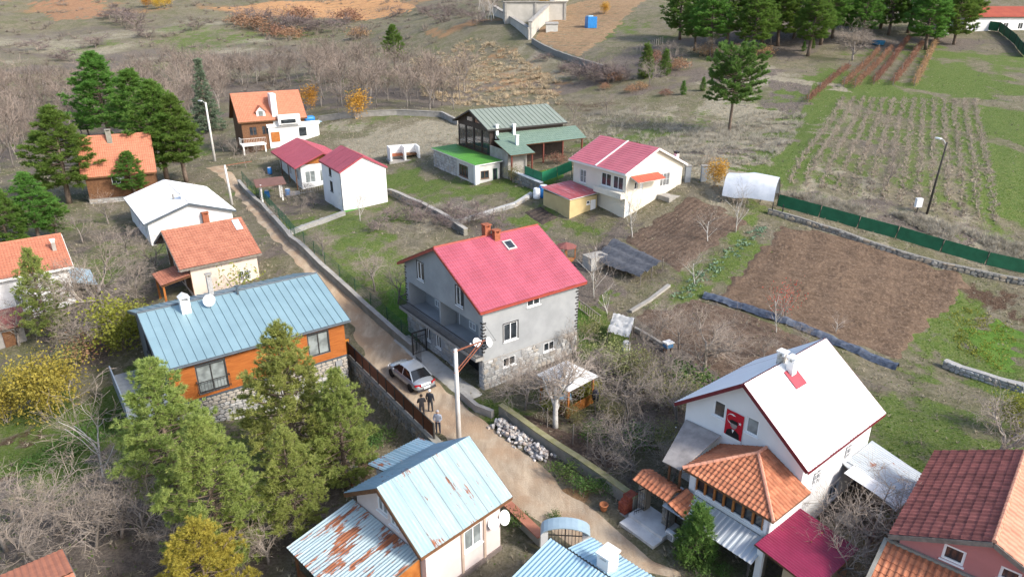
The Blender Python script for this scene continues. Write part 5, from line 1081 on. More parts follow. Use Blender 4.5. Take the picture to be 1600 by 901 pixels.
# lane wall with mesh fence, left of the lane
lw_pts = [(374,290),(412,328),(456,381),(503,424),(550,466),(600,512),(646,552)]
long_wall('lane_wall', 'long grey concrete wall along the lane up to the grey house', lw_pts, .75, .3, concrete2, concrete)
gmesh = mat('green_wire', (.03,.09,.05), (.02,.06,.04), 4, .5)
post_fence('mesh_fence', 'dark green wire mesh fence on top of the lane wall', [(p[0]+6,p[1]-4) for p in lw_pts], 1.1, 2.4, gmesh, 'mesh', gmesh, .6)
# mossy garden wall right of the lane
moss = mat('mossy_cap', (.30,.275,.16), (.22,.21,.09), 2, .95, .4, 12)
long_wall('garden_wall', 'concrete garden wall with mossy yellow-green top right of the lane', [(782,648),(840,690),(900,730),(950,765),(992,796)], .8, .3, concrete2, moss)
long_wall('yard_wall', 'low grey wall block in front of the grey house corner', [(722,622),(745,642),(770,652)], .55, .3, concrete)
# green net fence and stone walls on the right
net = mat('green_netting', (.02,.13,.065), (.015,.095,.048), 1.5, .7, .3, 6)
post_fence('netting_fence', 'dark green netting fence along the top of the ploughed field', [(1214,322),(1280,340),(1340,357),(1400,373),(1470,394),(1540,414),(1602,428)], 1.35, 3.0, darkmetal, 'solid', net)
long_wall('field_wall', 'low grey stone wall below the dark green netting fence', [(1200,333),(1280,357),(1340,377),(1400,397),(1470,417),(1540,432),(1602,444)], .5, .4, stone_d, None, side=-1, sz=.4, bud=250, seed=4)
long_wall('rubble_wall', 'pale rubble stone wall between green beds at the right edge', [(1474,572),(1500,583),(1530,592),(1560,602),(1600,612)], .6, .5, stone_l, None, side=-1, sz=.35, bud=160, seed=5, smt=stone_l)
long_wall('meadow_wall', 'low pale wall at the back of the dry meadow before the bare wood', [(498,190),(560,183),(620,180),(690,183),(716,196)], .9, .35, concrete, concrete)
long_wall('plot_wall', 'stone boundary wall running right from the blank white gable', [(608,304),(650,322),(700,348),(728,368)], .7, .4, concrete2, concrete, side=-1, sz=.4, bud=90, seed=6)
long_wall('rubble_edge', 'pale rubble wall between the shed yard and the vegetable bed', [(706,352),(760,336),(805,322),(830,306)], .45, .4, stone_l, None, side=-1, sz=.4, bud=90, seed=7, smt=stone_l)
long_wall('yard_edge_wall', 'pale stone edging below the small white gable house', [(538,336),(500,350),(447,369)], .5, .4, stone_l, None, side=-1, sz=.4, bud=70, seed=8, smt=stone_l)
long_wall('terrace_wall', 'stone terrace wall under the green panel fence', [(790,276),(818,288),(846,300)], 1.1, .4, stone_d, white, side=-1, sz=.42, bud=80, seed=9)
post_fence('green_panel_fence', 'bright green panel fence on the terrace between green and cream houses', [(820,286),(846,297),(870,288),(893,278)], 1.3, 2.0, gmesh, 'solid', mat('bright_green_net',(.02,.19,.09),None,2,.6), .9)
long_wall('garden_divider', 'narrow pale concrete strip between the garden plots', [(985,488),(1015,470),(1045,447)], .2, .35, concrete, None)
long_wall('orchard_divider', 'low concrete edge beside the tarpaulin hut in the orchard', [(960,500),(1000,520),(1045,548)], .3, .25, concrete, None)
post_fence('far_right_netting', 'green netting fence running down from the far red roofed house', [(1520,45),(1560,50),(1585,70),(1602,90)], 2.2, 5, darkmetal, 'solid', net, pr=.08)
post_fence('orchard_fence', 'leaning grey post and wire fence across the bare orchard', [(1018,566),(1060,590),(1105,618),(1150,650)], 1.3, 2.2, wood_g, 'wire', darkmetal, 0, (.4,.8,1.2), pr=.05)
post_fence('vine_fence', 'grey posts with wires in the garden behind the mossy wall', [(855,668),(895,694),(940,724),(985,752)], 1.5, 1.7, wood_g, 'wire', darkmetal, 0, (.5,1.0,1.4), pr=.045)
post_fence('back_garden_fence', 'thin post and wire fence behind the garden gazebo', [(930,645),(975,672),(1020,700),(1050,722)], 1.5, 2.0, wood_g, 'wire', darkmetal, 0, (.5,1.0,1.4), pr=.04)
# walled compound on the far slope
cw = mat('pale_compound_wall', (.50,.47,.42), (.40,.375,.33), .5, .9, .3, 3, dirt=.4, dirtc=(.3,.29,.25))
P = [GV(772,24), GV(828,62), GV(892,-4)]; t = thing('compound_wall', 'pale stone compound wall on the far slope at the top', 'wall', P[1])
for a, b, h in ((P[0],P[1],2.6),(P[1],P[2],4.2)):
    a, b = a-P[1], b-P[1]; n = Vector((-(b-a).y, (b-a).x, 0)).normalized()*.4; dz, uz = Vector((0,0,2)), Vector((0,0,h)); MB().hexa([a-n-dz,a+n-dz,b+n-dz,b-n-dz,a-n+uz,a+n+uz,b+n+uz,b-n+uz]).build('wall', cw, t); uz2 = Vector((0,0,h+.004)); uz3 = Vector((0,0,h+.35)); n2 = n*1.5; MB().hexa([a-n2+uz2,a+n2+uz2,b+n2+uz2,b-n2+uz2,a-n2+uz3,a+n2+uz3,b+n2+uz3,b-n2+uz3]).build('coping', concrete, t)
P2 = GV(828,62); q0, q1 = P2 + Vector((-8,26,0)), P2 + Vector((16,44,0))
for k, (x, y) in enumerate(((786,10),(842,2))):
    pass
bw = thing('compound_building', 'pale rough-walled building inside the far compound', 'building', (P2.x+2,P2.y+20,float(H(P2.x+2,P2.y+20))), R(4)); MB().box(-9,9,0,7,-3,5.2).build('wall', cw, bw); MB().box(-9.4,9.4,-.4,7.4,5.2,5.5).build('roof_slab', concrete, bw)
for i in range(3): MB().box(-8.9+8.6*i,-8.3+8.6*i,-.25,-.003,-3,5.2).build('pillar', concrete, bw)
long_wall('orchard_wall', 'dark rubble wall under the far orchard running from the compound corner', [(832,68),(870,88),(905,100),(945,112)], 1.3, .6, stone_d, None)
# far fence of pale posts
post_fence('far_post_fence', 'row of pale wooden posts below the far pines', [(995,82),(1015,76),(1035,68)], 1.6, 1.2, pale_bark, None, pr=.09)
# ================================================================ utility poles
polem = mat('concrete_pole', (.62,.60,.57), (.54,.52,.49), 2, .85, .2); steelp = mat('rusty_bracket', (.33,.12,.07), (.25,.09,.055), 4, .7)
def pole(label, base, top, r0, r1, mt, lamp=True, ang=0, group=None):
    b = GV(*base); d = ray(*top); h = zat(b, top[1]) - b.z; X = d[0]*((b.y)/d[1]); lean = max(-.9, min(.9, X - b.x)); t = thing('utility_pole', label, 'utility pole', b)
    MB().tube([(0,0,-.5),(lean*.5,0,h*.5),(lean,0,h)], [r0,(r0+r1)/2,r1], 10).build('shaft', mt, t, smooth=True)
    if lamp:
        a = Vector((math.cos(ang), math.sin(ang), 0)); MB().tube([Vector((lean,0,h-.3)), Vector((lean,0,h))+a*.5+Vector((0,0,.1)), Vector((lean,0,h))+a*1.1+Vector((0,0,.15))], .04, 6).build('lamp_arm', polem, t)
        p = Vector((lean,0,h+.15)) + a*1.2; MB().beam(p - a*.35, p + a*.35, .26, .14).build('lamp_head', pvc, t)
    return t, b, h, lean
t, b, h, ln = pole('tall white concrete utility pole with rusty bracket arms beside the lane', (717.5,692), (711.5,545), .17, .12, polem, False)
top = Vector((ln,0,h-.15)); e1 = top + Vector((3.0,.7,.75)); br = MB(); sdv = Vector((.12,.08,0))
for s_g in (-1, 1): br.beam(top + sdv*s_g, top + (e1-top)*.55 + sdv*s_g + Vector((0,0,.1)), .06, .06); br.beam(Vector((ln*.8,0,h-1.6)) + sdv*s_g, top + (e1-top)*.5 + sdv*s_g, .06, .06)
br.build('bracket', steelp, t)
for k in range(3): p = top + (e1-top)*(.3 + .1*k); MB().lathe([(.03,0),(.06,.04),(.03,.08),(.06,.12),(.02,.16)], 8, c=p + Vector((0,0,.05))).build('insulator', pvc, t)
MB().tube([top + (e1-top)*.55, top + (e1-top)*.8 + Vector((0,0,-.15)), hg.wld((.35,.35,5.6)) - b], .012, 4).build('wire', darkmetal, t)
pole('pale concrete pole with lamp behind the white roofed house', (336,252), (321,160), .2, .13, polem, True, R(150))
t, b, h, ln = pole('white pole at the lane corner beside the white roof', (363,320), (351,258), .16, .12, polem, False); MB().beam((ln-.2,0,h-.1),(ln+3.2,.6,h+.35),.07,.07).build('arm', steelp, t)
pole('thin dark leaning lamp pole above the netting fence', (1448,334), (1480,222), .12, .08, mat('dark_wood_pole',(.05,.045,.04),None,4,.8), True, R(100))
t = thing('meter_cabinet', 'small white meter cabinet on a post beside the leaning lamp pole', 'cabinet', GV(1432,332)); MB().box(-.3,.3,-.2,.2,.6,1.5).build('box', pvc, t); MB().box(-.05,.05,-.05,.05,-.2,.6).build('post', darkmetal, t)
pole('thin pole standing before the far pines', (1204,75), (1207,28), .16, .1, wood_g, False)
# ================================================================ silver car on the lane
def car(label, P, rz):
    t = thing('parked_car', label, 'car', P, rz); paint = mat('silver_paint', (.42,.45,.48), (.40,.43,.46), 1, .25, metal=.55, spec=.6); dk = mat('car_glass', (.012,.014,.016), None, 3, .08, spec=.8); tyre = mat('tyre', (.02,.02,.02), None, 8, .85); rim = mat('rim', (.45,.46,.48), None, 5, .35, metal=.6)
    L = 4.6; st = [(-2.3,.36,.62,.70),(-2.22,.24,.80,.80),(-1.75,.2,.96,.88),(-1.0,.2,.98,.905),(0,.2,.97,.91),(.85,.2,.95,.905),(1.5,.2,.86,.88),(2.05,.22,.74,.80),(2.28,.34,.58,.66)]   # x, bottom, top, half width
    mb = MB(); prof = lambda zb_, zt, w: [(-w*.92,zb_),(-w,zb_+.22),(-w*.985,(zb_+zt)/2+.06),(-w*.9,zt-.03),(-w*.55,zt+.02),(0,zt+.035),(w*.55,zt+.02),(w*.9,zt-.03),(w*.985,(zb_+zt)/2+.06),(w,zb_+.22),(w*.92,zb_)]
    for x, a, b, w in st: mb.v += [(x,y,z) for y, z in prof(a,b,w)]
    n = 11
    for i in range(len(st)-1):
        for j in range(n): mb.f.append((i*n+j, i*n+(j+1)%n, (i+1)*n+(j+1)%n, (i+1)*n+j)); mb.m.append(0)
    mb.f += [tuple(range(n-1,-1,-1)), tuple(range((len(st)-1)*n, len(st)*n))]; mb.m += [0,0]
    body = mb.build('body', paint, t, smooth=True); body.modifiers.new('s','SUBSURF').render_levels = 1
    # greenhouse: lower ring, upper ring
    lo = [(-1.72,.93),(-1.0,.975),(.2,.97),(1.15,.93)]; up = [(-1.05,1.38),(-.55,1.45),(.0,1.46),(.42,1.40)]
    g = MB(); wl, wu = (.80,.84,.84,.80), (.60,.63,.63,.60)
    for s_g in (-1, 1):
        for (x,z),w in zip(lo,wl): g.v.append((x,s_g*w,z))
        for (x,z),w in zip(up,wu): g.v.append((x,s_g*w,z))
    g.f = [(0,1,5,4),(1,2,6,5),(2,3,7,6),(8,12,13,9),(9,13,14,10),(10,14,15,11),(0,4,12,8),(3,11,15,7)]; g.m = [0]*8; g.build('window_glass', dk, t)
    r = MB(); r.v = [(x,y*s_g,z+.012) for s_g in (-1,1) for (x,z),y in zip(up,wu)]; r.v += [(x,0,z+.04) for x,z in up]; r.f = [(0,1,9,8),(1,2,10,9),(2,3,11,10),(8,9,5,4),(9,10,6,5),(10,11,7,6)]; r.m = [0]*6; r.build('roof', paint, t, smooth=True)
    pl = MB()
    for s_g in (-1,1):
        for a, b in (((lo[0],wl[0]),(up[0],wu[0])),((lo[3],wl[3]),(up[3],wu[3])),(((-.35,.975),.845),((-.3,1.45),.635))): pl.beam((a[0][0],s_g*a[1],a[0][1]),(b[0][0],s_g*b[1],b[0][1]+.01),.07,.05)
        pl.beam((up[0][0],s_g*wu[0],up[0][1]),(up[1][0],s_g*wu[1],up[1][1]+.01),.05,.05); pl.beam((up[1][0],s_g*wu[1],up[1][1]+.01),(up[3][0],s_g*wu[3],up[3][1]),.05,.05)
    pl.build('pillar_frame', paint, t)
    for x in (-1.38,1.38):
        for s_g in (-1,1):
            wm = MB(); m = Matrix.Translation((x,s_g*.80,.32)) @ Matrix.Rotation(math.pi/2,4,'X'); q = MB().lathe([(.22,-.1),(.32,-.1),(.335,-.05),(.335,.05),(.32,.1),(.22,.1)],18); wm.add([m @ Vector(v) for v in q.v], q.f); w_ = wm.build('wheel', tyre, t, smooth=False)
            q = MB().lathe([(.05,-.09*1),(.23,-.07),(.23,.07),(.05,.115)],10); MB().add([m @ Vector(v) for v in q.v], q.f).build('rim', rim, w_)
    for s_g in (-1,1):
        MB().hexa([(-2.34,s_g*.42,.66),(-2.1,s_g*.84,.66),(-2.02,s_g*.85,.66),(-2.2,s_g*.42,.66),(-2.32,s_g*.42,.80),(-2.08,s_g*.83,.80),(-2.0,s_g*.84,.80),(-2.2,s_g*.42,.80)]).build('tail_light', mat('red_lens',(.35,.01,.015),None,3,.2,spec=.6), t)
        MB().hexa([(2.28,s_g*.45,.52),(2.02,s_g*.80,.52),(1.95,s_g*.80,.52),(2.1,s_g*.45,.52),(2.26,s_g*.45,.64),(2.0,s_g*.79,.66),(1.95,s_g*.79,.66),(2.1,s_g*.45,.64)]).build('headlight', pvc, t)
        MB().ball((.78,s_g*.98,.98),.11,1,sc=(.8,.8,.6)).build('mirror', paint, t)
        for x in (-.35,.65): MB().beam((x,s_g*.895,.72),(x+.22,s_g*.895,.72),.03,.03).build('door_handle', paint, t)
    MB().box(-2.36,-2.3,-.26,.26,.45,.57).build('number_plate', pvc, t); MB().beam((-2.27,-.75,.36),(-2.27,.75,.36),.14,.14).build('bumper', mat('dark_trim',(.05,.05,.055),None,5,.5), t)
    return t
pc = G(641,598); car('silver sedan parked on the pale lane in front of the grey house', (pc[0],pc[1]+.35,pc[2]+.02), R(128))
# ================================================================ people on the lane
def person(label, P, rz, coat, legs, head, cap=None, arm=0, pose=0):
    t = thing('person', label, 'person', P, rz); v = []; e = []; r = []
    def vert(p, rad): v.append(p); r.append(rad); return len(v)-1
    def chain(start, pts):
        a = start
        for p, rd in pts: b = vert(p, rd); e.append((a, b)); a = b
        return a
    pel = vert((0,0,.95),(.17,.12)); ch = chain(pel,[((0,.0,1.15),(.16,.115)),((0,.01,1.36),(.19,.125)),((0,.0,1.46),(.10,.09))]); 
    chest = 2; nk = chain(ch,[((0,.015,1.52),(.06,.06))])
    for s_g in (-1,1):
        chain(pel,[((s_g*.10,.0,.90),(.10,.10)),((s_g*.115,.02+.03*s_g*pose,.50),(.072,.075)),((s_g*.12,-.01+.06*s_g*pose,.09),(.05,.055)),((s_g*.125,.12+.06*s_g*pose,.035),(.045,.035))])
        if arm: chain(chest,[((s_g*.20,0,1.41),(.075,.075)),((s_g*.27,.03,1.14),(.058,.058)),((s_g*.13,.26,1.12),(.042,.042))])
        else: chain(chest,[((s_g*.20,0,1.41),(.075,.075)),((s_g*.28,-.02,1.12),(.058,.058)),((s_g*.27,.07,.87),(.042,.042))])
    me = bpy.data.meshes.new('body'); me.from_pydata(v, e, []); me.materials.append(coat); me.materials.append(legs); o = mk('body', me, t)
    o.modifiers.new('skin','SKIN'); sk = me.skin_vertices[0].data
    for i, q in enumerate(r): sk[i].radius = q
    sk[0].use_root = True; o.modifiers.new('sub','SUBSURF').render_levels = 1
    # trousers and shoes: material by height through the shader
    MB().ball((0,.02,1.645),.105,2,sc=(.86,.98,1.18)).build('head', head, t, smooth=True)
    MB().ball((0,.115,1.63),.022,1,sc=(.8,1,1.3)).build('nose', head, t)
    for s_g in (-1,1): MB().ball((s_g*.036,.112,1.66),.011,1).build('eye', blackmat, t); MB().ball((s_g*.093,.02,1.64),.022,1,sc=(.5,1,1.4)).build('ear', head, t)
    MB().ball((0,-.005,1.685),.112,2,sc=(.9,1,1.0)).build('cap' if cap else 'hair', cap or mat('dark_hair',(.02,.015,.012),None,9,.7), t, smooth=True)
    for s_g in (-1,1):
        p = (Vector((s_g*.12,.30,1.12)) if arm else Vector((s_g*.27,.09,.83))); d = Vector((0,.8,.1)).normalized() if arm else Vector((0,.2,-1)).normalized(); side = Vector((1,0,0)) if arm else Vector((0,1,0)); hm = MB().ball(p + d*.03,.042,1,sc=(.7,.9,1))
        for k in range(4): b_ = p + d*.06 + side*(k-1.5)*.019; hm.tube([b_, b_ + d*(.035+.006*(1.5-abs(k-1.5))), b_ + d*.05 + Vector((-s_g*.02,0,-.005))], [.0095,.009,.007], 5)
        b_ = p + d*.015 - side*.036*(1 if not arm else s_g); hm.tube([b_, b_ + d*.03 - side*.015, b_ + d*.05 - side*.012], [.011,.01,.008], 5); hm.build('hand', head, t)
    return t
def suit(name, coat, legs, z=.93):
    m, t, b = newmat(name); tc = t.nodes.new('ShaderNodeTexCoord'); sx = nd(t, 'ShaderNodeSeparateXYZ', Vector=tc.outputs['Object']); f = mth(t, 'GREATER_THAN', sx.outputs[2], z); s2 = mth(t, 'GREATER_THAN', sx.outputs[2], .09)
    col = mixc(t, f, legs, coat); col = mixc(t, s2, (.02,.018,.016), col); t.links.new(col, b.inputs['Base Color']); b.inputs['Roughness'].default_value = .85; return m
skin_ = mat('skin', (.48,.29,.20), (.43,.25,.17), 9, .6)
def gp(x, y): p = G(x, y); return (p[0], p[1], p[2] + .045)
person('person in black jacket and trousers standing nearest the brown fence', gp(660,652), R(15), suit('black_suit',(.018,.018,.022),(.022,.022,.028)), blackmat, skin_, None, 1)
person('person in dark jacket and white cap behind the silver car', gp(673,644), R(-20), suit('navy_suit',(.022,.026,.035),(.03,.032,.04)), blackmat, skin_, white, 0, 1)
person('person in pale grey-blue jacket at the end of the fence', gp(685,678), R(170), suit('grey_suit',(.28,.31,.37),(.02,.025,.045)), blackmat, skin_, mat('grey_hair',(.4,.4,.42),None,6,.8), 1)
# ================================================================ entrance of the white house (in its local frame)
def W(x, y, z): return hw.wld((x, y, z))
marble = mat('pale_marble', (.66,.65,.63), (.5,.49,.48), 1.5, .5, .1)
st = thing('entrance_steps', 'pale marble steps before the tile-roofed gate of the white house', 'steps', W(-3.3,6,0), hw.h)
for x0, z1 in ((-1.7,.2),(-1.0,.38)): MB().box(x0,.4,-1.3,1.0,-.3,z1).build('step', marble, st)
gt = thing('garden_gate', 'garden gate with tiled cap roofs on grey stone pillars', 'gate', W(-3.2,6,0), hw.h)
for y in (.85,-.8): MB().box(-.3,.2,y-.24,y+.24,-.3,2.3).build('pillar', stone_d, gt); stones(gt, lambda u,v,d=0,y=y: Vector((-.3-d,y+u,v)), -.24,.24,.4,2.25,.25, stone_d, (), 61+int(y*10), .04, 14)
gr_ = House.__new__(House); gr_.o, gr_.h, gr_.zb, gr_.root = Vector(gt.location), hw.h, 0, gt; gr_.ch, gr_.sh = hw.ch, hw.sh
rr = MB().slab([(-.75,1.2,2.3),(-.75,-1.1,2.3),(-.05,-1.1,2.62),(-.05,1.2,2.62)],.06).slab([(.65,-1.1,2.3),(.65,1.2,2.3),(-.05,1.2,2.62),(-.05,-1.1,2.62)],.06).build('roof', wood, gt)
cover(gr_, rr, (-.75,1.2,2.31),(-.75,-1.1,2.31),(-.05,1.2,2.63),'tiles',tile_o,tw=.24,tl=.27); cover(gr_, rr, (.65,-1.1,2.31),(.65,1.2,2.31),(-.05,-1.1,2.63),'tiles',tile_o,tw=.24,tl=.27)
r2 = MB().slab([(-.75,-1.15,2.25),(-.75,-2.3,1.95),(.6,-2.3,2.2),(.6,-1.15,2.55)],.06).build('side_roof', wood, gt); cover(gr_, r2, (-.75,-1.15,2.26),(-.75,-2.3,1.96),(.6,-1.15,2.56),'tiles',tile_o,tw=.24,tl=.27)
gm = MB(); rail(gm, [(-.2,.6,.42),(-.95,.75,.42)], 1.5, .13); gm.build('gate_leaf', darkmetal, gt)
bs = thing('brick_stack', 'rounded stack of red bricks left of the marble steps', 'bricks', W(-3.6,7.55,.05), hw.h); rb_ = mat('red_brick', (.33,.09,.05), (.24,.06,.04), 4, .9, .3, rnd=.2); bk = MB().box(-.11,.11,-.055,.055,-.035,.035).mesh('brick', rb_); rg = random.Random(4)
for k in range(9):
    w = 4 - (0 if k < 5 else k - 4)//1.5
    for i in range(int(max(1, w))):
        for j in range(3): o = mk('brick', bk, bs, ((i-(w-1)/2)*.33 + rg.uniform(-.01,.01), j*.17-.17, .06+k*.105)); o.rotation_euler.z = rg.uniform(-.06,.06); o.scale = (1.4,1.4,1.4)
MB().box(-.75,.6,-.6,.5,-.15,.004).build('plinth', concrete, bs)
for k, (px, py, lb) in enumerate(((943,797,'orange clay flower pot lying by the lane below the garden wall'),(1068,848,'white planter box with plants by the awning'))):
    p = GV(px, py); t = thing('flower_pot', lb, 'flower pot', p)
    if k == 0: MB().lathe([(.14,0),(.2,.2),(.24,.38),(.26,.38),(.25,.44),(.2,.44),(.17,.3)], 14).build('pot', mat('terracotta',(.42,.16,.07),None,4,.85), t, smooth=True)
    else: MB().box(-.35,.35,-.15,.15,0,.32).build('pot', pvc, t); MB().box(-.3,.3,-.11,.11,.32,.34).build('soil', soil2, t)
t = thing('mail_cabinet', 'white cabinet set in the dark plinth beside the marble steps', 'cabinet', W(-3.75,4.6,0), hw.h); MB().box(-.12,.1,-.25,.25,.05,.55).build('box', pvc, t); MB().box(-.16,-.122,-.17,.17,.15,.45).build('door', mat('grey_door',(.5,.5,.5),None,3,.5), t)
# arched gate by the blue corrugated roof
a, b = GV(850,866), GV(914,868); d = (b-a); t = thing('arched_gate', 'arched garden gate with curved blue-grey tin canopy by the lane', 'gate', a, math.atan2(d.y, d.x)); L = d.xy.length
for x in (0, L): MB().box(x-.18,x+.18,-.18,.18,-.3,1.5).build('pillar', whw, t)
mb = MB(); n = 12
for i in range(n+1): an = math.pi*i/n; x = L/2 - (L/2+.2)*math.cos(an); z = 1.5 + .55*math.sin(an); mb.v += [(x,-.4,z),(x,.4,z),(x,-.4,z+.05),(x,.4,z+.05)]
for i in range(n): k = 4*i; mb.f += [(k,k+1,k+5,k+4),(k+2,k+6,k+7,k+3),(k,k+4,k+6,k+2),(k+1,k+3,k+7,k+5)]; mb.m += [0]*4
mb.build('canopy', mat('pale_blue_tin',(.36,.47,.53),(.30,.4,.46),2,.4,metal=.2), t)
gm = MB(); n = 12
for i in range(1,n): x = L*i/n; gm.beam((x,0,.1),(x,0,1.45+.45*math.sin(math.pi*i/n)),.025,.025)
gm.beam((.18,0,.2),(L-.18,0,.2),.04,.04).beam((.18,0,1.3),(L-.18,0,1.3),.04,.04).beam((L/2,-.02,.1),(L/2,-.02,1.9),.06,.05).build('gate_leaf', darkmetal, t)
long_wall('tiled_wall', 'low garden wall with red tile coping beside the rusty roofed cottage', [(782,790),(815,822),(846,852)], .6, .3, concrete2, tile_m, capw=.12)
# stone / firewood heap along the garden wall
hp_c = [GV(*p) for p in ((776,662),(800,678),(826,697),(856,720))]; t = thing('stone_heap', 'long heap of pale split stones beside the lane below the garden wall', 'stone heap', hp_c[1]); chalk = stonemat('chalky_stone', (.56,.54,.52), (.38,.36,.34), (.44,.37,.32)); rg = random.Random(12); sms = stone_meshes(chalk)
for k in range(290):
    f = rg.random()*2.999; i = int(f); p = hp_c[i].lerp(hp_c[i+1], f-i) - hp_c[1]; d = (hp_c[i+1]-hp_c[i]).xy.normalized(); w = rg.gauss(0,.32); hgt = max(0,.55*(1-abs(w)/.75))*rg.random(); s = rg.uniform(.13,.28)
    o = mk('stone', rg.choice(sms), t, (p.x - d.y*w, p.y + d.x*w, p.z + hgt - .03 + float(H(p.x+hp_c[1].x, p.y+hp_c[1].y))*0)); o.scale = (s*rg.uniform(.8,1.6), s, s*.6); o.rotation_euler = (rg.uniform(-.5,.5), rg.uniform(-.5,.5), rg.uniform(0,6))
# ================================================================ gazebo in the garden
c = (atZ(842,587,2.35) + atZ(931,588.8,2.35))/2; gz = thing('gazebo', 'small garden gazebo with white sheet roof and orange timber', 'gazebo', (c[0],c[1],float(H(c[0],c[1]))), R(43)); wsh = mat('white_tarp', (.72,.72,.72), (.62,.62,.61), 1.5, .6, .1); hz = 2.3
A_ = [(-1.5,-1.5),(1.5,-1.5),(1.5,1.5),(-1.5,1.5)]; rm = MB().add([(x,y,hz) for x,y in A_] + [(-.5,0,hz+.65),(.5,0,hz+.65)] + [(x,y,hz-.06) for x,y in A_], [(0,1,5,4),(1,2,5),(2,3,4,5),(3,0,4),(0,6,7,1),(1,7,8,2),(2,8,9,3),(3,9,6,0)]); rm.build('roof', wsh, gz)
for x, y in A_: MB().box(x*.82-.07,x*.82+.07,y*.82-.07,y*.82+.07,-.2,hz-.04).build('post', wood_o, gz)
MB().box(-1.2,1.2,-1.26,-1.2,.1,.85).build('side_panel', wood_o, gz); MB().box(1.2,1.26,-1.2,1.2,.1,.85).build('side_panel', wood_o, gz); MB().box(-1.26,-1.2,-1.2,1.2,.1,.85).build('side_panel', wood, gz); MB().box(-1.25,1.25,-1.25,1.25,-.2,.08).build('floor', wood, gz)
t = thing('garden_table', 'blue and white table inside the garden gazebo', 'table', Vector(gz.location) + Vector((-.3,-.2,.08))); MB().box(-.6,.6,-.4,.4,.66,.72).build('top', mat('blue_cloth',(.06,.17,.32),(.3,.42,.5),3,.7), t); [MB().box(x-.04,x+.04,y-.04,y+.04,0,.66).build('leg', wood, t) for x in (-.5,.5) for y in (-.3,.3)]
t = thing('hanging_cloth', 'dark navy cloth hanging on a post beside the gazebo', 'cloth', GV(929,638)); MB().tube([(0,0,-.2),(0,0,1.7)], .04, 6).build('post', wood_g, t); MB().tube([(0,-.03,1.5),(0,-.08,1.2),(.03,-.06,.7)], [.16,.24,.2], 8).build('cloth', mat('navy_cloth',(.015,.018,.04),None,4,.9), t, smooth=True)
# small red gazebo behind the grey house roof
p = GV(884,404); t = thing('small_pavilion', 'small octagonal red-roofed pavilion behind the grey house', 'pavilion', p); t.scale = (.75,.75,.62); n = 8; rr = [(1.4*math.cos(2*math.pi*i/n),1.4*math.sin(2*math.pi*i/n)) for i in range(n)]
MB().add([(x,y,2.1) for x,y in rr]+[(0,0,2.75)]+[(x,y,2.02) for x,y in rr], [(i,(i+1)%n,n) for i in range(n)]+[(i,n+1+i,n+1+(i+1)%n,(i+1)%n) for i in range(n)]).build('roof', mat('dull_red_felt',(.22,.08,.07),None,2,.8), t)
for x, y in rr[::2]: MB().box(x*.85-.06,x*.85+.06,y*.85-.06,y*.85+.06,-.2,2.05).build('post', wood_o, t)
MB().prism([(x*.85,y*.85) for x,y in rr], -.2, .1).build('floor', wood_o, t)
# ================================================================ barbecue niche on the meadow
p = GV(632,249); t = thing('barbecue_niche', 'white concrete barbecue niche with two bays on the meadow', 'barbecue', p, R(20))
MB().box(-2.2,2.2,1.3,1.55,-.4,1.9).box(-2.2,-1.95,-.9,1.3,-.4,1.9).box(1.95,2.2,-.9,1.3,-.4,1.9).box(-.12,.12,-.9,1.3,-.4,1.9).build('wall', white, t); MB().box(-1.94,-.13,.2,1.29,.5,.75).build('grill_shelf', brick_c, t); MB().box(.13,1.94,.2,1.29,.5,.75).build('grill_shelf', wood, t); MB().box(-2.4,2.4,-1.1,1.6,-.5,.02).build('floor', concrete, t)
# pergola with brown roof and blue barrels
P4 = [G(411,318), G(455,305)]; t = thing('pergola', 'garden pergola with dull brown roof on white posts', 'pergola', P4[0], R(25)); wd4 = P4[1][0]-P4[0][0]
MB().slab([(-.6,-.5,2.3),(wd4+.6,-.5,2.4),(wd4+.6,2.6,2.7),(-.6,2.6,2.6)], .12).build('roof', mat('dull_brown_felt',(.19,.10,.08),(.15,.08,.065),2,.8), t)
for x, y in ((0,0),(wd4,0),(0,2.2),(wd4,2.2)): MB().box(x-.09,x+.09,y-.09,y+.09,-.4,2.4).build('post', white, t)
def barrel(px, py, lb, m, r=.32, h=.95):
    t = thing('barrel', lb, 'barrel', GV(px, py)); MB().lathe([(r*.9,0),(r,.06),(r*1.04,h*.3),(r*1.0,h*.33),(r*1.04,h*.66),(r,h*.69),(r*.95,h*.95),(r*.85,h)], 14).build('shell', m, t, smooth=True); MB().lathe([(r*.8,0),(r*.8,.03)], 14, c=(0,0,h)).build('lid', pvc, t)
barrel(418,309,'blue barrel under the brown-roofed pergola, left one',bluep); barrel(450,306,'blue barrel right of the brown-roofed pergola post',bluep); barrel(422,272,'blue barrel behind the brown-roofed pergola',bluep)
barrel(849,308,'blue barrel beside the yellow shed',bluep,.5,1.4); barrel(839,310,'white barrel left of the blue barrel by the yellow shed',pvc,.45,1.2); barrel(978,548,'white drum half hidden among the orchard shrubs',pvc,.3,.8)
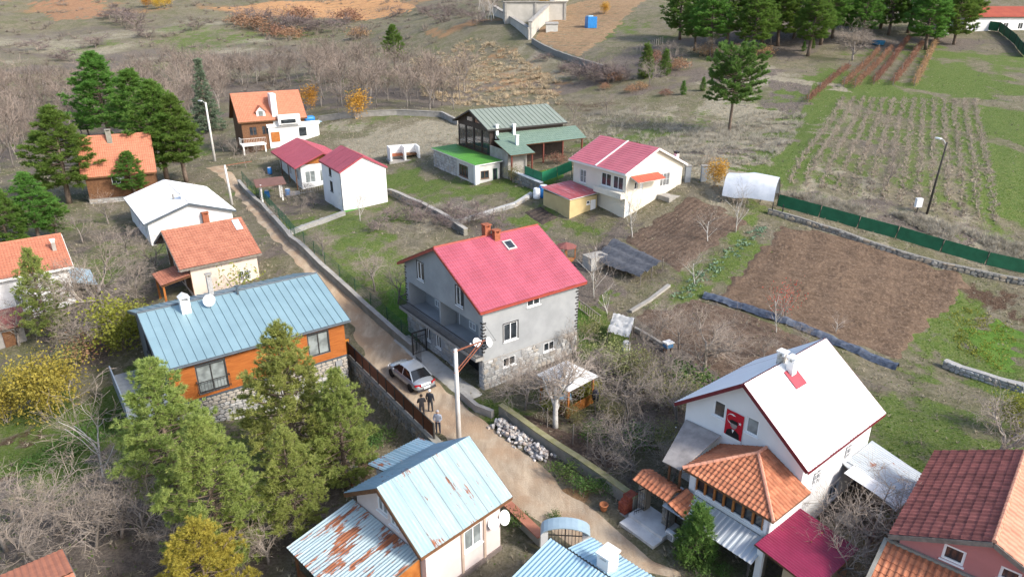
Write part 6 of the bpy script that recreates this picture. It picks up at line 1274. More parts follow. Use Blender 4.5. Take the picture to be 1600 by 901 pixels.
# ================================================================ white tunnel tent
p0, p1, p2 = G(1145,300), G(1210,330), G(1212,312); base = GV(1172,312); t = thing('tunnel_tent', 'white plastic tunnel shelter on hoops at the field corner', 'tent', base, R(-28)); mb = MB(); n = 14; Ls = [-2.6,-1.3,0,1.3,2.6]; rg = random.Random(2)
for x in Ls:
    for i in range(n+1): a = math.pi*(.04+.92*i/n); mb.v.append((x, 2.0*math.cos(a), .25 + 2.6*math.sin(a)*(1 - .10*abs(x/2.6)) + rg.uniform(-.09,.09)))
for l in range(4):
    for i in range(n): mb.f.append((l*(n+1)+i,l*(n+1)+i+1,(l+1)*(n+1)+i+1,(l+1)*(n+1)+i)); mb.m.append(0)
mb.build('cover', mat('pale_plastic',(.66,.68,.72),(.52,.55,.6),1.3,.35,.1), t, smooth=True)
for x in Ls: MB().tube([(x,1.96*math.cos(math.pi*i/n),2.5*math.sin(math.pi*i/n)*(1 - .10*abs(x/2.6))+.12) for i in range(n+1)], .035, 5).build('hoop', darkmetal, t)
for x, y in ((-2.6,2),(2.6,2),(-2.6,-2),(2.6,-2),(3.6,-2)): MB().box(x-.05,x+.05,y-.05,y+.05,-1.0,.4).build('post', darkmetal, t)
t = thing('gate_pillars', 'pair of grey concrete gate pillars behind the cream house', 'gate', GV(1086,283)); 
for x in (-.9,.9): MB().box(x-.3,x+.3,-.25,.25,-.4,1.7).build('pillar', mat('blue_grey_conc',(.33,.35,.37),None,2,.9), t); MB().box(x-.36,x+.36,-.31,.31,1.7,1.8).build('cap', concrete, t)
# dark shade-net shelter, tarpaulin hut, ladder, hive, black sheet
def net_sheet(name, label, corners, h, m, sag=.3, cat='net', postm=None, seed=0):
    c = [GV(*p) for p in corners]; o = c[0]; t = thing(name, label, cat, o); mb = MB(); n = 14; rg = random.Random(seed)
    for j in range(n+1):
        for i in range(n+1):
            u, v = i/n, j/n; p = (c[0]*(1-u)+c[1]*u)*(1-v) + (c[3]*(1-u)+c[2]*u)*v; z = float(H(p.x,p.y)) + h - sag*(1-abs(math.sin(u*math.pi*3)))*.6 + rg.uniform(-.08,.08); mb.v.append((p.x-o.x,p.y-o.y,z-o.z))
    for j in range(n):
        for i in range(n): mb.f.append((j*(n+1)+i,j*(n+1)+i+1,(j+1)*(n+1)+i+1,(j+1)*(n+1)+i)); mb.m.append(0)
    mb.build('sheet', m, t, smooth=True)
    for u in (0,.5,1):
        for v in (0,1): p = (c[0]*(1-u)+c[1]*u)*(1-v) + (c[3]*(1-u)+c[2]*u)*v - o; MB().tube([(p.x,p.y,p.z-.2),(p.x,p.y,p.z+h)], .045, 6).build('post', wood_g, t)
    return t
net_sheet('shade_net', 'dark slumped shade net over a bed behind the grey house', [(925,420),(960,385),(1035,422),(1000,446)], 1.1, mat('black_net',(.055,.06,.072),(.10,.105,.12),3,.8,.3), .5)
p = GV(930,416); t = thing('tarp_box', 'grey-white covered crate by the shade net', 'crate', p, R(30)); MB().box(-1.0,1.0,-.7,.7,-.1,1.1).build('box', mat('pale_cover',(.42,.42,.41),(.33,.33,.32),2,.8,.2), t); MB().box(-1.05,1.05,-.75,.75,1.1,1.16).build('lid', concrete, t)
net_sheet('tarp_hut', 'low hut under crumpled pale tarpaulin in the orchard', [(948,540),(958,512),(990,520),(982,550)], 1.5, mat('crumpled_tarp',(.50,.50,.49),(.36,.36,.35),3,.6,.3), .35, 'hut', seed=3)
a, b = GV(898,478), GV(938,508); d = b-a; L = d.length; t = thing('ladder', 'long grey wooden ladder lying on edge beside the grey house lawn', 'ladder', a + Vector((0,0,.1)), math.atan2(d.y,d.x)); sl_ = d.z/d.xy.length
for z in (.0,.75): MB().beam((0,0,z),(d.xy.length,0,z+d.z),.06,.08).build('rail', pale_bark, t)
for i in range(11): x = d.xy.length*(i+.5)/11; MB().beam((x,0,x*sl_),(x,0,x*sl_+.75),.04,.05).build('rung', pale_bark, t)
p = GV(1043,548); t = thing('beehive', 'small blue and white beehive box on a stand in the orchard', 'beehive', p, R(30)); MB().box(-.3,.3,-.25,.25,.35,.7).build('box', mat('hive_blue',(.05,.2,.42),None,3,.6), t); MB().box(-.36,.36,-.3,.3,.702,.8).build('lid', pvc, t)
for x in (-.25,.25): MB().box(x-.03,x+.03,-.2,.2,-.1,.35).build('leg', wood, t)
P = line([(1100,463),(1170,484),(1250,512),(1330,545),(1402,576)], .35); t = thing('plastic_sheet', 'long crumpled blue-black plastic sheet along the field edge', 'plastic sheet', P[0]); mb = MB(); rg = random.Random(9); m = 7
for i, p in enumerate(P):
    d = (P[min(i+1,len(P)-1)]-P[max(i-1,0)]).xy.normalized()
    for k in range(m): w = (k/(m-1)-.5)*1.0; mb.v.append((p.x-P[0].x - d.y*w, p.y-P[0].y + d.x*w, p.z-P[0].z + .05 + .38*(1-(2*w)**2) + rg.uniform(-.07,.07)))
for i in range(len(P)-1):
    for k in range(m-1): mb.f.append((i*m+k,i*m+k+1,(i+1)*m+k+1,(i+1)*m+k)); mb.m.append(0)
mb.build('sheet', mat('black_plastic',(.035,.045,.07),(.09,.11,.15),4,.45,.3,12,spec=.5), t)
# bench and table under the pines, garden lamps
p = GV(520,742); t = thing('garden_bench_table', 'grey wooden picnic table with bench under the front pines', 'table', p, R(38)); MB().box(-1.1,1.1,-.35,.35,.68,.75).build('top', wood_g, t); MB().box(-1.1,1.1,-.85,-.55,.38,.44).build('bench', wood_g, t)
for x in (-.9,.9): MB().box(x-.05,x+.05,-.3,.3,-.1,.68).build('leg', wood, t); MB().box(x-.05,x+.05,-.8,-.6,-.1,.38).build('bench_leg', wood, t)
for k, (px, py) in enumerate(((550,758),(557,748))):
    t = thing('garden_post', ('short wooden garden post with round white top, front one','short green garden post with round white top, rear one')[k], 'garden post', GV(px,py)); MB().tube([(0,0,-.1),(0,0,.8)], .07, 8).build('post', (steelp, gmesh)[k], t); MB().ball((0,0,.9),.16,2).build('globe', pvc, t, smooth=True)
# iron gate at the grey house
p = GV(646,556); t = thing('iron_gate', 'black iron gate between lane wall and grey house', 'gate', p, R(36)); gm = MB(); gm.box(-.05,.05,-.05,.05,0,2.0).box(1.15,1.25,-.05,.05,0,2.0).box(-.05,1.25,-.05,.05,1.95,2.05); rail(gm, [(0,0,0),(1.2,0,0)], 1.6, .14); gm.build('frame', darkmetal, t)
t = thing('gate_wing', 'black iron gate wing folded against the grey house forecourt', 'gate', GV(650,562), R(-54)); gm = MB(); rail(gm, [(0,0,.05),(.9,0,.05)], 1.7, .1); gm.build('leaf', darkmetal, t)
# ================================================================ far objects
p = GV(923,44); t = thing('blue_tank', 'blue plastic tank standing in the far orchard', 'tank', p, R(15)); MB().box(-1.3,1.3,-1.2,1.2,0,2.9).build('shell', bluep, t); MB().box(-1.1,.2,-1.0,1.0,2.9,3.2).build('lid', mat('pale_blue_lid',(.4,.6,.75),None,2,.5), t)
p = GV(862,49); t = thing('white_hut', 'white cloth hut beside the compound wall', 'hut', p); MB().box(-1.6,1.6,-1.2,1.2,-.3,1.9).build('wall', mat('dirty_white',(.55,.54,.5),None,1,.8), t); MB().slab([(-1.8,-1.4,1.9),(1.8,-1.4,1.9),(1.8,1.4,2.4),(-1.8,1.4,2.4)], .1).build('roof', concrete, t)
p = GV(1372,70); t = thing('blue_tub', 'blue plastic tub below the far bare tree', 'tub', p); MB().lathe([(1.2,0),(1.35,.5),(1.4,.9),(1.25,.9),(1.1,.2)], 14).build('shell', mat('tub_blue',(.03,.17,.3),None,3,.5), t)
p = GV(1469,58); t = thing('white_container', 'white square container under the far pines', 'container', p, R(-10)); MB().box(-1.3,1.3,-1,1,.5,2.4).build('box', pvc, t)
for x in (-1.1,1.1): MB().box(x-.08,x+.08,-.1,.1,-.3,.5).build('leg', darkmetal, t)
p = GV(1405,28); t = thing('far_pavilion', 'white framed pavilion under the far pines', 'pavilion', p); MB().box(-5,5,-3,3,3.4,3.7).build('roof', mat('pale_far_roof',(.5,.52,.55),None,1,.7), t)
for x in (-4.8,-1.6,1.6,4.8): MB().box(x-.15,x+.15,-2.9,-2.6,-.5,3.4).build('post', pvc, t)
MB().box(-4.8,4.8,-2.8,-2.7,.9,1.1).build('handrail', pvc, t); MB().box(-5,5,-3,3,-1,.1).build('floor', concrete, t)
# ================================================================ vegetation
bark_p = mat('pine_bark', (.20,.15,.115), (.12,.09,.07), 5, .9, .5, 14); bark_g = mat('grey_bark', (.27,.235,.205), (.17,.145,.125), 5, .9, .4, 14, rnd=.15); bark_w = mat('whitewashed_bark', (.62,.60,.56), (.48,.45,.41), 4, .9, .2); twig = mat('grey_twig', (.34,.285,.235), (.235,.195,.16), 3, .9, rnd=.2); twig_p = mat('purple_twig', (.20,.155,.145), (.14,.11,.105), 2, .9, rnd=.25); twig_far = mat('far_twig', (.25,.20,.165), (.18,.145,.12), .3, .9, rnd=.3)
pine_a = leafmat('pine_needles', (.26,.315,.09), (.36,.39,.13), 1.1, .08, .5); pine_y = leafmat('yellow_pine_needles', (.36,.335,.06), (.48,.42,.08), 1.0, .1, .45); pine_d = leafmat('dark_pine_needles', (.11,.205,.04), (.17,.265,.06), .8, .12, .5); spruce_m = leafmat('blue_spruce_needles', (.12,.155,.10), (.165,.2,.135), .8, .1, .15); juni = leafmat('juniper_needles', (.11,.19,.045), (.16,.24,.065), 1.2, .15, .45)
def tri_blades(C, D, l, w, rs):
    """one triangle per centre C along direction D"""
    n = len(C); S = np.cross(D, rs.randn(n, 3)); S /= np.linalg.norm(S, axis=1)[:, None] + 1e-9
    l = np.broadcast_to(np.asarray(l, float), (n,))[:, None]; w = np.broadcast_to(np.asarray(w, float), (n,))[:, None]
    V = np.stack([C - S*w/2, C + S*w/2, C + D*l], 1).reshape(-1, 3); return V, np.arange(3*n).reshape(-1, 3)
def tufts(C, A, K, l, w, rs, spread=.9, up=.25):
    n = len(C); c = np.repeat(C, K, 0); a = np.repeat(A, K, 0); d = a*.7 + rs.randn(n*K, 3)*spread*.55 + np.array([0,0,up]); d /= np.linalg.norm(d, axis=1)[:, None]
    return tri_blades(c, d, l*rs.uniform(.7, 1.2, n*K), w, rs)
def pine(seed, h, cr, start, nm, K=22, nl=.22, nw=.036, dens=5.5, shape='round', wh=.5, wsp=.55):
    rs = np.random.RandomState(seed); tb = MB(); bend = rs.uniform(-.3,.3,2)
    ax = lambda z: Vector((bend[0]*math.sin(z/h*2.2), bend[1]*math.sin(z/h*2.0), z))
    zs = np.linspace(-.4, h*.97, 9); tb.tube([ax(z) for z in zs], [max(.03, .020*h*(1 - .93*max(0,z)/h)) for z in zs], 8)
    C, A = [], []; z = h*start
    while z < h*.985:
        t = (z - h*start)/(h*(1-start)); 
        if shape == 'cone': pr = (1-t)*1.0 + .04
        elif shape == 'flat': pr = math.sqrt(max(0, 1 - (t*1.15-.35)**2/.75))*.95 + .05
        else: pr = (1-t)**.78*(.70 + .55*min(1, t*3.5))
        nb = rs.randint(4, 7); a0 = rs.rand()*6.28
        for b in range(nb):
            az = a0 + 6.283*b/nb + rs.uniform(-.35,.35); L = max(.25, cr*pr*rs.uniform(.78,1.1)); el = (-.12 + .75*t + rs.uniform(-.15,.15)) if shape != 'cone' else rs.uniform(-.28,.0)
            d = np.array([math.cos(az)*math.cos(el), math.sin(az)*math.cos(el), math.sin(el)]); o = np.array(ax(z)); mid = o + d*L*.55; end = o + d*L + np.array([0,0,.16*L if shape != 'cone' else .04*L])
            tb.tube([o, mid, end], [max(.018,.022*L), .016*L+.006, .008], 3, cap=False)
            nc = max(3, int(L*2.6)); per = max(3, int(L*dens/nc)); n = nc*per; f = np.repeat(rs.uniform(.28, 1.0, nc)**.75, per)
            p = np.where(f[:,None] < .55, o + (mid-o)*(f/.55)[:,None], mid + (end-mid)*((f-.55)/.45)[:,None]); sidev = np.cross(d, [0,0,1.]); sidev /= np.linalg.norm(sidev)
            off = np.repeat(rs.uniform(-1,1,nc), per)*(.12 + .55*L*wsp*(1.05-f)); p = p + sidev*off[:,None] + rs.randn(n,3)*[.15,.15,.10] + np.array([0,0,1])*np.repeat(rs.uniform(-.05,.2,nc), per)[:,None]
            a = d*.75 + sidev*(np.sign(off)*.5)[:,None] + np.array([0,0,.45]); C.append(p); A.append(a/np.linalg.norm(a,axis=1)[:,None])
        z += wh*rs.uniform(.75,1.25)
    C.append(np.array([ax(h)]*4) + rs.randn(4,3)*.08); A.append(np.array([[0,0,1.]]*4)); C = np.concatenate(C); A = np.concatenate(A)
    V, Fc = tufts(C, A, K, nl, nw, rs); return tb, V, Fc
class Kind:                          # tree kind: trunk mesh + crown mesh, shared by all copies
    def __init__(s, name, trunk, crown, h): s.name, s.trunk, s.crown, s.h = name, trunk, crown, h
    def put(s, p, label, sc=1., rz=0., group=None, cat='tree', name=None, sz=None):
        t = thing(name or s.name, label, cat, p, rz, group); t.scale = (sc, sc, sz or sc)
        mk('trunk', s.trunk, t); mk('crown', s.crown, t); return t
def mkpine(name, seed, h, cr, start, needle, **k):
    tb, V, Fc = pine(seed, h, cr, start, name, **k); return Kind(name, tb.mesh('trunk', bark_p, True), npmesh('crown', V, Fc, needle), h)
PN = [mkpine('pine_tree', s, 10, r_, st, pine_a, K=22, nl=.24, nw=.048, dens=15, wh=.33) for s, r_, st in ((1,2.9,.14),(2,2.7,.16),(3,3.0,.12))]; PY = mkpine('pine_tree', 4, 8, 3.0, .12, pine_y, K=22, nl=.25, nw=.052, dens=15, wh=.33)
PD = [mkpine('pine_tree', s, 12, r_, st, pine_d, K=14, nl=.36, nw=.08, dens=12.5, wh=.38) for s, r_, st in ((11,3.1,.22),(12,2.9,.28))]; PF = mkpine('pine_tree', 15, 12, 4.4, .42, juni, K=16, nl=.36, nw=.075, dens=13, shape='flat', wh=.36)
SP = mkpine('spruce_tree', 21, 12, 2.5, .06, spruce_m, K=12, nl=.3, nw=.075, dens=13, shape='cone', wh=.36, wsp=.5); JU = mkpine('juniper', 23, 4, 1.0, .03, juni, K=14, nl=.25, nw=.05, dens=8, shape='round', wh=.25)
def by_px(kind, base, top, label, rz=None, group=None, k=1., **kw):
    b = GV(*base); h = zat(b, top) - b.z; sc = h/kind.h; rgx = random.Random(int(base[0]*7+base[1])); return kind.put(b, label, sc*k, rz if rz is not None else rgx.uniform(0,6.28), group, sz=sc, **kw)
by_px(PN[0], (285,795), 566, 'tall pine in front of the terrace end of the blue roof house', k=1.12); by_px(PN[1], (472,745), 508, 'tall pine before the middle of the blue roof house wall', k=1.1); by_px(PN[2], (540,762), 582, 'pine with visible trunk beside the stone retaining wall', k=1.02)
by_px(PN[0], (468,842), 668, 'pine with leaning crown left of the rusty porch roof', 2.1, k=1.0); by_px(PN[2], (352,884), 655, 'broad pine in the centre of the front pine group', 4, k=1.06); by_px(PY, (330,958), 815, 'yellowish pine crown at the bottom edge', k=1.15)
by_px(PD[0], (175,222), 83, 'tall dark pine behind the timber cottage', k=1.5); by_px(PD[1], (232,262), 112, 'dark pine rising right of the timber cottage roof', k=1.45); by_px(PD[0], (262,285), 128, 'pine with bare trunk in front of the lamp pole', k=1.4); by_px(PD[1], (292,284), 150, 'pine with bare pale trunk nearest the white roofed house', k=1.35)
by_px(PD[0], (108,318), 168, 'large pine left of the timber cottage', 2, k=1.5); by_px(PD[1], (214,312), 238, 'small bushy pine before the timber cottage wall', k=1.6); by_px(SP, (328,205), 92, 'blue-green spruce left of the orange tiled villa', k=1.15); by_px(PD[1], (140,215), 165, 'small pine left of the tallest dark pine', k=1.5)
by_px(PD[0], (22,395), 290, 'pine at the left edge above the orange roof', k=1.4); by_px(PD[1], (62,380), 272, 'pine behind the left edge house roof ridge', k=1.4); by_px(PD[0], (90,372), 300, 'small pine right of the left edge pine pair', 1, k=1.4); by_px(PN[2], (82,530), 392, 'small pine growing in front of the left edge house', k=.9)
by_px(PD[1], (617,108), 40, 'lone pine in the far bare wood', k=1.3); by_px(PF, (1139,206), 82, 'lone spreading pine on the dry slope', k=1.12)
for q, (bx_, by_, ty) in enumerate(((1062,62,-30),(1110,88,-30),(1135,70,-40),(1172,92,-25),(1215,72,-40),(1262,88,-20),(1300,60,-40),(1345,68,-25),(1388,55,-40),(1418,52,-45),(1446,78,-30),(1462,64,-40),(1490,70,-20),(1240,60,-40),(1330,45,-50),(1085,80,-10),(1190,70,-50),(1282,70,-45),(1375,45,-60),(1505,52,-50))):
    by_px(PD[q % 2], (bx_, by_), ty, 'tall pine in the dense grove at the top right', group='pines of the top right grove', k=1.45)
for q, (bx_, by_, ty) in enumerate(((1008,122,72),(1038,118,80),(1068,148,128),(1098,142,122),(1118,95,78),(1145,98,80),(1255,80,66),(1270,76,62),(1180,82,68))):
    by_px(JU, (bx_, by_), ty, 'small upright juniper on the slope below the pine grove', group='junipers below the grove', cat='shrub', k=1.1)
by_px(JU, (1083,872), 792, 'bushy young conifer before the silver awning', k=1.35, cat='tree', name='young_conifer')
# ---- bare trees
def bare(seed, h, rt, spread, fork=.25, levels=4, nmin=.007, kids=(5,5,4,3), up=.35, droop=0.):
    rg = random.Random(seed); tk, tw = MB(), MB()
    def grow(p, d, L, r, lv):
        n = 4 if lv < 2 else 3; pts = [p]; dd = d.copy(); wob = .10 + .09*lv
        for i in range(n): dd = (dd + Vector((rg.gauss(0,wob), rg.gauss(0,wob), rg.gauss(0,wob*.6) + up*.12 - droop*lv*.03))).normalized(); pts.append(pts[-1] + dd*(L/n))
        r1 = max(nmin*.7, r*.5); rad = [r + (r1-r)*i/n for i in range(n+1)]
        (tk if lv < 2 else tw).tube(pts, rad, 7 if lv == 0 else (5 if lv == 1 else 3), cap=lv < 2)
        if lv >= levels: return
        k = kids[lv] if lv < len(kids) else 2
        for i in range(k):
            f = (fork + (1-fork)*(i+.6)/k) if lv == 0 else rg.uniform(.25, 1.0); f = min(.999, f); j = int(f*n); q = pts[j].lerp(pts[j+1], f*n-j)
            a = rg.uniform(0,6.283) if lv else 6.283*i/k + rg.uniform(-.5,.5); tilt = rg.uniform(.45,1.0)*spread; base = dd if lv else Vector((0,0,1)); u = base.orthogonal().normalized(); w = base.cross(u)
            nd_ = (base*math.cos(tilt) + (u*math.cos(a) + w*math.sin(a))*math.sin(tilt)); nd_.z += .12*up; nd_.normalize(); grow(q, nd_, L*rg.uniform(.55,.85)*(1 if lv else .95), max(nmin, rad[j]*rg.uniform(.5,.68)), lv+1)
    grow(Vector((0,0,-.2)), Vector((rg.uniform(-.08,.08), rg.uniform(-.08,.08), 1)).normalized(), h*.55, rt, 0); return tk, tw
def mkbare(name, seed, h, rt, spread, tm, wm, **k):
    tk, tw = bare(seed, h, rt, spread, **k); return Kind(name, tk.mesh('trunk', tm, True), tw.mesh('crown', wm), h)
BT = [mkbare('bare_tree', 30+i, 5, .10, 1.0, bark_g, twig, kids=(6,5,5,3)) for i in range(4)]; BW = mkbare('bare_tree', 41, 6, .19, 1.15, bark_w, twig, kids=(6,6,5,4), fork=.3); BW2 = mkbare('bare_tree', 47, 6, .17, 1.1, pale_bark, twig, kids=(6,6,5,4), fork=.3); BS = [mkbare('bare_shrub', 50+i, 2.6, .035, 1.1, twig, twig_p, kids=(9,6,5,3), fork=.05, levels=3, nmin=.012) for i in range(3)]
BP = [mkbare('bare_sapling', 60+i, 5, .05, .75, bark_w, twig, kids=(9,4,3), levels=3, fork=.2, nmin=.008) for i in range(2)]
FB_ = [mkbare('bare_woodland_tree', 70+i, 9, .12, .75, mat('far_bark',(.30,.265,.235),(.2,.175,.155),.6,.9,rnd=.3), twig_far, kids=(8,5,4,2), levels=3, nmin=.028, fork=.3) for i in range(5)]
by_px(BW, (868,668), 545, 'bare tree with thick whitewashed forked trunk behind the mossy wall', .6, k=1.15); by_px(BW2, (1098,585), 478, 'large spreading bare tree in the orchard left of the white house', 2.2, k=1.05); by_px(BW2, (178,520), 372, 'big pale bare tree between the left houses', 1.1, k=1.0)
by_px(BP[0], (165,757), 590, 'slender pale bare sapling among the bottom left beds'); by_px(BP[1], (988,372), 290, 'pale slender bare tree at the corner of the upper plot'); by_px(BP[0], (1106,378), 318, 'forked pale bare tree in the upper brown plot', k=1.3); by_px(BP[1], (1150,362), 282, 'bare tree before the white tunnel shelter'); by_px(BP[0], (1086,444), 385, 'pale bare tree beside the green vegetable strip', k=1.3)
by_px(BP[1], (928,465), 372, 'pale bare tree behind the grey house by the shade net'); by_px(BP[0], (950,492), 428, 'short pale bare tree beyond the ladder', k=1.2); by_px(BP[1], (1213,520), 452, 'thin bare tree at the edge of the plastic sheet', k=1.1); by_px(BP[0], (1305,520), 485, 'tiny bare sapling at the lower edge of the ploughed field', k=1.3)
by_px(BT[1], (1385,290), 232, 'bare young tree standing in the withered crop rows'); by_px(BT[2], (1332,95), 34, 'rounded grey bare tree below the far pavilion', k=1.5); by_px(BT[0], (622,475), 400, 'bare fruit tree on the dark grass left of the grey house'); by_px(BT[3], (585,455), 385, 'spreading bare fruit tree in the middle of the left orchard lot', k=1.1); by_px(BT[2], (505,400), 345, 'low bare fruit tree near the lane wall', k=1.2)
by_px(BW2, (1545,735), 615, 'bare tree with a few orange leaves behind the pink house roof', 3, k=1.1); by_px(BT[0], (1350,868), 755, 'tangled bare bush between magenta shed and pink house', 1.0, k=1.6); by_px(BT[2], (1300,905), 800, 'bare twiggy bush in front of the magenta roof', 2.0, k=1.4); by_px(BT[1], (1395,850), 770, 'bare bush against the pink house gutter', 3.0, k=1.3)
by_px(BT[3], (895,560), 500, 'bare tree at the right corner of the grey house', k=1.2); by_px(BP[1], (563,345), 285, 'bare sapling against the blank white gable', k=1.2)
gT = 'bare fruit trees of the tangled orchard'
for q, (x, y, ty) in enumerate(((935,610,540),(1035,620,540),(985,655,570),(1055,665,570),(985,730,640),(945,735,670),(1050,760,690),(1120,560,505),(1060,545,485),(1030,525,470),(1195,560,520),(1000,560,505),(820,640,560),(800,615,555),(1250,545,505),(870,600,545))):
    by_px(BT[q % 4], (x, y), ty, 'bare grey fruit tree in the tangled orchard between grey and white houses', group=gT, k=1.25)
for q, (x, y, ty) in enumerate(((110,470,400),(140,560,480),(215,470,400),(240,430,360),(200,400,350),(170,350,300),(130,380,330),(330,890,800),(300,860,780),(230,840,740),(210,800,700),(150,860,760),(100,830,720),(60,880,780),(420,880,800),(30,540,470),(250,330,290),(190,840,740),(10,860,740))):
    by_px(BT[(q+1) % 4], (x, y), ty, 'bare grey tree in the thicket along the left side', group='bare trees of the left thicket', k=1.25)
for q, (x, y, ty) in enumerate(((640,345,318),(665,350,320),(690,352,325),(715,355,322),(650,330,305),(735,345,318),(760,350,320),(610,345,318),(780,360,330),(700,335,312),(745,330,308),(590,360,330))):
    by_px(BS[q % 3], (x, y), ty, 'bare grey shrub along the boundary wall behind the grey house', group='bare shrubs by the boundary wall', cat='shrub', k=1.6)
for q, (x, y, ty) in enumerate(((470,335,305),(430,345,320),(450,320,290),(480,310,280),(410,285,262),(385,262,232),(365,245,215),(400,250,222),(350,238,205),(430,300,275),(490,325,295))):
    by_px(BT[q % 4], (x, y), ty, 'bare garden tree around the brown pergola', group='bare trees around the pergola', k=1.1)
for q, (x, y, ty) in enumerate(((895,190,150),(948,180,140),(992,188,160),(1015,135,90),(1048,110,60),(1110,90,45),(950,125,90),(1160,95,60),(1240,62,30),(900,215,180),(1330,80,45),(1345,75,38))):
    by_px(BT[q % 4], (x, y), ty, 'bare pale tree scattered on the dry slope behind the houses', group='bare trees on the dry slope', k=1.05)
for q, (x, y) in enumerate(((748,10),(755,28),(762,26),(768,27),(772,24),(758,22))):
    by_px(BP[q % 2], (x, y + 6), y - 45, 'pale birch-like trunk left of the far compound wall', group='pale trunks by the far compound', k=1.0)
# ---- ravine woodland: individuals
rgw = random.Random(77); wood_poly = [(-40,275),(-40,150),(60,150),(200,140),(330,120),(480,112),(560,110),(640,120),(700,128),(745,150),(720,172),(690,176),(560,176),(500,180),(505,150),(480,132),(360,138),(350,175),(320,205),(250,225),(150,215),(60,225),(30,270)]
wp_ = np.array([G(*p)[:2] for p in wood_poly]); bb = (wp_.min(0), wp_.max(0)); cnt = 0; cand = []
pts = np.c_[np.random.RandomState(3).uniform(bb[0][0], bb[1][0], 3000), np.random.RandomState(4).uniform(bb[0][1], bb[1][1], 3000)]; pts = pts[sdist(pts, wp_) > 0]
def px_of(p):
    zz = p[1]*c_ - (p[2]-CZ)*s_; v = p[1]*s_ + (p[2]-CZ)*c_; return 800 + F*p[0]/zz, 450.5 - F*v/zz
for p in pts:
    z = float(H(p[0], p[1])); x, y = px_of((p[0], p[1], z))
    if -50 < x < 780 and all((p[0]-q[0])**2 + (p[1]-q[1])**2 > 9 for q in cand): cand.append((p[0], p[1], z))
    if len(cand) >= 230: break
for k, p in enumerate(cand): FB_[k % 5].put(Vector(p), 'bare grey-brown tree in the wooded ravine behind the village', rgw.uniform(.6,1.1), rgw.uniform(0,6.28), 'bare trees of the wooded ravine')
# ---- leafy shrubs
def leafy(seed, r, h, n, leaf, m, stems=7, clump=14, hollow=.45, sm=None):
    rs = np.random.RandomState(seed); cc = rs.randn(clump, 3); cc /= np.linalg.norm(cc, axis=1)[:, None]; cc *= (hollow + (1-hollow)*rs.rand(clump)[:, None]); cc = cc*[r*.75, r*.75, h*.36] + [0, 0, h*.58]
    i = rs.randint(0, clump, n); C = cc[i] + rs.randn(n, 3)*[r*.24, r*.24, h*.14]; C[:, 2] = np.maximum(C[:, 2], .03); d = rs.randn(n, 3); d[:, 2] -= .2; d /= np.linalg.norm(d, axis=1)[:, None]
    s = np.cross(d, rs.randn(n, 3)); s /= np.linalg.norm(s, axis=1)[:, None]; l = leaf*rs.uniform(.7, 1.3, n)[:, None]; V = np.stack([C, C + d*l*.5 + s*l*.32, C + d*l, C + d*l*.5 - s*l*.32], 1).reshape(-1, 3)
    tb = MB()
    for k in range(stems):
        e = Vector(cc[k % clump]); q = Vector((rs.uniform(-.1,.1)*r, rs.uniform(-.1,.1)*r, -.1)); tb.tube([q, q.lerp(e, .5) + Vector((0,0,.1*h)), e], [.035, .022, .008], 4, cap=False)
    return Kind('leafy_shrub', tb.mesh('trunk', sm or twig), npmesh('crown', V, np.arange(4*n).reshape(-1, 4), m), h)
yel_l = leafmat('yellow_leaves', (.32,.27,.05), (.19,.185,.04), 1.4, .15, .35); ygr_l = leafmat('yellow_green_leaves', (.22,.235,.04), (.13,.16,.03), 1.4, .15, .3); gold_l = leafmat('golden_leaves', (.46,.29,.05), (.37,.21,.035), 1.2, .1, .35); oli_l = leafmat('olive_leaves', (.20,.20,.085), (.13,.135,.05), 1.5, .2, .3); rust_l = leafmat('rusty_leaves', (.27,.155,.095), (.21,.12,.075), 1.2, .25, .25); grn_l = leafmat('green_leaves', (.07,.12,.03), (.05,.09,.022), 1.5, .25, .25); kale_l = leafmat('kale_leaves', (.20,.30,.20), (.14,.24,.13), 2, .2, .2); red_l = leafmat('red_leaves', (.40,.06,.05), (.3,.05,.04), 2, .2, .3)
LY = leafy(1, 2.2, 3.4, 5200, .15, yel_l, clump=26); LG = leafy(2, 1.5, 2.6, 2600, .13, ygr_l); LO = leafy(3, 1.5, 4.2, 1500, .2, gold_l, clump=18); LV = leafy(4, 1.8, 2.8, 1700, .14, oli_l); LR = leafy(5, 1.4, 1.8, 900, .16, rust_l); LN = leafy(6, 1.0, 1.3, 700, .13, grn_l); LK = leafy(7, 1.4, 2.8, 240, .12, red_l, stems=16); LBX = None; LB = leafy(8, 1.6, 2.4, 330, .13, ygr_l, stems=18, sm=twig)
by_px(LY, (72,648), 560, 'large yellow-leaved bush at the left edge below the red shed', k=1.0, cat='shrub'); by_px(LG, (190,545), 468, 'yellow-green leafy bush at the end of the blue roof', k=1.2, cat='shrub'); by_px(LG, (215,520), 478, 'yellow-green bush touching the blue terrace', 2, k=1.1, cat='shrub'); by_px(LB, (375,470), 412, 'thin yellow-leaved shrub behind the blue roof ridge', k=1.2, cat='shrub')
by_px(LO, (482,172), 132, 'golden autumn tree behind the orange tiled villa', name='golden_tree', k=1.2); by_px(LO, (558,185), 140, 'golden autumn tree at the edge of the bare wood', name='golden_tree', k=1.3); by_px(LO, (1116,292), 246, 'small golden tree right of the cream house', name='golden_tree', k=1.1)
by_px(LV, (962,590), 535, 'pale olive leafy bush behind the gazebo', k=1.3, cat='shrub'); by_px(LV, (1012,610), 560, 'olive leafy bush right of the gazebo', 2, k=1.1, cat='shrub'); by_px(LV, (925,530), 490, 'olive bush at the corner of the grey house lawn', 1, k=.9, cat='shrub'); by_px(LK, (1222,500), 438, 'shrub with sparse red leaves at the field edge', k=.9, cat='shrub'); by_px(LB, (1245,905), 848, 'thin orange-leaved sapling before the magenta roof', k=1, cat='shrub')
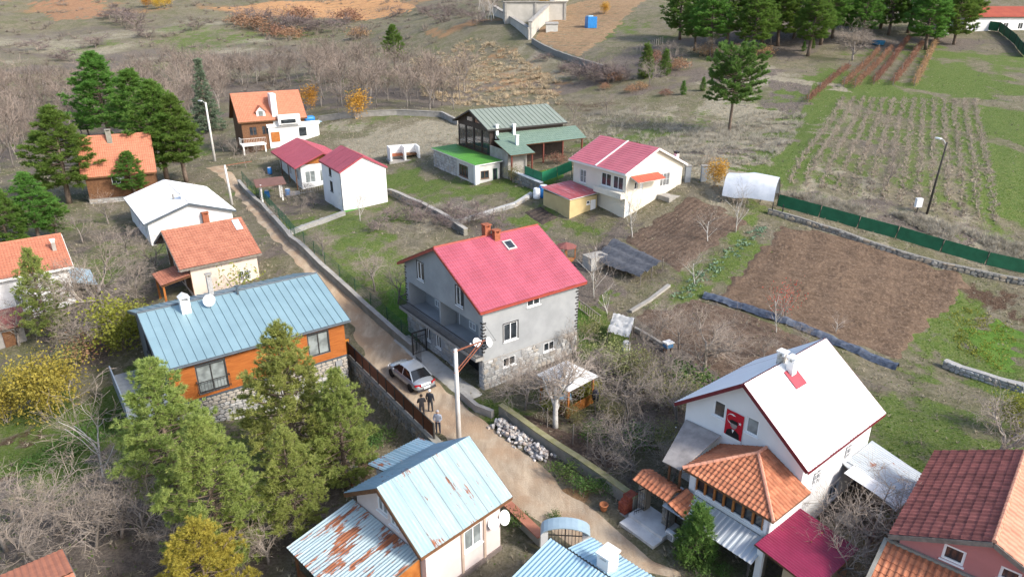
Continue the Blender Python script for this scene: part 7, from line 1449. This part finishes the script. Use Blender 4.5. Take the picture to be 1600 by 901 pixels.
by_px(LV, (803,285), 258, 'olive bush on the stone terrace corner', k=1, cat='shrub'); by_px(LY, (10,660), 600, 'yellow-green bush cut by the left edge', 1, k=.7, cat='shrub'); by_px(LV, (120,570), 530, 'mixed olive bush among the left thicket', k=1.1, cat='shrub'); by_px(LR, (135,560), 525, 'rust-leaved bush among the left thicket', k=1.3, cat='shrub'); by_px(LG, (1590,680), 620, 'yellow-green bush at the right edge', k=1.2, cat='shrub')
for q, (x, y, ty) in enumerate(((880,745,722),(910,765,745),(1075,885,868),(1110,880,862),(1092,900,880),(940,770,752),(1130,900,885),(805,820,800),(580,700,678),(600,690,670),(865,812,800))):
    by_px(LN, (x, y), ty, 'small green shrub along the lane verge', group='green verge shrubs', cat='shrub', k=1.2)
for q, (x, y, ty) in enumerate(((1000,140,128),(960,128,112),(1060,110,92),(1165,90,72),(1195,88,72),(1150,85,70),(985,145,134),(1040,150,140),(870,255,240),(1100,88,70),(1025,100,80),(945,140,130))):
    by_px(LR, (x, y), ty, 'low rust-leaved bush below the far pines', group='rusty bushes on the slope', cat='shrub', k=1.6)
for q, (x, y, ty) in enumerate(((930,120,95),(905,125,98),(960,118,90),(880,112,95),(845,95,80),(720,28,8),(690,35,15),(660,22,5),(450,45,20),(420,40,15),(480,48,22),(500,45,25),(380,35,12),(200,28,5),(170,30,8),(230,60,38),(150,75,50),(60,80,55),(620,25,8),(300,48,30),(100,95,70),(560,60,40))):
    by_px(BS[q % 3], (x, y), ty, 'dark bare thicket shrub on the far slopes', group='dark shrubs on the far slopes', cat='shrub', k=2.2)
for q, (x, y, ty) in enumerate(((895,660,632),(930,690,664),(880,625,600),(1040,700,660),(1065,640,590),(1000,700,668),(915,625,590),(990,590,548),(950,655,620),(1075,610,570),(860,640,615),(1060,720,680))):
    by_px((LV, LN, LG, LV)[q % 4], (x, y), ty, ('olive leafy bush in the tangled orchard', 'low green bush in the tangled orchard', 'yellow-green bush in the tangled orchard', 'olive leafy bush in the tangled orchard')[q % 4], group='leafy bushes of the tangled orchard', cat='shrub', k=1.15)
for q, (x, y, ty) in enumerate(((440,52,12),(465,55,15),(495,55,20),(520,50,25),(415,42,8),(390,30,5),(540,40,20),(930,128,88),(950,130,92),(905,122,92),(970,128,100),(885,112,92),(745,40,8),(700,30,2),(670,28,2),(190,40,6),(215,45,10),(855,95,78))):
    by_px(BS[q % 3], (x, y), ty, 'large grey-purple bare thicket on the far slope', group='large thickets on the far slope', cat='shrub', k=1.7)
for q, (x, y, ty) in enumerate(((405,48,26),(430,58,40),(455,62,44),(380,40,22),(545,35,15),(560,60,44),(470,35,12))):
    by_px(LR, (x, y), ty, 'rust-leaved bush among the far thickets', group='rusty bushes among far thickets', cat='shrub', k=2.0)
for q, (x, y, ty) in enumerate(((232,12,-8),(250,14,-6),(262,10,-8),(945,22,2),(850,12,-6))):
    by_px(LO, (x, y), ty, 'golden tree on the far slope at the top', group='golden trees at the top', name='golden_tree', k=1.6)
# kale strip, ground vines
def scatter_leaf(name, label, cat, poly, n, r, h, m, seed, leaf=.14, per=16):
    rs = np.random.RandomState(seed); w = np.array([G(*p)[:2] for p in poly]); q = np.c_[rs.uniform(w[:,0].min(), w[:,0].max(), n*6), rs.uniform(w[:,1].min(), w[:,1].max(), n*6)]; q = q[sdist(q, w) > 0][:n]; z = H(q[:,0], q[:,1]); base = np.c_[q, z + .03]; C = np.repeat(base, per, 0) + rs.randn(len(q)*per, 3)*[r, r, .02]; d = rs.randn(len(C), 3)*.7; d[:, 2] = np.abs(d[:, 2]) + .35; d /= np.linalg.norm(d, axis=1)[:, None]
    s = np.cross(d, rs.randn(len(C), 3)); s /= np.linalg.norm(s, axis=1)[:, None]; l = leaf*rs.uniform(.6, 1.4, len(C))[:, None]; V = np.stack([C, C + d*l*.5 + s*l*.35, C + d*l, C + d*l*.5 - s*l*.35], 1).reshape(-1, 3)
    o = mk(name, npmesh(name, V, np.arange(len(V)).reshape(-1, 4), m)); tag(o, label, cat, kind='stuff')
scatter_leaf('kale_plants', 'blue-green kale plants in the strip between the plots', 'vegetables', [(1035,468),(1060,455),(1180,352),(1205,352),(1180,378),(1075,468)], 120, .13, .3, kale_l, 1, .17, 10)
scatter_leaf('leaf_crop', 'bright green leafy crop in the beds at the right', 'vegetables', [(1480,500),(1510,478),(1570,505),(1590,530),(1560,580),(1500,550)], 160, .2, .2, ygr_l, 2, .13, 9)
scatter_leaf('bed_crop', 'green leafy crop in the bottom left beds', 'vegetables', [(20,730),(90,690),(150,645),(215,640),(160,690),(70,740)], 400, .15, .2, grn_l, 3, .13, 10)
# vineyard rows at the top right
vr = [((1262,160),(1325,108)),((1318,136),(1372,82)),((1335,138),(1392,78)),((1365,132),(1420,62)),((1395,133),(1440,72)),((1428,135),(1462,68))]
for q, (a, b) in enumerate(vr):
    a, b = GV(*a), GV(*b); n = int((b-a).length/.28); rs = np.random.RandomState(q); t = thing('vine_row', 'row of rust-coloured vines on the slope below the far pines', 'vine row', a, group='rusty vine rows'); f = np.linspace(0, 1, n)[:, None]; base = np.array(a)[None]*(1-f) + np.array(b)[None]*f; base[:, 2] = H(base[:,0], base[:,1]); C = np.repeat(base, 26, 0) + rs.randn(n*26, 3)*[.28,.28,.25] + [0,0,.75] - np.array(a); d = rs.randn(n*26, 3); d /= np.linalg.norm(d, axis=1)[:, None]
    V, Fc = tri_blades(C, d, .32, .10, rs); mk('foliage', npmesh('foliage', V, Fc, rust_l), t)
    for k in range(5): p = a.lerp(b, k/4); MB().tube([(p.x-a.x,p.y-a.y,float(H(p.x,p.y))-a.z-.2),(p.x-a.x,p.y-a.y,float(H(p.x,p.y))-a.z+1.7)], .07, 5).build('post', wood_g, t)
# ---- ground cover made of real blades: withered crop rows, dry grass, green grass, brush
straw = leafmat('dry_straw', (.36,.315,.235), (.23,.20,.14), .5, 0, .2, 0); deadw = leafmat('dead_stalks', (.35,.295,.235), (.25,.205,.16), .5, 0, .15, 0); gras = leafmat('green_blades', (.095,.16,.03), (.15,.18,.05), .5, 0, .25, 0); brush_m = mat('brush_twig', (.18,.145,.125), (.12,.10,.085), .5, .9)
rs = np.random.RandomState(8); Ct = []
for i in range(14):
    f = i/13; a, b = GV(1318 + 205*f, 152 + 4*f), GV(1232 + 322*f, 285 + 62*f); n = int((b-a).length/.13); g = np.linspace(0, 1, n)[:, None]; p = np.array(a)[None]*(1-g) + np.array(b)[None]*g; p += rs.randn(n, 3)*[.22,.3,0]; p = p[rs.rand(n) < .8]; Ct.append(p)
Ct = np.concatenate(Ct); Ct[:, 2] = H(Ct[:,0], Ct[:,1]); V, Fc = tufts(Ct, np.tile([0,0,1.], (len(Ct),1)), 9, .42, .06, rs, 1.3, .3)
tag(mk('withered_crops', npmesh('withered_crops', V, Fc, deadw)), 'withered brown crop rows on the field at the right', 'crops', kind='stuff')
EXC = [np.array([G(*p)[:2] for p in laneL + laneR])] + [np.array([G(*p)[:2] for p in q]) for q in ([(1222,354),(1290,362),(1400,392),(1500,428),(1515,448),(1455,508),(1402,562),(1330,538),(1210,495),(1118,463)],)]
for hs in (hg, hb, hrh, hw, hk, h6, h7, h8, h9, h10, h11, h12, h13, h15, h16, h18, h19, h22, h23):
    x0, x1, y0, y1 = getattr(hs, 'box', (0,7,-6,1)); EXC.append(np.array([hs.wld(q).xy for q in ((x0,y0,0),(x1,y0,0),(x1,y1,0),(x0,y1,0))]))
def zsample(k, x, y): return zone[k][np.clip(np.searchsorted(gy, y), 0, ny-1), np.clip(np.searchsorted(gx, x), 0, nx-1)]
def cover_pts(n, seed, wf, ymax=135):
    rs = np.random.RandomState(seed); Y = 20 + (ymax-20)*rs.rand(n)**1.25; X = rs.uniform(-.80, .80, n)*(Y+6); w = wf(X, Y); k = rs.rand(n) < w; X, Y = X[k], Y[k]; P = np.c_[X, Y]
    for e in EXC: P = P[sdist(P, e) < .05]
    return np.c_[P, H(P[:,0], P[:,1])], rs
mot = lambda x, y: .5 + .5*np.sin(x*.7 + 1.7*np.sin(y*.45))*np.sin(y*.6 + 1.3*np.sin(x*.5))
P, rs = cover_pts(70000, 1, lambda x, y: np.clip(.25 + .9*zsample(1,x,y) - .8*zsample(0,x,y) - .2*zsample(2,x,y), .03, 1)*(.35+.65*mot(x,y))); V, Fc = tufts(P, np.tile([0,0,1.], (len(P),1)), 7, .27, .045, rs, 1.1, .3); tag(mk('dry_grass', npmesh('dry_grass', V, Fc, straw)), 'dry straw-coloured grass over the meadow and lots', 'grass', kind='stuff'); print('dry', len(P))
P, rs = cover_pts(52000, 2, lambda x, y: np.clip(.10 + 1.0*zsample(0,x,y), 0, 1)*(.4+.6*mot(y,x))); V, Fc = tufts(P, np.tile([0,0,1.], (len(P),1)), 8, .13, .035, rs, 1.1, .3); tag(mk('green_grass', npmesh('green_grass', V, Fc, gras)), 'short green grass in patches over the gardens', 'grass', kind='stuff'); print('green', len(P))
P, rs = cover_pts(9000, 3, lambda x, y: np.clip(.04 + .8*zsample(2,x,y), 0, 1)*(.3+.7*mot(x+9,y)), 190); V, Fc = tufts(P, np.tile([0,0,1.], (len(P),1)), 12, .7, .022, rs, 1.3, .35); tag(mk('undergrowth', npmesh('undergrowth', V, Fc, brush_m)), 'grey-brown bare undergrowth of the gardens and ravine', 'undergrowth', kind='stuff'); print('brush', len(P))

rs = np.random.RandomState(21); n = 3600; Y = rs.uniform(165, 420, n); X = rs.uniform(-.85, .85, n)*Y; k = (mot(X*.25, Y*.2) > .45) & ~((X > -20) & (Y < 240)); X, Y = X[k], Y[k]; C = np.c_[X, Y, H(X, Y)]; sz = rs.uniform(.3, 1.5, len(C)); C = np.repeat(C, 45, 0); d = rs.randn(len(C), 3); d[:, 2] = np.abs(d[:, 2]) + .45; d /= np.linalg.norm(d, axis=1)[:, None]; V, Fc = tri_blades(C + d*[1.3,1.3,.5]*np.repeat(sz, 45)[:, None]*rs.rand(len(C))[:, None], d, 1.6*np.repeat(sz, 45)*rs.uniform(.5, 1.3, len(C)), .10, rs)
tag(mk('far_scrub', npmesh('far_scrub', V, Fc, mat('scrub_twig', (.22,.185,.16), (.17,.145,.115), .06, .9))), 'grey-brown scrub over the far hillside', 'scrub', kind='stuff')

rs = np.random.RandomState(31); w = np.array([G(*p)[:2] for p in [(640,95),(740,60),(800,75),(880,130),(880,165),(720,165),(660,150)]]); q = np.c_[rs.uniform(w[:,0].min(), w[:,0].max(), 850), rs.uniform(w[:,1].min(), w[:,1].max(), 850)]; q = q[sdist(q, w) > 0]; C = np.c_[q, H(q[:,0], q[:,1])]; sz = rs.uniform(.3, 1.1, len(C)); C = np.repeat(C, 40, 0); z40 = np.repeat(sz, 40); d = rs.randn(len(C), 3); d[:, 2] = np.abs(d[:, 2]) + .3; d /= np.linalg.norm(d, axis=1)[:, None]; V, Fc = tri_blades(C + d*[1,1,.5]*z40[:, None]*rs.rand(len(C))[:, None], d, .9*z40, .12, rs)
tag(mk('hillside_scrub', npmesh('hillside_scrub', V, Fc, leafmat('ochre_scrub', (.38,.30,.20), (.27,.25,.18), .12, 0, .2, 0))), 'ochre and grey scrub on the orange hillside', 'scrub', kind='stuff')

rs = np.random.RandomState(41); C = []
for poly, n in (([(1215,300),(1300,315),(1420,338),(1600,385),(1600,412),(1480,390),(1300,338),(1218,316)], 1500), ([(1040,215),(1180,175),(1260,180),(1235,230),(1190,262),(1080,262)], 1300), ([(870,190),(1000,165),(1110,205),(1050,230),(900,225)], 600), ([(640,335),(720,350),(800,335),(780,318),(690,322)], 350)):
    w = np.array([G(*p)[:2] for p in poly]); q = np.c_[rs.uniform(w[:,0].min(), w[:,0].max(), n*3), rs.uniform(w[:,1].min(), w[:,1].max(), n*3)]; q = q[(sdist(q, w) > 0) & (mot(q[:,0]*1.3, q[:,1]*1.3) > .42)][:n]; C.append(np.c_[q, H(q[:,0], q[:,1])])
C = np.concatenate(C); V, Fc = tufts(C, np.tile([0,0,1.], (len(C),1)), 16, .75, .035, rs, 1.3, .4)
tag(mk('tall_weeds', npmesh('tall_weeds', V, Fc, leafmat('grey_weeds', (.34,.31,.255), (.19,.175,.13), .25, 0, .2, 0))), 'tall grey dry weeds on the slope and above the netting fence', 'weeds', kind='stuff')
